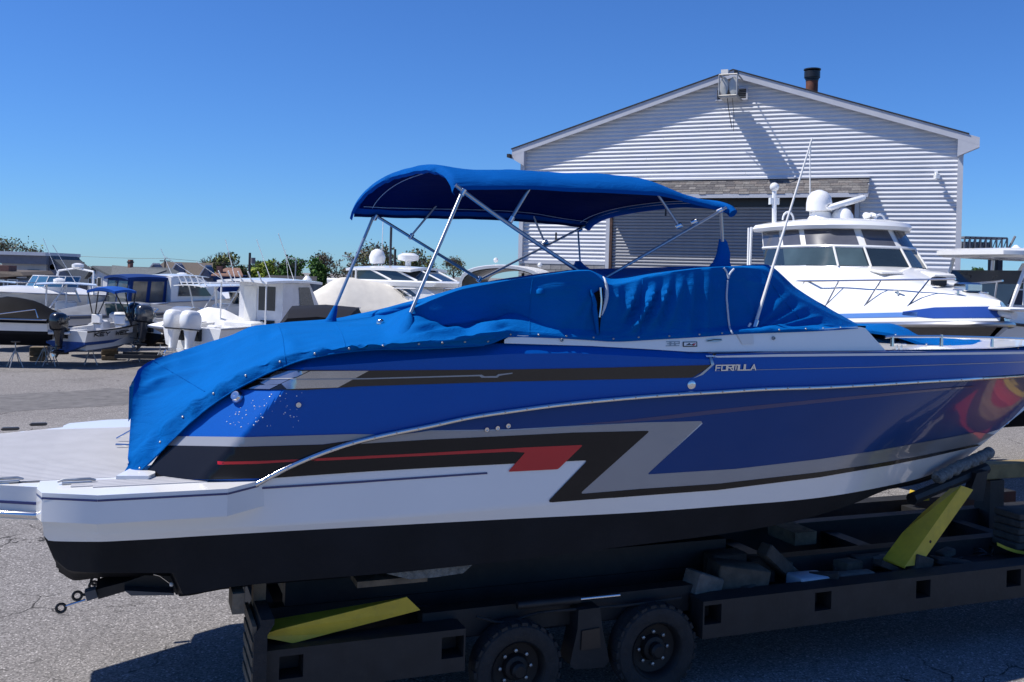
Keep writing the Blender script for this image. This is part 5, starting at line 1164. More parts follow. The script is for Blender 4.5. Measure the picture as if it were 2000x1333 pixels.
# ================================================================ BOAT KIT FOR THE OTHER BOATS  (x forward from the transom, y to port, z up from the keel)
class Hull:
    def __init__(s, L, B, Hs, Hb, rake=1.2, ch=.42, n=26, pw=2.4, fine=.75, bowpinch=0.0):
        s.L, s.B, s.Hs, s.Hb, s.rake, s.n = L, B, Hs, Hb, rake, n
        s.sheer, s.mid, s.wat, s.chine, s.keel = [], [], [], [], []
        for i in range(n + 1):
            t = i / n
            yb = B / 2 * max(0.004, (1 - t ** pw)) ** fine; zs = Hs + (Hb - Hs) * t ** 1.5
            yc = B / 2 * .88 * max(0.003, (1 - t ** (pw * .72))) ** .95; zc = ch + (Hb * .5 - ch * .3) * max(0, (t - .35) / .65) ** 2.2
            zk = Hb * .62 * max(0, (t - .6) / .4) ** 2.3
            xs, xc, xk = L * t, (L - rake * .55) * t, (L - rake) * t
            s.sheer.append((xs, yb, zs)); s.chine.append((xc, yc, zc)); s.keel.append((xk, 0.0, zk))
            k = .42; s.mid.append((lerp(xs, xc, k), lerp(yb, yc, k + .10 * t), lerp(zs, zc, k)))
            k = .80; s.wat.append((lerp(xs, xc, k), lerp(yb, yc, k + .06 * t), lerp(zs, zc, k)))
    @staticmethod
    def m(c): return [(p[0], -p[1], p[2]) for p in c]
    def topsides(s, mb, a='sheer', b='wat', mi=0):
        seq = {'sheer': [s.sheer, s.mid, s.wat], }['sheer']
        for f in (lambda c: c, Hull.m): mb.grid([f(c) for c in (s.sheer, s.mid, s.wat)], mi)
        mb.add([s.sheer[0], s.mid[0], s.wat[0], Hull.m(s.wat)[0], Hull.m(s.mid)[0], Hull.m(s.sheer)[0]], [(0, 1, 2, 3, 4, 5)], mi)
    def bottom(s, mb, mi=0):
        for f in (lambda c: c, Hull.m): mb.grid([f(c) for c in (s.wat, s.chine, s.keel)], mi)
        mb.add([s.wat[0], s.chine[0], s.keel[0], Hull.m(s.chine)[0], Hull.m(s.wat)[0]], [(0, 1, 2, 3, 4)], mi)
    def rail(s, mb, r=.035, dz=0, mi=0):
        mb.tube([(p[0], p[1] + .01, p[2] + dz) for p in s.sheer] + [(p[0], -p[1] - .01, p[2] + dz) for p in reversed(s.sheer)], r, 8, mi)
    def band(s, mb, k0, k1, off=.006, mi=0):
        for sg in (1, -1):
            def row(k):
                out = []
                for a, c in zip(s.sheer, s.mid): out.append((lerp(a[0], c[0], k) + .003, sg * (lerp(a[1], c[1], k) + off), lerp(a[2], c[2], k)))
                return out
            mb.grid([row(k0), row((k0 + k1) / 2), row(k1)], mi)
    def deck(s, mb, t0, crown=.1, mi=0, dz=.0):
        i0 = int(t0 * s.n); rows = []
        for p in s.sheer[i0:]: rows.append([(p[0], lerp(p[1], -p[1], k / 8), p[2] + dz + crown * (1 - (k / 4 - 1) ** 2) * min(1, p[1] / (s.B * .3))) for k in range(9)])
        mb.grid(rows, mi)
    def cockpit(s, mb, t0, depth=.7, mi=0, wd=.22):
        i1 = max(2, int(t0 * s.n)); O = s.sheer[:i1 + 1]; I = [(p[0] + (.25 if i == 0 else 0), max(.02, p[1] - wd), p[2] + .0) for i, p in enumerate(O)]; F = [(p[0], p[1], p[2] - depth) for p in I]
        for f in (lambda c: c, Hull.m): mb.grid([f(c) for c in (O, I, F)], mi)
        mb.grid([F, Hull.m(F)], mi)
        for r in (0, -1): mb.grid([[I[r], (I[r][0], -I[r][1], I[r][2])], [F[r], (F[r][0], -F[r][1], F[r][2])]], mi)
        mb.grid([[O[0], (O[0][0], -O[0][1], O[0][2])], [I[0], (I[0][0], -I[0][1], I[0][2])]], mi)
    def at(s, x):
        for a, c in zip(s.sheer, s.sheer[1:]):
            if x <= c[0]: k = (x - a[0]) / (c[0] - a[0]); return lerp(a[1], c[1], k), lerp(a[2], c[2], k)
        return s.sheer[-1][1:]
def boat(name, label, cat, pos, psi, H, top, bot, z0, deck_t=.5, deckm=None, cock=True, railm=None, group=None, crown=.1, railr=.03):
    t = thing(name, label, cat, (pos[0], pos[1], z0), psi, group)
    m = MB(); H.topsides(m); m.build('hull', top, t, 30)
    m = MB(); H.bottom(m); m.build('hull_bottom', bot, t, 30)
    m = MB(); H.rail(m, railr); m.build('rub_rail', railm or M['alu'], t, 40)
    m = MB(); H.deck(m, deck_t, crown); m.build('deck', deckm or M['gel'], t, 40)
    if cock: m = MB(); H.cockpit(m, deck_t); m.build('cockpit', deckm or M['gel2'], t, 30)
    return t
def tubes(t, segs, r=.018, name='frame_tube', m=None):
    o = None
    for s_ in segs: mb = MB(); mb.tube(s_, r, 6); o = mb.build(name, m or M['alu'], t, 50)
    return o
def outboard(t, x, y, z, h, m, tilt=0.0, name='outboard_motor'):
    """cowl, midsection and lower unit; z is the clamp height on the transom, h the whole height"""
    k = h / 1.75; R = Matrix.Rotation(tilt, 3, 'Y'); o = V3(x, y, z)
    def q(a, b, c): return o + R @ (V3(a, b, c) * k)
    def sec(zc, x0, x1, wy, e=.35):
        pts = []
        for i in range(20):
            a = 2 * math.pi * i / 20; cx, cy = math.cos(a), math.sin(a)
            pts.append(q((x0 + x1) / 2 + (x1 - x0) / 2 * math.copysign(abs(cx) ** .6, cx), wy * math.copysign(abs(cy) ** .6, cy), zc))
        return pts
    mb = MB(); mb.rings([sec(.02, -.58, -.02, .20), sec(.10, -.66, -.0, .25), sec(.30, -.70, .02, .27), sec(.50, -.70, -.02, .265), sec(.64, -.64, -.10, .22), sec(.70, -.54, -.22, .13)], 0, True); cw = mb.build('cowl', m, t, 45)
    cw.name = name
    mb = MB(); mb.rings([sec(.035, -.60, .0, .215), sec(.075, -.655, .005, .25)], 0, False); mb.build('cowl_seam', M['black'], cw, 45)
    mb = MB(); mb.rings([sec(.02, -.52, -.10, .17), sec(-.25, -.46, -.14, .12), sec(-.55, -.44, -.16, .085), sec(-.72, -.48, -.14, .06)], 0, True); mb.build('midsection', m, cw, 45)
    mb = MB(); mb.prism([q(*p) for p in ((-.72, -.13, -.60), (-.12, -.13, -.60), (-.12, .13, -.60), (-.72, .13, -.60))], R @ V3(0, 0, -.02)); mb.build('anti_ventilation_plate', m, cw)
    mb = MB(); mb.lathe([(.002, -.36), (.05, -.28), (.062, -.1), (.06, .1), (.05, .22), (.02, .26)], q(-.38, 0, -.82), R @ V3(-1, 0, 0), 14); mb.prism([q(*p) for p in ((-.44, -.012, -.86), (-.24, -.012, -.86), (-.40, -.012, -1.06), (-.46, -.012, -1.06))], R @ V3(0, .024 * k, 0)); mb.build('lower_unit', m, cw, 45)
    mb = MB()
    for i in range(3):
        a = 2 * math.pi * i / 3; mb.prism([q(-.66, .05 * math.cos(a - .5), -.82 + .05 * math.sin(a - .5)), q(-.60, .17 * math.cos(a - .25), -.82 + .17 * math.sin(a - .25)), q(-.66, .19 * math.cos(a + .3), -.82 + .19 * math.sin(a + .3)), q(-.68, .05 * math.cos(a + .6), -.82 + .05 * math.sin(a + .6))], R @ V3(.012, 0, 0))
    mb.build('propeller', M['steel'], cw)
    mb = MB(); mb.box(q(.03, 0, -.12), (.16 * k, .26 * k, .4 * k)); mb.build('clamp_bracket', M['black'], cw)
    return cw
# jack stands: one of each kind built, then copied
def make_stand(h=1.0):
    s = thing('jack_stand', 'x', 'jack stand', (0, 0, 0), 0, 'jack stands propping boats in the yard')
    for k in range(4):
        a = math.pi / 4 + math.pi / 2 * k; m = MB(); m.tube([V3(.32 * math.cos(a), .32 * math.sin(a), 0), V3(.05 * math.cos(a), .05 * math.sin(a), h * .62)], .018, 6); m.build('leg', M['galv'], s)
    m = MB(); m.tube([V3(0, 0, h * .5), V3(0, 0, h * .96)], .020, 8); m.build('screw_post', M['galv'], s)
    m = MB(); m.box((0, 0, h * .98), (.26, .26, .04), bev=.008); m.build('pad', M['wood'], s)
    return s
# ================================================================ WHITE CRUISER BEHIND THE BOW
CX = (7.62, 14.9); PS = math.atan2(-.985, .17); CL = 10.5
cz = .55; Hc = Hull(CL, 3.6, 2.2, 2.72, rake=1.9, ch=.75, n=40, pw=3.0, fine=.62)
M['navyhull'] = mat('dark_navy_hull', (0.012, 0.016, 0.028), .25, coat=.8, var=.1); M['sky_stripe'] = mat('pale_blue_stripe', (0.10, 0.22, 0.52), .3, coat=.6, var=.04); M['deep_stripe'] = mat('deep_blue_stripe', (0.015, 0.06, 0.30), .3, coat=.6, var=.04)
org = (CX[0] - CL * math.cos(PS), CX[1] - CL * math.sin(PS))
cr = boat('cabin_cruiser', 'white express cruiser with hardtop, grey windscreens and blue side stripes behind the bow', 'cruiser', org, PS, Hc, M['navyhull'], M['antifoul'], cz, .3, cock=True, railr=.05, crown=.05)
m = MB(); Hc.band(m, -.06, .02, .03); m.build('rail_insert', M['steel'], cr, 40)
# raised gunwale above the rail, striped, and the cambered foredeck inside it
gun = [(p[0] - .02, max(.004, p[1] - .02), p[2] + .05) for p in Hc.sheer]; gu2 = [(p[0] - .06, max(.004, p[1] - .07), p[2] + .30) for p in Hc.sheer]
m = MB(); [m.grid([f(gun), f(gu2)]) for f in (lambda c: c, Hull.m)]; m.build('gunwale', M['gel'], cr, 30)
def gl(k0, k1, i0, i1, off=.006): return [[(lerp(a[0], c[0], k) + off, lerp(a[1], c[1], k) + off, lerp(a[2], c[2], k)) for a, c in list(zip(gun, gu2))[i0:i1]] for k in (k0, (k0 + k1) / 2, k1)]
for (k0, k1, i0, i1, mm) in ((.30, .62, 6, 37, 'sky_stripe'), (.66, .80, 6, 30, 'deep_stripe'), (.22, .92, 35, 41, 'deep_stripe')):
    m = MB(); g_ = gl(k0, k1, i0, i1) if mm != 'deep_stripe' or i0 < 30 else [[tuple(Vector(a).lerp(Vector(b_), .5 + (kk - .5) * min(1, (q + 1) / 3))) for q, (a, b_) in enumerate(zip(gl(.2, .2, i0, i1)[0], gl(.9, .9, i0, i1)[0]))] for kk in (0, .5, 1)]; m.grid(g_); m.grid([Hull.m(r) for r in g_]); m.build('side_stripe', M[mm], cr, 40)
rows = []
i0 = 22
for i in range(i0, len(gu2)):
    p = gu2[i]; t = (p[0] - gu2[i0][0]) / (CL - gu2[i0][0]); rise = min(1.28 * max(0, 1 - t) ** 1.1, 3.58 - p[2])
    rows.append([(p[0] - .02, lerp(p[1], -p[1], k / 16), p[2] + rise * max(0.0, (1 - abs(k / 8 - 1) ** 5.0)) + .05 * (1 - (k / 8 - 1) ** 2)) for k in range(17)])
m = MB(); m.grid(rows); m.build('foredeck', M['gel'], cr, 50)
def deckz(x, y):
    t = max(0, min(1, (x - gu2[i0][0]) / (CL - gu2[i0][0]))); yb, zs = Hc.at(x); yb = max(.05, yb - .07); s_ = min(1, abs(y) / yb)
    return zs + .30 + min(1.28 * max(0, 1 - t) ** 1.1, 3.58 - zs - .3) * max(0, 1 - s_ ** 5) + .05 * (1 - s_ * s_)
# windscreen, enclosure and hardtop
base = [(x + .3, y * .9) for x, y in ((4.6, 1.56), (5.5, 1.56), (6.2, 1.42), (6.75, 1.02), (7.02, .45), (7.02, -.45), (6.75, -1.02), (6.2, -1.42), (5.5, -1.56), (4.6, -1.56))]
def ring_at(z):
    k = (z - 3.40) / 1.05; zz = 3.60 + (z - 3.36) * .70 if z > 3.35 else z + .22
    return [(x - .62 * k, y * (1 - .14 * k), zz) for x, y in base]
rz = [3.36, 3.90, 3.96, 4.44]
ZT = -.10
def pane(i, j, z0_, z1_, name, m_, inset=.045, out=.012):
    a, c_ = ring_at(z0_), ring_at(z1_); segs = range(i, j); lo = [V3(*a[k]) for k in range(i, j + 1)]; hi = [V3(*c_[k]) for k in range(i, j + 1)]
    d0 = (lo[1] - lo[0]).normalized() * inset; d1 = (lo[-2] - lo[-1]).normalized() * inset
    lo[0] += d0; hi[0] += d0; lo[-1] += d1; hi[-1] += d1
    cen = V3(5.5, 0, 0)
    def push(p): v = p - V3(5.0, 0, p.z); return p + v.normalized() * out
    mb = MB(); mb.grid([[push(p) for p in lo], [push(p) for p in hi]]); return mb.build(name, m_, cr, 50)
vinyl = mat('grey_vinyl_window', (0.085, 0.088, 0.105), .12, var=.15, spec=.6)
m = MB(); m.grid([ring_at(2.7), ring_at(3.05), ring_at(3.355), ring_at(3.40)]); m.build('cabin_coaming', M['gel'], cr, 50)
m = MB(); m.grid([ring_at(3.38), ring_at(3.93)]); m.build('windscreen_frame', M['glass'], cr, 50)
cg = mat('grey_green_screen', (.055, .085, .095), .06, var=.25, scale=1.5, spec=.7); pane(1, 4, 3.40, 3.88, 'windscreen_pane', cg); pane(4, 5, 3.40, 3.88, 'windscreen_pane', M['glass']); pane(5, 8, 3.40, 3.88, 'windscreen_pane', cg)
m = MB(); m.grid([ring_at(3.93), ring_at(4.46)]); m.build('enclosure_canvas', M['gel2'], cr, 50)
for (i, j) in ((0, 1), (1, 2), (2, 4), (4, 5), (5, 7), (7, 8), (8, 9)): pane(i, j, 3.97, 4.42, 'enclosure_window', vinyl, .07, .015)
m = MB(); a = ring_at(3.93); m.tube([V3(p[0] + .01, p[1], p[2]) for p in a], .035, 6); m.build('windscreen_rail', M['gel'], cr, 50)
for i in (3, 4, 5, 6):
    a, c_ = ring_at(3.38), ring_at(3.92); m = MB(); m.tube([V3(a[i][0] + .02, a[i][1], a[i][2]), V3(c_[i][0] + .02, c_[i][1], c_[i][2])], .022, 6); m.build('mullion', M['gel2'], cr, 50)
hr = []
for (ex, dz) in ((-.05, 4.33), (.16, 4.35), (.20, 4.42), (.14, 4.50), (-.12, 4.56), (-.7, 4.60)):
    a = ring_at(4.45); hr.append([(V3(p[0], p[1], 0) + (V3(p[0] - 4.6, p[1], 0).normalized() * ex) + V3(0, 0, dz)) for p in a])
m = MB(); m.rings(hr, 0, True); m.build('hardtop', M['gel'], cr, 40)
tubes(cr, [[V3(4.3, 1.5, 3.0), V3(4.0, 1.38, 4.45)], [V3(4.3, -1.5, 3.0), V3(4.0, -1.38, 4.45)], [V3(4.6, -1.6, 3.0), V3(4.3, -1.45, 4.45)]], .03, 'top_support', M['gel'])
def R(x, y, z): return V3(x, y, z + (ZT if z > 4 else 0))
m = MB(); m.lathe([(.14, 0), (.26, .02), (.26, .18), (.235, .31), (.16, .41), (.05, .455), (.002, .46)], R(5.3, -.42, 4.86), n=24); dome = m.build('satellite_dome', M['gel'], cr, 40)
m = MB(); m.lathe([(.30, 0), (.22, .12), (.18, .2)], R(5.3, -.38, 4.66), n=20); m.build('dome_base', M['gel'], dome, 40)
m = MB(); m.lathe([(.23, 0), (.21, .12), (.15, .22), (.07, .27)], R(5.5, .0, 4.68), n=20); rad = m.build('radar_pedestal', M['gel'], cr, 40)
m = MB(); m.box((5.5, .08, 4.96), (.12, 1.05, .13), rx=.28, rz=.25, bev=.04); m.build('radar_scanner', M['gel'], rad, 40)
for y in (.26, .38): m = MB(); m.lathe([(.07, 0), (.075, .02), (.05, .12), (.02, .2)], R(5.95, y, 4.77), (1, 0, 0), 12); m.build('searchlight', M['black'] if 0 else M['gel'], cr, 40)
for (x, y) in ((5.1, -1.0), (5.4, .9)): m = MB(); m.tube([R(x, y + .12 * math.cos(a), 4.68 + .17 * math.sin(a)) for a in [math.pi * k / 8 for k in range(9)]], .022, 6); m.build('grab_loop', M['gel'], cr, 50)
m = MB(); m.tube([R(4.7, -1.12, 4.64), R(4.66, -1.12, 5.35)], .05, 8); m.box((4.66, -1.12, 5.0), (.1, .2, .14)); m.ball((4.66, -1.12, 5.30), .10, 12); m.build('light_mast', M['gel'], cr, 40)
m = MB(); m.tube([R(4.5, -.2, 4.66), R(4.3, -.15, 6.2)], .014, 6); m.tube([R(4.3, -.15, 6.2), R(4.3, -.15, 6.35)], .03, 6); m.build('antenna', M['gel2'], cr)
# rails, hatches, windlass, anchor locker
for sg in (1, -1):
    pts = []
    for x in (5.2, 6.2, 7.2, 8.2, 9.2, 9.9):
        y, z = Hc.at(x); pts.append(R(x, sg * max(.1, y - .16), z + .92 - .04 * (x - 5)))
    m = MB(); m.tube(pts, .018, 6); rl = m.build('bow_rail', M['steel'], cr, 50)
    for x in (5.6, 6.6, 7.6, 8.6, 9.5):
        y, z = Hc.at(x); y2, z2 = Hc.at(x - .28); m = MB(); m.tube([R(x - .32, sg * max(.1, y2 - .10), z2 + .3), R(x, sg * max(.1, y - .16), z + .92 - .04 * (x - 5))], .014, 6); m.build('stanchion', M['steel'], rl)
for (x, y, s_) in ((8.0, -.50, .46), (8.1, .45, .46), (7.55, .9, .4), (9.0, .0, .5)):
    m = MB(); m.box((x, y, deckz(x, y) + .015), (s_, s_ * .9, .05), bev=.015, ry=.12); m.build('deck_hatch', M['gel2'], cr, 40)
m = MB(); m.box((9.55, .05, deckz(9.55, 0) + .06), (.36, .30, .16), bev=.03); m.build('windlass', M['steel'], cr, 40)
m = MB(); m.box((9.25, -.28, deckz(9.25, 0) + .09), (.10, .26, .15), bev=.02); lk = m.build('louvred_box', M['black'], cr, 40)
for x, y in ((8.9, -.95), (8.9, .95), (9.8, -.3)): y = math.copysign(min(abs(y), Hc.at(x)[0] - .2), y); m = MB(); m.tube([R(x - .12, y, deckz(x, y) + .07), R(x + .12, y, deckz(x, y) + .07)], .018, 6); m.tube([R(x, y, deckz(x, y)), R(x, y, deckz(x, y) + .07)], .02, 6); m.build('cleat', M['steel'], cr)
m = MB(); m.tube([R(10.4, 0, 2.9), R(10.75, 0, 2.86)], .06, 8); m.box((10.6, 0, 2.96), (.5, .34, .06), bev=.02); m.build('bow_pulpit', M['gel'], cr, 40)
for i, (x, s_) in enumerate(((9.0, .8), (9.0, -.8), (6.5, 1.3), (6.5, -1.3), (2.5, 1.4), (2.5, -1.4))):
    pass
for x in (2.0, 4.4, 6.6):
    wpt = ROOTM[cr.name] @ V3(x, 0, 0); kb = thing('keel_block', 'dark timber keel block under the white cruiser, %s' % {2.0: 'nearest its stern', 4.4: 'midway along its keel', 6.6: 'nearest its bow'}[x], 'keel block', (wpt.x, wpt.y, 0), PS, 'keel blocks under the white cruiser')
    for k in range(3): m = MB(); m.box((0, 0, .09 + .18 * k), (.3, .9, .175) if k % 2 == 0 else (.3, .7, .175), bev=.01); m.build('timber', M['wood'], kb)
wp = ROOTM[cr.name] @ V3(8.3, -.2, 0)
tb_ = thing('timber_beam', 'long pale timber beam lying behind the yellow front arm at the right edge', 'timber beam', at(1900, 930, 1.9) * 1.0, TH); pz = at(1900, 930, 1.9)
m = MB(); m.box((1.9, 0, .06), (4.2, .2, .20), bev=.01); m.build('beam', mat('ochre_timber', (.24, .18, .085), .85, var=.3, scale=5, bump=.4), tb_)
for k in (.3, 2.9): m = MB(); m.box((k, 0, -pz.z / 2 - .02), (.25, .25, max(.1, pz.z - .06))); m.build('trestle_leg', M['frame'], tb_)
# ================================================================ HARDTOP BOAT AT THE RIGHT EDGE
H2 = Hull(8.6, 2.7, 2.0, 2.5, rake=1.3, ch=.6)
p0 = G(1985, 20.5); ps2 = math.radians(205)
hb2 = boat('hardtop_boat', 'white hardtop fishing boat cut off by the right edge behind the white cruiser bow', 'boat', (p0.x + 3.6 * .906, p0.y + 3.6 * .42, 0), ps2, H2, M['gel'], M['antifoul'], .9, .45, railm=M['black'])
m = MB(); m.rings([[V3(3.6 + sx * a * 1.62, sy * b_ * 1.15, z_ + .05 * a) for sx, sy, a, b_ in ((-1, -.8, s_, s_), (-.8, -1, s_, s_), (.8, -.9, s_, s_), (1, -.7, s_, s_), (1, .7, s_, s_), (.8, .9, s_, s_), (-.8, 1, s_, s_), (-1, .8, s_, s_))] for s_, z_ in ((.93, 3.52), (1, 3.56), (1, 3.64), (.9, 3.70), (.5, 3.73))], 0, True); m.build('hardtop', M['gel'], hb2, 40)
tubes(hb2, [[V3(2.4, sg * .85, 2.0), V3(2.2, sg * .95, 3.55)] for sg in (1, -1)] + [[V3(3.5, sg * .9, 2.0), V3(3.3, sg * .95, 3.55)] for sg in (1, -1)] + [[V3(5.2, sg * .8, 2.1), V3(4.6, sg * .9, 3.55)] for sg in (1, -1)] + [[V3(3.5, sg * .9, 2.1), V3(2.3, sg * .95, 3.5)] for sg in (1, -1)], .04, 'top_support', M['gel'])
m = MB(); m.quad((5.25, -.8, 2.3), (5.25, .8, 2.3), (4.7, .85, 3.3), (4.7, -.85, 3.3)); m.build('windscreen_pane', M['glass'], hb2, fix=False)
m = MB(); m.box((4.7, 0, 2.15), (1.3, 1.5, .9), bev=.1); m.build('console', M['gel'], hb2, 40)
tubes(hb2, [[V3(3.0, -.3, 3.7), V3(3.0, -.3, 4.7)], [V3(3.0, -.3, 4.5), V3(3.35, -.1, 3.72)]], .03, 'mast', M['alu'])
m = MB(); m.lathe([(.09, 0), (.10, .05), (.03, .12)], (4.2, .3, 3.72), n=12); m.box((3.9, .5, 3.78), (.5, .1, .1)); m.build('horn', M['gel'], hb2)
# ================================================================ GANTRY, QUAY SHED
gp_ = G(1935, 42.0); gt = thing('loading_gantry', 'grey steel gantry on dark posts right of the workshop', 'gantry', gp_, 0)
M['gsteel'] = mat('grey_gantry_steel', (.22, .23, .25), .6, .3, var=.2, dirt=.2); M['gdark'] = mat('dark_post', (.03, .035, .05), .7, var=.2)
zt, zb_ = P(1935, 466, 42).z, P(1935, 494, 42).z; xl, xr_ = G(1868, 42).x - gp_.x, G(1950, 42).x - gp_.x
for z_ in (zt, zb_): m = MB(); m.box(((xl + xr_) / 2, 0, z_), (xr_ - xl, .9, .08)); m.build('chord', M['gsteel'], gt)
for k in range(9):
    x = lerp(xl, xr_, k / 8); m = MB(); m.box((x, -.42, (zt + zb_) / 2), (.06, .06, zt - zb_)); m.build('gantry_post', M['gsteel'], gt)
    if k < 8: m = MB(); m.tube([(x, -.42, zb_), (lerp(xl, xr_, (k + 1) / 8), -.42, zt)], .02, 5); m.build('brace', M['gsteel'], gt)
m = MB(); m.box(((xl + xr_) / 2 - .2, .1, (zt + zb_) / 2 - .05), (xr_ - xl - .5, .3, (zt - zb_) * .6)); m.build('trough', M['gsteel'], gt)
for x in (-.1, .22): m = MB(); m.box((x, 0, zb_ / 2), (.22, .22, zb_)); m.build('support_post', M['gdark'], gt)
m = MB(); m.tube([(xr_, -.4, zb_), (xr_ + .35, -.4, zt + .1)], .05, 6); m.build('outrigger', M['gsteel'], gt)
qs_p = G(1990, 62.0); qs = thing('quay_shed', 'long low dark blue grey shed with pale bands beyond the boats at the right edge', 'shed', qs_p, 0)
z1, z2, z3, z4 = P(1990, 539, 62).z, P(1990, 551, 62).z, P(1990, 566, 62).z, 0
m = MB(); m.box((3.0, 2, z3 / 2), (9.5, 4, z3)); m.build('wall', mat('navy_cladding', (.022, .03, .055), .7, var=.2), qs)
m = MB(); m.box((3.0, 2, (z3 + z2) / 2), (9.2, 3.8, z2 - z3)); m.build('window_band', mat('dull_brown_panels', (.10, .085, .075), .7, var=.3), qs)
m = MB(); m.box((3.0, 2, (z1 + z2) / 2), (9.8, 4.4, z1 - z2)); m.build('roof', mat('dark_roof', (.02, .026, .04), .7, var=.2), qs)
for z_ in (z2, z3): m = MB(); m.box((3.0, -.06, z_), (9.7, .08, .09)); m.build('trim_band', M['gel2'], qs)
for k in range(4): m = MB(); m.box((.2 + 1.6 * k, .08, (z3 + z2) / 2), (.5, .06, .26)); m.build('window', M['glass'], qs)

# ================================================================ YARD TRACTOR unseen, a guess put in for the yellow and red bow reflection
yt = thing('yard_tractor', 'unseen yellow and red yard tractor, guessed from a reflection in the blue bow', 'tractor', (10.1, 15.0, 0), .5)
redp = mat('red_machine_paint', (.50, .03, .025), .45, var=.1, dirt=.15)
m = MB(); m.box((0, 0, .85), (2.3, 1.0, .7), bev=.06); m.box((.55, 0, 1.3), (1.0, .9, .3), bev=.05); m.build('body', M['yellow'], yt, 40)
m = MB(); m.box((-1.0, 0, .75), (.5, 1.15, .95), bev=.08); m.build('counterweight', redp, yt, 40)
for x, y in ((-.45, .48), (-.45, -.48), (.35, .48), (.35, -.48)): m = MB(); m.tube([V3(x, y, 1.2), V3(x, y * .95, 2.3)], .04, 6); m.build('cab_post', M['black'], yt)
m = MB(); m.box((-.05, 0, 2.33), (1.1, 1.15, .08), bev=.03); m.build('cab_roof', M['yellow'], yt, 40)
m = MB(); m.box((-.3, 0, 1.35), (.45, .5, .12), bev=.03); m.box((-.5, 0, 1.6), (.1, .5, .5), bev=.03); m.build('seat', M['black'], yt, 40)
for y in (.35, -.35): m = MB(); m.box((1.3, y, 1.2), (.12, .1, 2.2)); m.build('mast', redp, yt)
for x, r_ in ((-.75, .34), (.8, .42)):
    for y in (.55, -.55): m = MB(); m.lathe([(.12, -.12), (r_ * .9, -.12), (r_, -.07), (r_, .07), (r_ * .9, .12), (.12, .12)], (x, y, r_), (0, 1, 0), 24); m.build('wheel', M['rubber'], yt, 40)
# ================================================================ BOATS STORED ACROSS THE YARD
M['bark'] = mat('grey_bark', (.11, .09, .075), .95, var=.3, scale=6)
def hd(deg): return math.radians(deg)
def place(px, D, L, deg, frac):      # transom position so that the point frac*L along the keel stands in column px at distance D
    p = G(px, D); return (p.x - L * frac * math.cos(hd(deg)), p.y - L * frac * math.sin(hd(deg)))
def tented(t, H, ridge, name='mooring_cover', m=None, t0=0.0, t1=1.0, drop=.12, bow=.1, noise_=.02):
    rows = []; n = H.n; i0, i1 = int(t0 * n), int(t1 * n)
    for i in range(i0, i1 + 1):
        p = H.sheer[i]; tt_ = (i - i0) / max(1, i1 - i0); rz_ = interp(ridge, tt_)
        r = []
        for k in range(17):
            s_ = k / 8 - 1; z = p[2] + .01 + (rz_) * (1 - abs(s_) ** 1.35); y = p[1] * 1.02 * (-s_)
            q = V3(p[0], y + .0, z); r.append(q + V3(0, 0, noise_ * noise.noise(q * 2.3)))
        r = [V3(p[0], p[1] * 1.03, p[2] - drop)] + r + [V3(p[0], -p[1] * 1.03, p[2] - drop)]; rows.append(r)
    mb = MB(); mb.grid(rows); e = rows[0]; mb.add(e, [tuple(range(len(e)))]); return mb.build(name, m, t, 50)
def canopy(t, x0, x1, w, z, crown, m, name='canopy', tk=.04, n=10):
    rows = []
    for i in range(n + 1):
        x = lerp(x0, x1, i / n); e = .06 * math.sin(math.pi * i / n)
        rows.append([V3(x, lerp(w, -w, k / 10), z + e + crown * (1 - (k / 5 - 1) ** 2)) for k in range(11)])
    mb = MB(); mb.grid(rows); mb.grid([[p + V3(0, 0, -tk) for p in r] for r in rows])
    edge = [r[0] for r in rows] + rows[-1][1:] + [r[-1] for r in reversed(rows)][1:] + list(reversed(rows[0]))[1:]
    mb.grid([edge, [p + V3(0, 0, -tk) for p in edge]]); return mb.build(name, m, t, 50)
def glasspanes(t, segs, z0, z1, rake, m, name='windscreen_pane', frame=None):
    for (a, c_) in zip(segs, segs[1:]):
        A_, C_ = V3(a[0], a[1], z0), V3(c_[0], c_[1], z0); d = (C_ - A_).normalized() * .03; U_ = V3(-rake, 0, z1 - z0)
        mb = MB(); mb.quad(A_ + d, C_ - d, C_ - d + V3(-rake, -C_.y * .1, z1 - z0), A_ + d + V3(-rake, -A_.y * .1, z1 - z0)); mb.build(name, m, t, fix=False)
    mb = MB(); mb.tube([V3(p[0] - rake, p[1] * .9, z1) for p in segs], .025, 6); mb.build('windscreen_frame', frame or M['alu'], t, 50)
    for p in segs: mb = MB(); mb.tube([V3(p[0], p[1], z0), V3(p[0] - rake, p[1] * .9, z1)], .02, 6); mb.build('windscreen_post', frame or M['alu'], t)
stand0 = make_stand(.95); _used = [False]
SL = []
def stand(px, D, label, rz=0.0):
    p = G(px, D)
    if not _used[0]: _used[0] = True; stand0.location = (p.x, p.y, 0); stand0.rotation_euler = (0, 0, rz); stand0['label'] = label; return stand0
    return copy_thing(stand0, (p.x, p.y, 0), rz, label)
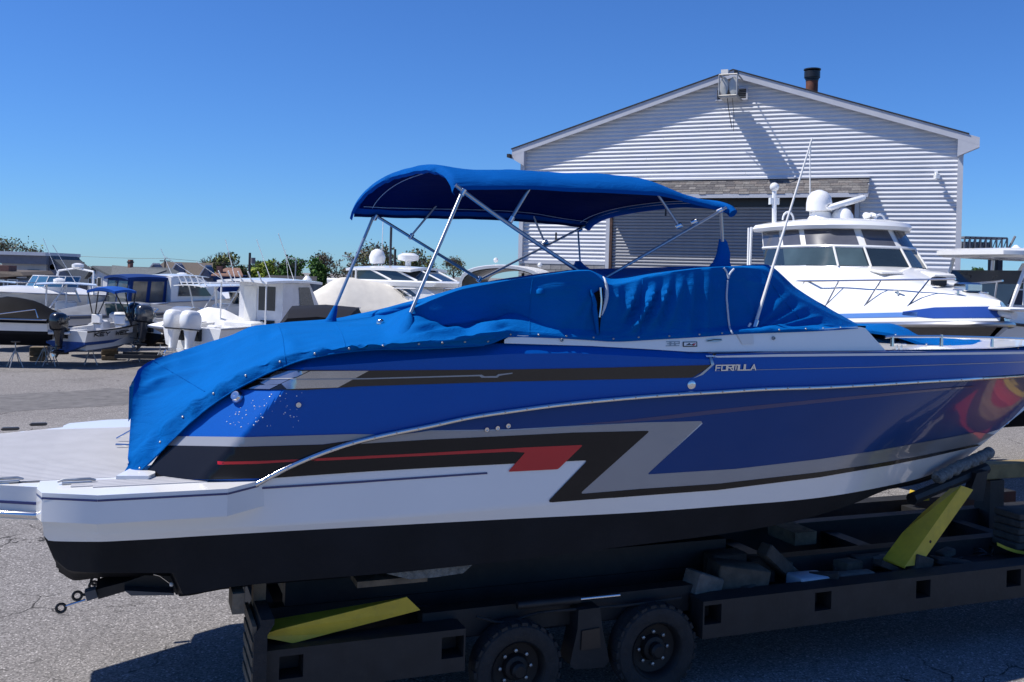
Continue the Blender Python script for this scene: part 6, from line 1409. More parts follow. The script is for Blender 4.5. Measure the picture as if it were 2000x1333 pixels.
# -- 1 bowrider under a black mooring cover, bow out of frame
h = Hull(8.0, 2.5, 1.02, 1.15, rake=1.4, ch=.5)
b1 = boat('covered_bowrider', 'white bowrider with black bottom under a black mooring cover at the left edge', 'boat', place(112, 36, 8, 187, 0), hd(187), h, M['gel'], M['antifoul'], .72, .98, cock=False)
tented(b1, h, [(0, .18), (.10, .62), (.22, .78), (.34, .62), (.5, .35), (1, .1)], m=M['blackcloth'], t0=.02, t1=.97)
m = MB(); h.band(m, .40, .46, .01); m.build('side_stripe', M['greydecal'], b1)
m = MB(); m.box((-.35, 0, .55), (.8, 2.2, .10), bev=.03); m.build('swim_platform', M['gel'], b1)
m = MB(); m.tube([V3(2.2, 1.26, 1.12), V3(.4, 1.26, 1.4), V3(.3, 1.26, 1.1)], .02, 6); m.build('grab_rail', M['steel'], b1)
m = MB(); m.rings([[V3(-.15 + .25 * math.cos(a), .22 * math.sin(a), z_) for a in [2 * math.pi * k / 10 for k in range(10)]] for z_ in (.45, .2, -.1, -.3)], 0, True); m.build('stern_drive', M['black'], b1, 40)
# -- 2 express cruiser behind it
h = Hull(9.0, 3.0, 1.7, 1.95, rake=1.6, ch=.7)
b2 = boat('cabin_cruiser', 'white express cruiser with curved blue tinted windscreen and radar, behind the black covered bowrider', 'cruiser', place(62, 45, 9, 250, .62), hd(250), h, M['gel'], M['antifoul'], .55, .35, crown=.35)
seg = [(4.2, 1.25), (5.0, 1.12), (5.5, .55), (5.6, 0), (5.5, -.55), (5.0, -1.12), (4.2, -1.25)]
m = MB(); m.rings([[V3(x * .98 + .1, y, 1.9) for x, y in seg], [V3(x + .05, y, 2.15) for x, y in seg]], 0, False, False); m.build('cabin_top', M['gel'], b2, 40)
glasspanes(b2, seg, 2.1, 2.65, .35, mat('blue_tinted_glass', (.05, .14, .24), .06, spec=.8), frame=M['gel'])
tubes(b2, [[V3(3.2, s_ * 1.3, 1.8), V3(3.0, s_ * 1.1, 2.9)] for s_ in (1, -1)] + [[V3(3.0, 1.1, 2.9), V3(3.0, 0, 3.05), V3(3.0, -1.1, 2.9)]], .05, 'radar_arch', M['gel'])
m = MB(); m.lathe([(.12, 0), (.28, .05), (.28, .18), (.1, .25)], (3.0, .1, 3.05), n=16); m.build('radar_dome', M['gel'], b2, 40)
m = MB(); m.tube([V3(x, s_ * y, 2.35) for s_, (x, y) in zip([1] * 5 + [-1] * 5, [(4.5, 1.3), (6, 1.15), (7.2, .85), (8.2, .5), (8.9, .1)] + [(8.9, .1), (8.2, .5), (7.2, .85), (6, 1.15), (4.5, 1.3)])], .02, 6); m.build('bow_rail', M['steel'], b2)
m = MB(); m.box((6.6, -.9, 1.72), (.5, .1, .22), bev=.03); m.build('hull_window', M['glass'], b2)
# -- 3 centre console with T-top
h = Hull(7.5, 2.5, 1.05, 1.5, rake=1.2, ch=.5)
b3 = boat('center_console', 'white centre console boat with a long thin T-top behind the blue topped runabout', 'boat', place(135, 43, 7.5, 25, .45), hd(25), h, M['gel'], M['antifoul'], .6, .7)
canopy(b3, 2.0, 4.4, 1.05, 2.28, .05, M['gel'], 't_top'); tubes(b3, [[V3(x, y, 1.0), V3(x, y * 1.1, 2.28)] for x in (2.4, 3.2, 4.1) for y in (.7, -.7)] + [[V3(2.4, .7, 1.0), V3(3.2, .72, 2.28)], [V3(2.4, -.7, 1.0), V3(3.2, -.72, 2.28)]], .03, 'top_support', M['gel'])
m = MB(); m.box((3.2, 0, .95), (.9, .8, 1.2), bev=.08); m.build('console', M['gel'], b3, 40)
glasspanes(b3, [(3.75, .42), (3.8, 0), (3.75, -.42)], 1.5, 2.0, .2, M['glass'])
m = MB(); m.lathe([(.1, 0), (.25, .04), (.25, .14), (.1, .2)], (2.9, 0, 2.36), n=14); m.build('radar_dome', M['gel'], b3, 40)
canopy(b3, -.6, 1.2, .9, 2.32, .02, M['gel'], 'aft_shade'); tubes(b3, [[V3(-.4, y, .9), V3(-.4, y, 2.3)] for y in (.75, -.75)], .025, 'top_support', M['gel'])
# -- 4 dual console runabout with blue bimini
h = Hull(4.7, 2.0, .80, 1.12, rake=.8, ch=.32)
b4 = boat('runabout', 'small white runabout with bright blue bimini and one black outboard on jack stands', 'boat', place(126, 35.2, 4.7, 71, 0), hd(71), h, mat('offwhite_topsides', (.62, .62, .62), .3, coat=.5), M['antifoul_blue'], .55, .72, railm=M['black'])
b4k = b4
for sg in (1, -1):
    m = MB(); m.grid([[V3(x, sg * (h.at(x)[0] - .02), h.at(x)[1]) for x in (2.0, 2.5, 3.2, 4.0, 4.6)], [V3(x, sg * (h.at(x)[0] + .02), h.at(x)[1] + (0 if x < 2.2 else .17)) for x in (2.0, 2.5, 3.2, 4.0, 4.6)]]); m.build('raised_gunwale', M['gel'], b4)
canopy(b4, 1.7, 2.9, .66, 2.25, .12, M['canvas_mid'], 'bimini', .10)
tubes(b4, [[V3(2.4, s_ * .9, .95), V3(x, s_ * .65, 2.2)] for s_ in (1, -1) for x in (1.75, 2.3, 2.85)], .025, 'frame_tube', M['black'])
for s_ in (.62, -.62):
    m = MB(); m.box((3.5, s_, 1.0), (.7, .62, .75), bev=.08); m.build('console', M['gel'], b4, 40)
seg = [(3.2, 1.02), (3.75, .95), (4.0, .3), (4.0, -.3), (3.75, -.95), (3.2, -1.02)]
glasspanes(b4, seg, 1.22, 1.72, .28, M['glass_green'])
for y in (.55, -.55): m = MB(); m.box((2.4, y, .85), (.5, .5, .5), bev=.06); m.box((2.15, y, 1.15), (.12, .5, .4), bev=.05); m.build('seat', M['gel'], b4, 40)
m = MB(); m.tube([V3(3.6, .85, 1.35), V3(4.4, .5, 1.5), V3(4.85, 0, 1.52), V3(4.4, -.5, 1.5), V3(3.6, -.85, 1.35)], .018, 6); m.build('bow_rail', M['steel'], b4)
outboard(b4, -.02, 0, .82, 1.62, M['engine_black'])
# lettering on the starboard bow, laid on the real topsides
def side_word(t, H, text, x0, x1, zrel, hgt, th, m, sg=-1):
    mb = MB(); n = len(text); adv = (x1 - x0) / n
    def pt(x, z):
        y, zs = H.at(x); k = (zs - z) / (zs - H.wat[int(min(H.n, x / H.L * H.n))][2]); i = min(H.n - 1, int(x / H.L * H.n)); yw = H.wat[i][1]; return V3(x, sg * (lerp(y, yw, max(0, k)) + .02), z)
    for i, ch in enumerate(text):
        for st in strokes(ch):
            for (a, c_) in zip(st, st[1:]):
                P0 = Vector((x0 + adv * (i + .08 + .75 * a[0]), zrel + a[1] * hgt)); P1 = Vector((x0 + adv * (i + .08 + .75 * c_[0]), zrel + c_[1] * hgt)); d = (P1 - P0).normalized(); nn = Vector((-d.y, d.x)) * th / 2; P0 -= d * th / 2; P1 += d * th / 2
                mb.add([pt(*(P0 + nn)), pt(*(P1 + nn)), pt(*(P1 - nn)), pt(*(P0 - nn))], ((0, 1, 2, 3),))
    return mb.build('lettering', m, t, fix=False, kind='stuff')
side_word(b4, h, 'KEY WEST', .35, 2.7, .62, .13, .040, M['black'])
# -- 5 cruiser with navy canvas enclosure
h = Hull(9.5, 3.1, 1.5, 1.9, rake=1.5, ch=.6)
b5 = boat('cabin_cruiser', 'white cruiser with a boxy navy canvas enclosure with clear windows over its cockpit', 'cruiser', place(252, 47, 9.5, 40, .1), hd(52), h, M['gel'], M['antifoul'], .5, .55, crown=.3)
m = MB(); m.rings([[V3(x + ex, y, z) for x, y in ((.3, 1.0), (2.3, 1.0), (2.3, -1.0), (.3, -1.0))] for z, ex in ((1.3, 0), (2.72, .12))], 0, True); en = m.build('canvas_enclosure', M['canvas_far'], b5)
canopy(b5, .25, 2.6, 1.08, 2.72, .12, M['canvas_far'], 'canvas_top', .12)
clear = mat('clear_vinyl', (.07, .085, .095), .08, var=.25, scale=2, spec=.7)
for (x0, x1) in ((.5, 1.25), (1.45, 2.15)): m = MB(); m.quad((x0, -1.012, 1.5), (x1, -1.012, 1.5), (x1 + .1, -1.012, 2.55), (x0 + .1, -1.012, 2.55)); m.build('clear_window', clear, en, fix=False)
for (y0, y1) in ((-.88, -.06), (.06, .88)): m = MB(); m.quad((.29, y0, 1.5), (.29, y1, 1.5), (.385, y1, 2.55), (.385, y0, 2.55)); m.build('clear_window', clear, en, fix=False)
m = MB(); m.rings([[V3(x, y, z) for x, y in ((2.4, 1.35), (a, 1.1), (a, -1.1), (2.4, -1.35))] for z, a in ((1.5, 6.0), (1.9, 5.6), (2.6, 4.6), (2.78, 4.3))], 0, True); hs_ = m.build('deckhouse', M['gel'], b5, 30)
m = MB(); m.add([(2.8, -1.362, 1.85), (4.8, -1.27, 1.85), (4.2, -1.28, 2.5), (2.9, -1.35, 2.55)], ((0, 1, 2, 3),)); m.build('side_window', M['glass'], hs_, fix=False)
m = MB(); m.add([(2.8, 1.362, 1.85), (4.8, 1.27, 1.85), (4.2, 1.28, 2.5), (2.9, 1.35, 2.55)], ((0, 1, 2, 3),)); m.build('side_window', M['glass'], hs_, fix=False)
canopy(b5, 2.5, 4.6, 1.3, 2.82, .06, M['gel'], 'hardtop')
m = MB(); m.lathe([(.1, 0), (.26, .04), (.26, .16), (.1, .22)], (4.0, .2, 2.8), n=14); m.build('radar_dome', M['gel'], b5, 40)
# -- 6 centre console with two dark outboards, grey T-top with rod holders
h = Hull(8.6, 2.7, 1.0, 1.5, rake=1.3, ch=.45)
b6 = boat('center_console', 'white centre console with two dark outboards tilted on its stern and a pipework T-top', 'boat', place(284, 38.0, 8.6, 50, 0), hd(50), h, M['gel'], M['antifoul'], .62, .68)
outboard(b6, -.05, .42, .92, 1.7, M['engine_black'], .35); outboard(b6, -.05, -.42, .92, 1.75, M['engine_grey'], .12)
canopy(b6, 1.8, 6.0, 1.15, 2.42, .05, M['gel'], 't_top')
tubes(b6, [[V3(x, y * .8, .9), V3(x + dx, y, 2.4)] for x, dx in ((2.7, -.3), (3.7, 0), (4.7, .3)) for y in (.95, -.95)] + [[V3(2.7, y, .9), V3(3.7, y, 2.38)] for y in (.8, -.8)] + [[V3(2.1, y, 2.55), V3(5.5, y, 2.55)] for y in (1.05, -1.05)], .028, 'top_support', M['gel'])
tubes(b6, [[V3(2.1, y, 2.35), V3(1.85, y, 2.8)] for y in (-.9, -.45, 0, .45, .9)], .028, 'rod_holder', M['gel'])
m = MB(); m.box((3.7, 0, 1.05), (1.1, .95, 1.25), bev=.1); m.build('console', M['gel'], b6, 40); glasspanes(b6, [(4.2, .48), (4.3, 0), (4.2, -.48)], 1.65, 2.15, .2, M['glass'])
m = MB(); m.lathe([(.42, -.7), (.44, 0), (.42, .7)], (1.6, -.2, 1.15), (0, 1, 0), 16); m.build('rolled_cushion', M['greydecal'], b6, 40)
m = MB(); m.box((2.6, 0, 1.05), (.45, 1.0, .9), bev=.08); m.build('leaning_post', M['gel'], b6, 40)
m = MB(); m.tube([V3(4.9, .85, 2.62), V3(5.3, .8, 2.62)], .16, 10); m.build('life_raft', M['gel'], b6, 40)
# -- 7 small boat under a white peaked cover
h = Hull(3.9, 1.9, .72, .95, rake=.9, ch=.3)
b7 = boat('covered_skiff', 'small tan hulled boat under a peaked white shrink wrap cover', 'boat', place(287, 36.0, 3.9, 196, 1), hd(196), h, mat('tan_topsides', (.38, .33, .29), .4, coat=.4), M['greycloth'], .62, .98, cock=False)
tented(b7, h, [(0, .3), (.30, .85), (.45, .90), (.7, .45), (1, .02)], 'shrink_wrap_cover', M['wrap'], .02, 1.0, .05)
# -- 8 pilothouse boat with twin white outboards
h = Hull(9.2, 2.9, 1.15, 1.7, rake=1.4, ch=.5)
b8 = boat('pilothouse_boat', 'white pilothouse fishing boat with twin white outboards on its stern', 'boat', place(371, 33.6, 9.2, 60, 0), hd(60), h, M['gel'], M['gel2'], .55, .66)
for y in (.40, -.40): outboard(b8, -.08, y, 1.02, 1.78, M['gel'], .10)
m = MB(); m.box((.5, 0, .85), (.5, 2.4, .55), bev=.06); m.build('transom_bench', M['gel'], b8, 40)
m = MB(); m.rings([[V3(x, y, z) for x, y in ((3.3, 1.12), (a, .98), (a, -.98), (3.3, -1.12))] for z, a in ((.6, 5.9), (1.5, 5.7), (1.6, 5.65), (2.75, 4.9))], 0, True); ph = m.build('pilothouse', mat('pilothouse_white', (.62, .63, .66), .35, coat=.4), b8, 25)
canopy(b8, 2.3, 5.3, 1.28, 2.80, .07, M['gel'], 'hardtop', .09)
m = MB(); m.quad((3.285, -.75, 1.7), (3.285, .1, 1.7), (3.285, .1, 2.6), (3.285, -.75, 2.6)); m.build('aft_window', M['glass'], ph, fix=False)
m = MB(); m.quad((3.285, .2, .7), (3.285, .85, .7), (3.285, .85, 2.6), (3.285, .2, 2.6)); m.build('cabin_door', M['gel2'], ph, fix=False)
m = MB(); m.add([(4.3, -1.10, 1.75), (5.2, -1.04, 1.75), (4.85, -1.02, 2.6), (4.2, -1.07, 2.6)], ((0, 1, 2, 3),)); m.build('side_window', M['glass'], ph, fix=False)
m = MB(); m.box((4.6, -1.10, 1.15), (.5, .05, .14)); m.build('vent_louvre', M['black'], ph); m = MB(); m.box((3.27, -.4, 1.25), (.05, .7, .16)); m.build('vent_louvre', M['black'], ph)
tubes(b8, [[V3(2.4, s_ * 1.15, 1.1), V3(2.4, s_ * 1.15, 2.8)] for s_ in (1, -1)], .03, 'top_support', M['gel']); tubes(b8, [[V3(2.35, y, 2.75), V3(2.1, y, 3.15)] for y in (-1, -.5, 0, .5, 1)], .025, 'rod_holder', M['gel'])
m = MB(); m.box((2.7, .2, .95), (.7, 1.5, .7), bev=.06); m.build('bait_station', M['gel'], b8, 40)
for x in (2.62,): m = MB(); m.box((2.34, .5, 1.0), (.03, .3, .16)); m.build('hatch', M['black'], b8)
# -- 9 large sport boat under white wrap and cream canvas, bow to the left
h = Hull(6.8, 2.9, 1.45, 1.75, rake=1.4, ch=.6)
b9 = boat('wrapped_cruiser', 'large white cruiser shrouded in a tall peaked cream canvas with dark oval cabin windows', 'cruiser', place(545, 42.5, 6.8, 205, .9), hd(205), h, M['gel'], M['antifoul'], .4, .98, cock=False)
tented(b9, h, [(0, 1.1), (.25, 1.45), (.5, 1.62), (.56, 1.5), (.68, .95), (.85, .4), (1, .1)], 'winter_cover', M['cream'], 0, .97, .1, noise_=.05)
for x in (6.1, 5.2, 4.2, 3.2):
    for sg in (1, -1):
        y, z = h.at(x); m = MB(); m.lathe([(.13, 0), (.0005, .012)], (x, sg * (y * .985 + .0), z - .18), (.15, sg, -.1), 14, sq=(2.0, 1)); m.build('cabin_window', M['glass'], b9, 40)
tubes(b9, [[V3(1.0 + k * .8, 0, 2.95 - .02 * k * k), V3(1.0 + k * .8, -1.45, 1.5)] for k in range(4)], .02, 'batten', M['cream'])
# -- 10 yacht with radar domes
h = Hull(14, 4.2, 1.8, 2.1, rake=2.4, ch=.8)
b10 = boat('motor_yacht', 'white motor yacht with raked dark windows and two radar domes beyond the black covered boat', 'yacht', place(800, 46, 14, -28, .45), hd(-28), h, M['gel'], M['antifoul'], .45, .2, crown=.25)
m = MB(); m.rings([[V3(x, y, z) for x, y in ((3.0, 1.6), (a - .8, 1.5), (a, .7), (a, -.7), (a - .8, -1.5), (3.0, -1.6))] for z, a in ((1.9, 10.5), (2.25, 9.8), (2.75, 8.7))], 0, True); m.build('deckhouse', M['gel'], b10, 30)
m = MB(); m.rings([[V3(x, y * k, z) for x, y in ((2.6, 1.72), (a - .8, 1.62), (a, .8), (a, -.8), (a - .8, -1.62), (2.6, -1.72))] for z, a, k in ((2.75, 9.3, 1), (2.95, 9.6, 1.02), (3.02, 9.3, 1))], 0, True); m.build('flybridge', M['gel'], b10, 30)
for zA, zB, aA, aB in ((2.30, 2.62, 9.55, 8.95), (3.02, 3.5, 8.4, 7.2)):
    def fr(z, a): return [V3(4.2, -1.58, z), V3(a - 2.2, -1.54, z), V3(a - .8, -1.48, z), V3(a + .02, -.68, z), V3(a + .02, .68, z), V3(a - .8, 1.48, z), V3(a - 2.2, 1.54, z), V3(4.2, 1.58, z)]
    A_, B_ = fr(zA, aA), fr(zB, aB)
    for k in range(7):
        d = (A_[k + 1] - A_[k]) * .04; mb = MB(); mb.quad(A_[k] + d, A_[k + 1] - d, B_[k + 1] - d, B_[k] + d); mb.build('window_pane', M['glass'] if k % 2 == 0 else mat('dusk_glass', (.035, .04, .06), .06, spec=.8) if k == 1 and zA < 3 else M['glass'], b10, fix=False)
        mb = MB(); mb.tube([A_[k], B_[k]], .05, 6); mb.build('window_post', M['gel'], b10)
canopy(b10, 3.6, 7.3, 1.6, 3.52, .12, M['gel'], 'hardtop', .12)
m = MB(); m.lathe([(.14, 0), (.36, .06), (.40, .35), (.30, .62), (.1, .74)], (4.4, -.2, 3.75), n=18); m.build('satellite_dome', M['gel'], b10, 40)
m = MB(); m.lathe([(.14, 0), (.14, .22), (.5, .28), (.52, .5), (.3, .62)], (6.0, .1, 3.7), n=18); m.build('radar_dome', M['gel'], b10, 40)
tubes(b10, [[V3(4.3, .3, 3.6), V3(4.3, .35, 7.4)]], .02, 'antenna', M['gel']); tubes(b10, [[V3(5.1, -.1, 3.6), V3(5.1, -.1, 5.6)]], .06, 'mast', M['gdark'])
pts = [V3(x, s_ * max(.12, h.at(x)[0] - .12), h.at(x)[1] + .75) for s_, xs_ in ((-1, (5, 7, 9, 11, 12.5, 13.6)), (1, (13.6, 12.5, 11, 9, 7, 5))) for x in xs_]
m = MB(); m.tube(pts, .022, 6); rl = m.build('bow_rail', M['steel'], b10)
for p in pts: m = MB(); m.tube([p, V3(p.x - .1, p.y, p.z - .75)], .016, 5); m.build('stanchion', M['steel'], rl)
lad = [(725, 567), (742, 567)]
# -- 11 covered boat right behind the blue boat
h = Hull(7.0, 2.55, 1.1, 1.35, rake=1.3, ch=.5)
b11 = boat('covered_boat', 'boat under a flat topped black brown cover just behind the large blue boat', 'boat', place(612, 20.5, 7, 97, 0), hd(97), h, M['gel'], M['antifoul'], .85, .98, cock=False)
rows = []
for i, (x, wt_, zt_) in enumerate(((-.05, 1.0, 1.15), (.02, .62, 1.92), (1.2, .72, 2.05), (2.5, .78, 2.10), (4.2, .6, 1.7), (6.6, .2, 1.45))):
    y, z = h.at(max(0, x)); rows.append([V3(x, y * 1.05, z - .15), V3(x, y * 1.04, z + .02), V3(x, lerp(y, wt_, .55), lerp(z, zt_, .6)), V3(x, wt_, zt_), V3(x, 0, zt_ + .05), V3(x, -wt_, zt_), V3(x, -lerp(y, wt_, .55), lerp(z, zt_, .6)), V3(x, -y * 1.04, z + .02), V3(x, -y * 1.05, z - .15)])
m = MB(); m.grid(rows); m.add(rows[0], [tuple(range(9))]); m.build('mooring_cover', M['browncloth'], b11, 35)
# -- 12 hardtop boat in front of the workshop corner
h = Hull(8.4, 2.9, 1.5, 1.9, rake=1.4, ch=.6)
b12 = boat('hardtop_boat', 'white boat with an arched hardtop dark underneath, in front of the workshop left corner', 'boat', place(978, 25.5, 8.4, 80, .15), hd(80), h, M['gel'], M['antifoul'], .5, .55)
rows = []
for x, s_ in ((.8, .96), (1.0, 1.0), (3.2, 1.0), (3.8, .92)):
    rows.append([V3(x, 1.18 * s_ * math.sin(a), 2.95 + .65 * max(0, math.cos(a)) ** .55 * s_) for a in [math.pi * (k / 16 - .5) for k in range(17)]])
m = MB(); m.grid(rows); m.grid([[V3(p.x, p.y * .94, p.z - .07) for p in r] for r in rows]); m.grid([rows[0], [V3(p.x, p.y * .94, p.z - .07) for p in rows[0]]]); m.build('hardtop', M['gel2'], b12, 50)
m = MB(); m.grid([[V3(p.x + .05, p.y * .93, p.z - .09) for p in r] for r in rows]); m.build('black_underside', M['black'], b12, 50)  # black sheet set just below the hardtop arch
for s_ in (1, -1): m = MB(); m.hexa([V3(.85, s_ * 1.0, 1.4), V3(1.5, s_ * 1.0, 1.4), V3(1.5, s_ * 1.16, 1.4), V3(.85, s_ * 1.16, 1.4), V3(.85, s_ * 1.02, 3.05), V3(1.2, s_ * 1.02, 3.05), V3(1.2, s_ * 1.15, 3.05), V3(.85, s_ * 1.15, 3.05)]); m.build('top_support', M['greycloth'], b12)
m = MB(); m.box((3.3, 0, 2.3), (.5, 2.1, 1.2), bev=.1); m.build('cabin_bulkhead', M['gel'], b12, 40); tubes(b12, [[V3(3.0, -.2, 1.7), V3(3.0, -.2, 3.4)]], .04, 'post', M['gdark'])
for y, z in ((-.9, 3.62), (.3, 3.72)): m = MB(); m.ball((1.5, y, z), .07, 8); m.build('light', M['gel'], b12)
# -- 13 white canvas topped boat far behind
h = Hull(9, 3.0, 1.4, 1.7, rake=1.4, ch=.6)
b13 = boat('canvas_topped_boat', 'white boat with two stepped white canvas roofs and clear side curtains behind the pilothouse boat', 'boat', place(560, 52, 9, 15, .5), hd(15), h, M['gel'], M['antifoul'], .3, .6)
canopy(b13, 2.2, 5.2, 1.3, 2.75, .14, M['wrap'], 'canvas_roof', .16); canopy(b13, 2.4, 4.9, 1.25, 2.25, .1, M['wrap'], 'lower_roof', .12)
for k in range(5): m = MB(); m.quad((2.5 + .5 * k, -1.22, 1.5), (2.94 + .5 * k, -1.22, 1.5), (2.94 + .5 * k, -1.22, 2.2), (2.5 + .5 * k, -1.22, 2.2)); m.build('side_curtain', clear, b13, fix=False)
m = MB(); m.lathe([(.2, 0), (.26, .2), (.1, .4)], (5.5, 0, 2.8), n=14); m.build('radar_dome', M['gel'], b13, 40)
# -- 14 grey covered runabout tucked between the bowrider and the runabout
h = Hull(5.6, 2.2, .9, 1.1, rake=1.0, ch=.4)
b14 = boat('covered_boat', 'small boat under a grey cover tucked between the black covered bowrider and the runabout', 'boat', place(112, 39.5, 5.6, 38, 0), hd(38), h, M['gel'], M['antifoul'], .8, .98, cock=False)
tented(b14, h, [(0, .2), (.3, .5), (.6, .45), (1, .05)], m=M['greycloth'], t0=.02, t1=.98)
# thin whips and outriggers on the stored boats
for b_, segs in ((b3, [[V3(3.0, .5, 2.3), V3(2.2, .55, 4.3)], [V3(3.6, -.6, 2.3), V3(2.6, -.9, 4.0)]]), (b6, [[V3(3.2, .9, 2.5), V3(1.4, 1.2, 3.6)], [V3(3.2, -.9, 2.5), V3(1.2, -1.5, 3.4)], [V3(4.2, .2, 2.5), V3(3.6, .2, 4.4)]]), (b5, [[V3(3.6, .5, 2.9), V3(3.0, .6, 4.2)]]), (b8, [[V3(4.2, -.8, 2.9), V3(3.2, -.9, 4.6)], [V3(4.6, .8, 2.9), V3(3.9, .9, 4.4)]]), (b13, [[V3(4.5, 0, 2.9), V3(4.3, 0, 4.6)]])):
    tubes(b_, segs, .013, 'whip_antenna', M['gel'])
for y in (-.35, .35): m = MB(); m.box((1.4, y, 1.0), (.4, .5, .35), bev=.05); m.build('seat', M['gel'], b8, 40)
# twiggy debris on the asphalt
pd = gpix(285, 698); dbz = thing('brush_pile', 'low scatter of dead twigs on the asphalt in front of the twin white outboards', 'brush', (pd.x, pd.y, 0), 0)
m = MB(); rn = random.Random(5)
for k in range(90):
    c_ = V3(rn.gauss(0, .75), rn.gauss(0, .45), .02 + rn.random() * .09); a = rn.uniform(0, 6.28); L_ = rn.uniform(.15, .5); d = V3(math.cos(a), math.sin(a), rn.uniform(-.15, .3)) * L_
    m.tube([c_, c_ + d * .5 + V3(0, 0, .02), c_ + d], .006, 3, cap=False)
m.build('twigs', M['bark'], dbz, kind='stuff', fix=False)
# jack stands and blocks
for px, D, lb in ((99, 35.6, 'jack stand by the transom of the blue topped runabout, left of its outboard'), (177, 36.4, 'jack stand under the starboard quarter of the blue topped runabout'), (29, 34.8, 'jack stand under the black bottom of the covered bowrider'), (262, 38.0, 'jack stand below the two dark outboards'), (312, 35.9, 'jack stand under the small boat with the peaked white cover'), (86, 36.2, 'jack stand at the far left corner of the runabout transom')):
    stand(px, D, lb, random.uniform(0, 1))
for px, D, lb in ((214, 38.6, 'tall stack of dark timber blocks under the bow of the blue topped runabout'), (75, 37.5, 'low dark timber stack under the black covered bowrider')):
    p = G(px, D); ks = thing('block_stack', lb, 'block stack', (p.x, p.y, 0), .3)
    for k in range(4 if px > 100 else 3): m = MB(); m.box((0, 0, .1 + .18 * k), (.62, .28, .17) if k % 2 else (.55, .6, .17), bev=.01); m.build('timber', M['wood'], ks)
p = G(318, 35.6); tl = thing('boat_trailer', 'low dark boat trailer under the twin white outboards', 'trailer', (p.x, p.y, 0), .15)
m = MB(); m.box((0, 0, .45), (3.4, .12, .14)); m.box((0, 1.2, .45), (3.4, .12, .14)); m.build('side_rail', M['frame'], tl, kind='stuff')
for x in (-1, 1): m = MB(); m.box((x, .6, .42), (.12, 1.2, .1)); m.build('cross_member', M['frame'], tl)
for y in (-.15, 1.35): m = MB(); m.lathe([(.12, -.1), (.32, -.1), (.34, -.06), (.34, .06), (.32, .1), (.12, .1)], (.6, y, .34), (0, 1, 0), 20); m.build('wheel', M['rubber'], tl, 40)
# ================================================================ HOUSES BEYOND
def wz(px, py, D): return P(px, py, D).z
M['hgrey'] = mat('blue_grey_cladding', (.15, .16, .20), .8, var=.08); M['hbeige'] = mat('beige_render', (.42, .40, .37), .85, var=.06); M['hwhite'] = mat('white_clapboard', (.62, .62, .63), .7, var=.05); M['hroof'] = mat('grey_shingle_roof', (.10, .11, .115), .9, var=.2, scale=8); M['broof'] = mat('brown_shingle_roof', (.10, .082, .068), .9, var=.2, scale=8); M['brick'] = mat('red_brick', (.22, .11, .085), .9, var=.25, scale=10); M['sash'] = mat('dark_window', (.02, .025, .03), .1)
def window(t, x, z, w_, h_, y=-.02, name='window'):
    m = MB(); m.box((x, y, z), (w_ + .16, .06, h_ + .16)); f = m.build(name, M['hwhite'], t); m = MB(); m.box((x, y - .04, z), (w_, .02, h_)); m.build('pane', M['sash'], f); return f
D = 84.0; p = G(48, D); k = D / FPX
h1 = thing('modern_house', 'grey and beige modern house with a steep mono-pitch roof and round window at the left', 'house', p, 0)
zt, zb_, ze = wz(48, 499, D), wz(48, 516, D), wz(48, 552, D)
xl, xr_, xg = (2 - 48) * k, (88 - 48) * k, (152 - 48) * k
m = MB(); m.box(((xl + xr_) / 2, 3, zb_ / 2), (xr_ - xl, 6, zb_)); m.build('wall', M['hbeige'], h1)
m = MB(); m.box(((xl + xr_) / 2, 2.9, (zb_ + zt) / 2), (xr_ - xl + .3, 6.4, zt - zb_)); m.build('upper_cladding', M['hgrey'], h1)
m = MB(); m.box(((xl + xr_) / 2 - .2, 2.8, zt + .15), (xr_ - xl + .8, 6.8, .3)); m.build('roof', M['hwhite'], h1)
m = MB(); m.prism([V3(xr_, .3, 0), V3(xg, .3, 0), V3(xg, .3, ze - .1), V3(xr_, .3, zt)], V3(0, 5, 0)); m.build('gable_wing', M['hgrey'], h1)
m = MB(); m.prism([V3(xr_ - .1, .2, zt + .05), V3(xg + .3, .2, ze - .25), V3(xg + .3, .2, ze - .05), V3(xr_ - .1, .2, zt + .28)], V3(0, 5.3, 0)); m.build('wing_roof', M['hroof'], h1)
m = MB(); m.lathe([(.33, 0), (.33, .08)], ((98 - 48) * k, .3, wz(98, 522, D)), (0, -1, 0), 20); f = m.build('round_window', M['hgrey'], h1, 40); m = MB(); m.lathe([(.26, .09), (.0005, .09)], ((98 - 48) * k, .3, wz(98, 522, D)), (0, -1, 0), 20); m.build('pane', M['greycloth'], f)
m = MB(); m.prism([V3((42 - 48) * k, -.6, wz(48, 538, D)), V3((80 - 48) * k, -.6, wz(48, 538, D)), V3((76 - 48) * k, -.1, wz(48, 527, D)), V3((54 - 48) * k, -.1, wz(48, 527, D))], V3(0, .1, -.1)); m.build('porch_roof', M['broof'], h1)
for x in (20, 60): window(h1, (x - 48) * k, wz(48, 545, D), .8, .9)
D = 60.0; p = G(12, D); k = D / FPX
h4 = thing('brick_house', 'low house with brown roof and brick gable cut off by the left edge', 'house', p, 0)
m = MB(); m.box((-.4, 2, wz(12, 545, D) / 2), (2.6, 4, wz(12, 545, D))); m.build('wall', M['greycloth'], h4)
m = MB(); m.prism([V3(-2, -.4, wz(12, 548, D)), V3(1.2, -.4, wz(12, 538, D)), V3(.9, -.2, wz(12, 531, D)), V3(-2, -.2, wz(12, 531, D))], V3(0, 4, .1)); m.build('roof', M['broof'], h4)
m = MB(); m.box((-.55, .6, wz(12, 525, D) - .4), (1.1, 1, 1.2)); m.build('chimney', M['brick'], h4)
for x in (-.5, .35): window(h4, x, wz(12, 562, D), .5, .9)
D = 72.0; p = G(193, D); k = D / FPX
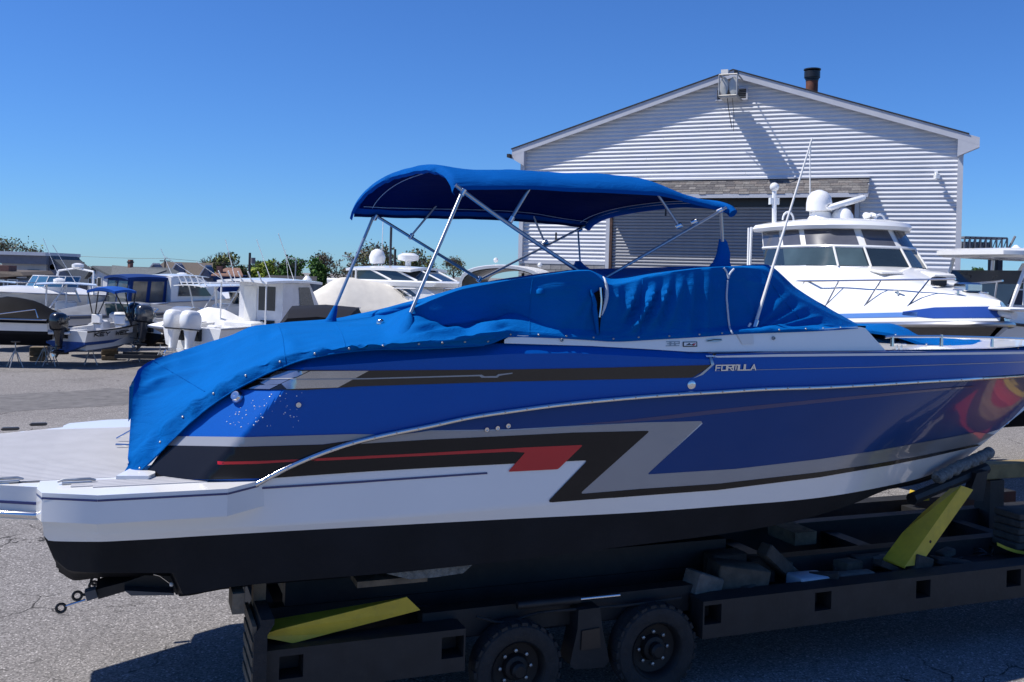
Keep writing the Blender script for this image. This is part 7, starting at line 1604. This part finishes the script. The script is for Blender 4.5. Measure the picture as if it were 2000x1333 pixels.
h2 = thing('white_house', 'white clapboard bungalow with grey roof and red chimney behind the navy canvas cruiser', 'house', p, -.5)
za, zl, zr = wz(180, 523, D), wz(158, 544, D), wz(232, 541, D); xa, xl, xr_ = (180 - 193) * k, (157 - 193) * k, (232 - 193) * k
m = MB(); m.prism([V3(xl + .2, 0, 0), V3(xr_ - .2, 0, 0), V3(xr_ - .2, 0, zr), V3(xa, 0, za - .1), V3(xl + .2, 0, zl)], V3(0, 7, 0)); m.build('gable_wall', M['hwhite'], h2)
m = MB(); m.prism([V3(xl, -.3, zl - .05), V3(xa, -.3, za), V3(xa, -.3, za + .14), V3(xl, -.3, zl + .09)], V3(0, 7.4, 0)); m.build('roof', M['hroof'], h2)
m = MB(); m.prism([V3(xr_ + .2, -.3, zr - .1), V3(xa, -.3, za), V3(xa, -.3, za + .14), V3(xr_ + .2, -.3, zr + .06)], V3(0, 7.4, 0)); m.build('roof', M['hroof'], h2)
m = MB(); m.prism([V3(xa + .3, 1.2, za + .10), V3((342 - 193) * k, 1.2, wz(340, 531, D)), V3((345 - 193) * k, -.2, wz(340, 541, D)), V3(xr_, -.2, zr)], V3(0, 0, .12)); m.build('side_roof', M['hroof'], h2)
m = MB(); m.box((((345 + 232) / 2 - 193) * k, 1, zr / 2 - .1), ((345 - 232) * k - .3, 2, zr - .2)); m.build('side_wall', M['hwhite'], h2)
m = MB(); m.box(((241 - 193) * k, 1.2, wz(241, 519, D)), (.28, .28, .9)); ch_ = m.build('chimney', M['brick'], h2); m = MB(); m.box(((241 - 193) * k, 1.2, wz(241, 512, D)), (.36, .36, .1)); m.build('chimney_cap', M['black'], ch_)
for x, y, w_, h_ in ((183, 552, .18, .5), (193, 551, .35, .6), (166, 549, .25, .35), (180, 531, .2, .3)): window(h2, (x - 193) * k, wz(x, y, D), w_, h_)
D = 98.0; p = G(350, D); k = D / FPX
h3 = thing('brown_roofed_house', 'house with brown hipped roofs and two small grey gables in the distance', 'house', p, 0)
zr, ze = wz(350, 515, D), wz(350, 541, D)
m = MB(); m.box((0, 3, ze / 2), ((415 - 285) * k, 6, ze)); m.build('wall', M['hgrey'], h3)
m = MB(); m.prism([V3((285 - 350) * k, -.3, ze), V3((415 - 350) * k, -.3, ze), V3((398 - 350) * k, 2.5, zr), V3((300 - 350) * k, 2.5, zr)], V3(0, .1, .15)); m.build('roof', M['broof'], h3)
for x0, xm, x1, ym in ((287, 302, 321, 517), (334, 346, 361, 517), (394, 404, 414, 521)):
    m = MB(); m.prism([V3((x0 - 350) * k, -.6, ze), V3((x1 - 350) * k, -.6, ze), V3((xm - 350) * k, -.6, wz(xm, ym, D))], V3(0, 2, 0)); gg = m.build('gable', M['hgrey'], h3)
    m = MB(); m.prism([V3((x0 - 352) * k, -.8, ze), V3((xm - 350) * k, -.8, wz(xm, ym, D)), V3((xm - 350) * k, -.8, wz(xm, ym, D) + .15), V3((x0 - 354) * k, -.8, ze + .05)], V3(0, 2, 0)); m.build('barge_board', M['hwhite'], gg)
D = 96.0; p = G(440, D); k = D / FPX
h5 = thing('red_roofed_house', 'low house with a terracotta hipped roof beneath the olive green tree', 'house', p, 0)
m = MB(); m.box((0, 3, wz(440, 538, D) / 2), (2.4, 5, wz(440, 538, D))); m.build('wall', M['canvas_far'], h5)
m = MB(); m.prism([V3((412 - 440) * k, -.3, wz(440, 540, D)), V3((474 - 440) * k, -.3, wz(440, 540, D)), V3((455 - 440) * k, 2, wz(440, 526, D)), V3((428 - 440) * k, 2, wz(440, 526, D))], V3(0, .1, .15)); m.build('roof', mat('terracotta_roof', (.20, .11, .08), .9, var=.2), h5)
m = MB(); m.box(((424 - 440) * k, .5, wz(440, 530, D)), (.5, .5, 1.0)); m.build('chimney', M['brick'], h5)
D = 92.0; p = G(560, D); k = D / FPX
h6 = thing('dark_shed', 'long low dark roofed shed in front of the green trees', 'shed', p, 0)
m = MB(); m.box((0, 2, wz(560, 552, D) / 2), (5.0, 4, wz(560, 552, D))); m.build('wall', M['greycloth'], h6); m = MB(); m.prism([V3(-2.8, -.3, wz(560, 552, D)), V3(2.8, -.3, wz(560, 552, D)), V3(2.4, 2, wz(560, 541, D)), V3(-2.4, 2, wz(560, 541, D))], V3(0, .1, .1)); m.build('roof', M['roof'], h6)
# ================================================================ TREES
def tree(px, D, y_top, width_px, label, cols, dens=1.0, leaf=.17, ybase=None, seed=1, bare=0.0, squash=1.0):
    rnd = random.Random(seed); p = G(px, D); zt = wz(px, y_top, D); R_ = width_px * D / FPX / 2
    t = thing('tree', label, 'tree', p, 0, 'trees beyond the houses'); cz_ = zt - R_ * .80 * squash
    bark = M['bark']; segs = []
    tips = []
    def grow(a, d, L, r, lev):
        e = a + d * L; segs.append((a, e, r, r * .62))
        if lev == 0 or L < .12: tips.append(e); return
        for _ in range(3 if lev > 1 else 4):
            nd = (d + V3(rnd.uniform(-1, 1), rnd.uniform(-1, 1), rnd.uniform(-.25, .75)) * .75).normalized(); grow(e, nd, L * rnd.uniform(.55, .78), r * .6, lev - 1)
    h0 = max(.8, cz_ - R_ * .55); grow(V3(0, 0, 0), V3(0, 0, 1), h0, .05 * R_ + .05, 0); tips.clear()
    for _ in range(5): grow(V3(0, 0, h0 * .97), V3(rnd.uniform(-1, 1), rnd.uniform(-1, 1), rnd.uniform(.5, 1.4)).normalized(), R_ * .55, .028 * R_ + .02, 4)
    mb = MB()
    for a, e, r0, r1 in segs: mb.tube([a, e], [max(.012, r0), max(.009, r1)], 4, cap=False)
    mb.build('trunk', bark, t, fix=False)
    clumps = [V3(0, 0, cz_)]
    C_ = []
    for _ in range(26):
        a, b_ = rnd.uniform(0, 6.283), rnd.uniform(-.75, 1); q = (1 - b_ * b_) ** .5; rr = rnd.uniform(.55, .88); C_.append((V3(q * math.cos(a) * R_ * rr, q * math.sin(a) * R_ * rr, cz_ + b_ * R_ * .78 * squash * rr), R_ * rnd.uniform(.22, .36)))
    pts, fcs, mi = [], [], []
    n = int(2600 * dens)
    for i in range(n):
        c_, cr_ = C_[rnd.randrange(len(C_))]; v = V3(rnd.gauss(0, 1), rnd.gauss(0, 1), rnd.gauss(0, 1)).normalized() * cr_ * rnd.random() ** .4; q = c_ + v
        if bare and tips and rnd.random() < bare: q = rnd.choice(tips) + V3(rnd.gauss(0, 1), rnd.gauss(0, 1), rnd.gauss(0, 1)) * .12 * R_
        s_ = leaf * rnd.uniform(.5, 1.25) * (R_ / 2) ** .5; a = V3(rnd.gauss(0, 1), rnd.gauss(0, 1), rnd.gauss(0, 1)).normalized(); b_ = a.cross(V3(rnd.gauss(0, 1), rnd.gauss(0, 1), rnd.gauss(0, 1))).normalized()
        o = len(pts); pts += [q - a * s_, q + b_ * s_ * .6, q + a * s_, q - b_ * s_ * .6]; fcs.append((o, o + 1, o + 2, o + 3)); mi.append(rnd.randrange(len(cols)))
    me = MB(); me.v = pts; me.f = [list(f) for f in fcs]; me.m = mi; me.build('crown', cols, t, fix=False)
def leafm(n, c): return mat(n, c, .7, var=.25, scale=1.2, spec=.2)
lg = [leafm('olive_leaf', (.13, .155, .04)), leafm('olive_leaf_dark', (.085, .105, .03)), leafm('olive_leaf_pale', (.18, .19, .065))]
ly = [leafm('yellow_green_leaf', (.30, .34, .045)), leafm('fresh_leaf', (.22, .30, .045)), leafm('mid_leaf', (.10, .15, .03))]
ld = [leafm('dark_green_leaf', (.05, .125, .025)), leafm('deep_leaf', (.035, .085, .02)), leafm('bright_leaf', (.085, .17, .03))]
lb_ = [leafm('bud_brown', (.12, .10, .07)), leafm('bud_grey', (.14, .12, .10)), leafm('bud_olive', (.11, .11, .05))]
tree(22, 112, 468, 95, 'half bare tree rising behind the modern house at the left edge', lb_ + lg[:1], .45, .13, seed=2, bare=.6)
tree(152, 96, 519, 48, 'small bare brown tree between the modern house and the white bungalow', lb_, .3, .12, seed=3, bare=.7)
tree(436, 105, 496, 92, 'rounded olive green tree above the terracotta roof', lg, 1.1, .17, seed=4)
tree(505, 104, 510, 52, 'small dark green tree just right of the utility pole', ld, .6, .15, seed=5)
tree(532, 100, 505, 92, 'broad yellow green tree left of the dark green tree', ly, 1.1, .17, seed=6)
tree(588, 98, 499, 100, 'dense dark green round tree behind the street lamp', ld, 1.3, .17, seed=7)
tree(638, 104, 502, 74, 'grey brown budding tree right of the dark green tree', lb_, .55, .13, seed=8, bare=.5)
tree(728, 96, 486, 100, 'budding olive brown tree behind the yacht antenna', lb_ + lg[:1], .8, .14, seed=9, bare=.45)
tree(812, 100, 495, 88, 'olive brown tree behind the yacht radar dome', lg[:2] + lb_[:1], .9, .15, seed=10, bare=.3)
tree(884, 96, 506, 52, 'sparse pale budding tree left of the arched hardtop boat', lb_ + lg[2:], .5, .12, seed=11, bare=.5)
tree(672, 110, 524, 40, 'low bare shrub like tree left of the olive brown tree', lb_, .35, .12, seed=12, bare=.6)
tree(1906, 70, 522, 30, 'small green tree seen under the gantry', ld, .4, .14, seed=13)
# ================================================================ POLES, LAMPS, WIRES
M['pole'] = mat('dark_pole_timber', (.035, .035, .04), .85, var=.25)
def pole(px, D, y_top, label, r=.13, arm=None, box=False, cat='utility pole', name='utility_pole', m_=None):
    p = G(px, D); z = wz(px, y_top, D); t = thing(name, label, cat, p, 0); m = MB(); m.tube([V3(0, 0, 0), V3(0, 0, z)], [r, r * .75], 8); m.build('pole', m_ or M['pole'], t, 50)
    if arm:
        for (x0, z0_, x1, z1_) in arm: m = MB(); m.tube([V3(x0, 0, z + z0_), V3(x1, 0, z + z1_)], .05, 6); m.build('arm', m_ or M['pole'], t)
    if box: m = MB(); m.lathe([(.22, 0), (.22, .55)], (.3, 0, z - 1.0), n=12); m.build('transformer', M['greycloth'], t, 40)
    return V3(p.x, p.y, z)
w1_ = pole(101, 92, 497, 'utility pole with a cross arm behind the modern house', .11, [(-.5, -.2, .5, -.2)])
w2_ = pole(320, 92, 505, 'utility pole in front of the brown roofed house', .10, [(-.5, -.25, .5, -.25)])
pole(485, 88, 494, 'thick dark utility pole with a transformer left of the green trees', .15, None, True)
pole(161, 90, 512, 'short dark pole between the modern house and the white bungalow', .11)
pole(768, 80, 487, 'dark post rising between the yacht radar domes', .13)
pole(575, 90, 507, 'street lamp with its arm reaching left in front of the dark green tree', .07, [(0, 0, -.85, .22)], cat='street lamp', name='street_lamp', m_=M['galv'])
pole(685, 90, 505, 'street lamp with its arm reaching left beside the bimini rear leg', .07, [(0, 0, -.95, .25)], cat='street lamp', name='street_lamp', m_=M['galv'])
m = MB(); mid = (w1_ + w2_) / 2 + V3(0, 0, -.12); m.tube([w1_, w1_.lerp(mid, .5) + V3(0, 0, -.04), mid, mid.lerp(w2_, .5) + V3(0, 0, -.04), w2_, w2_ + V3(9, 0, -.5)], .016, 5); tag(m.build('power_line', M['black']), 'thin power line slung between the two utility poles above the houses', 'power line')
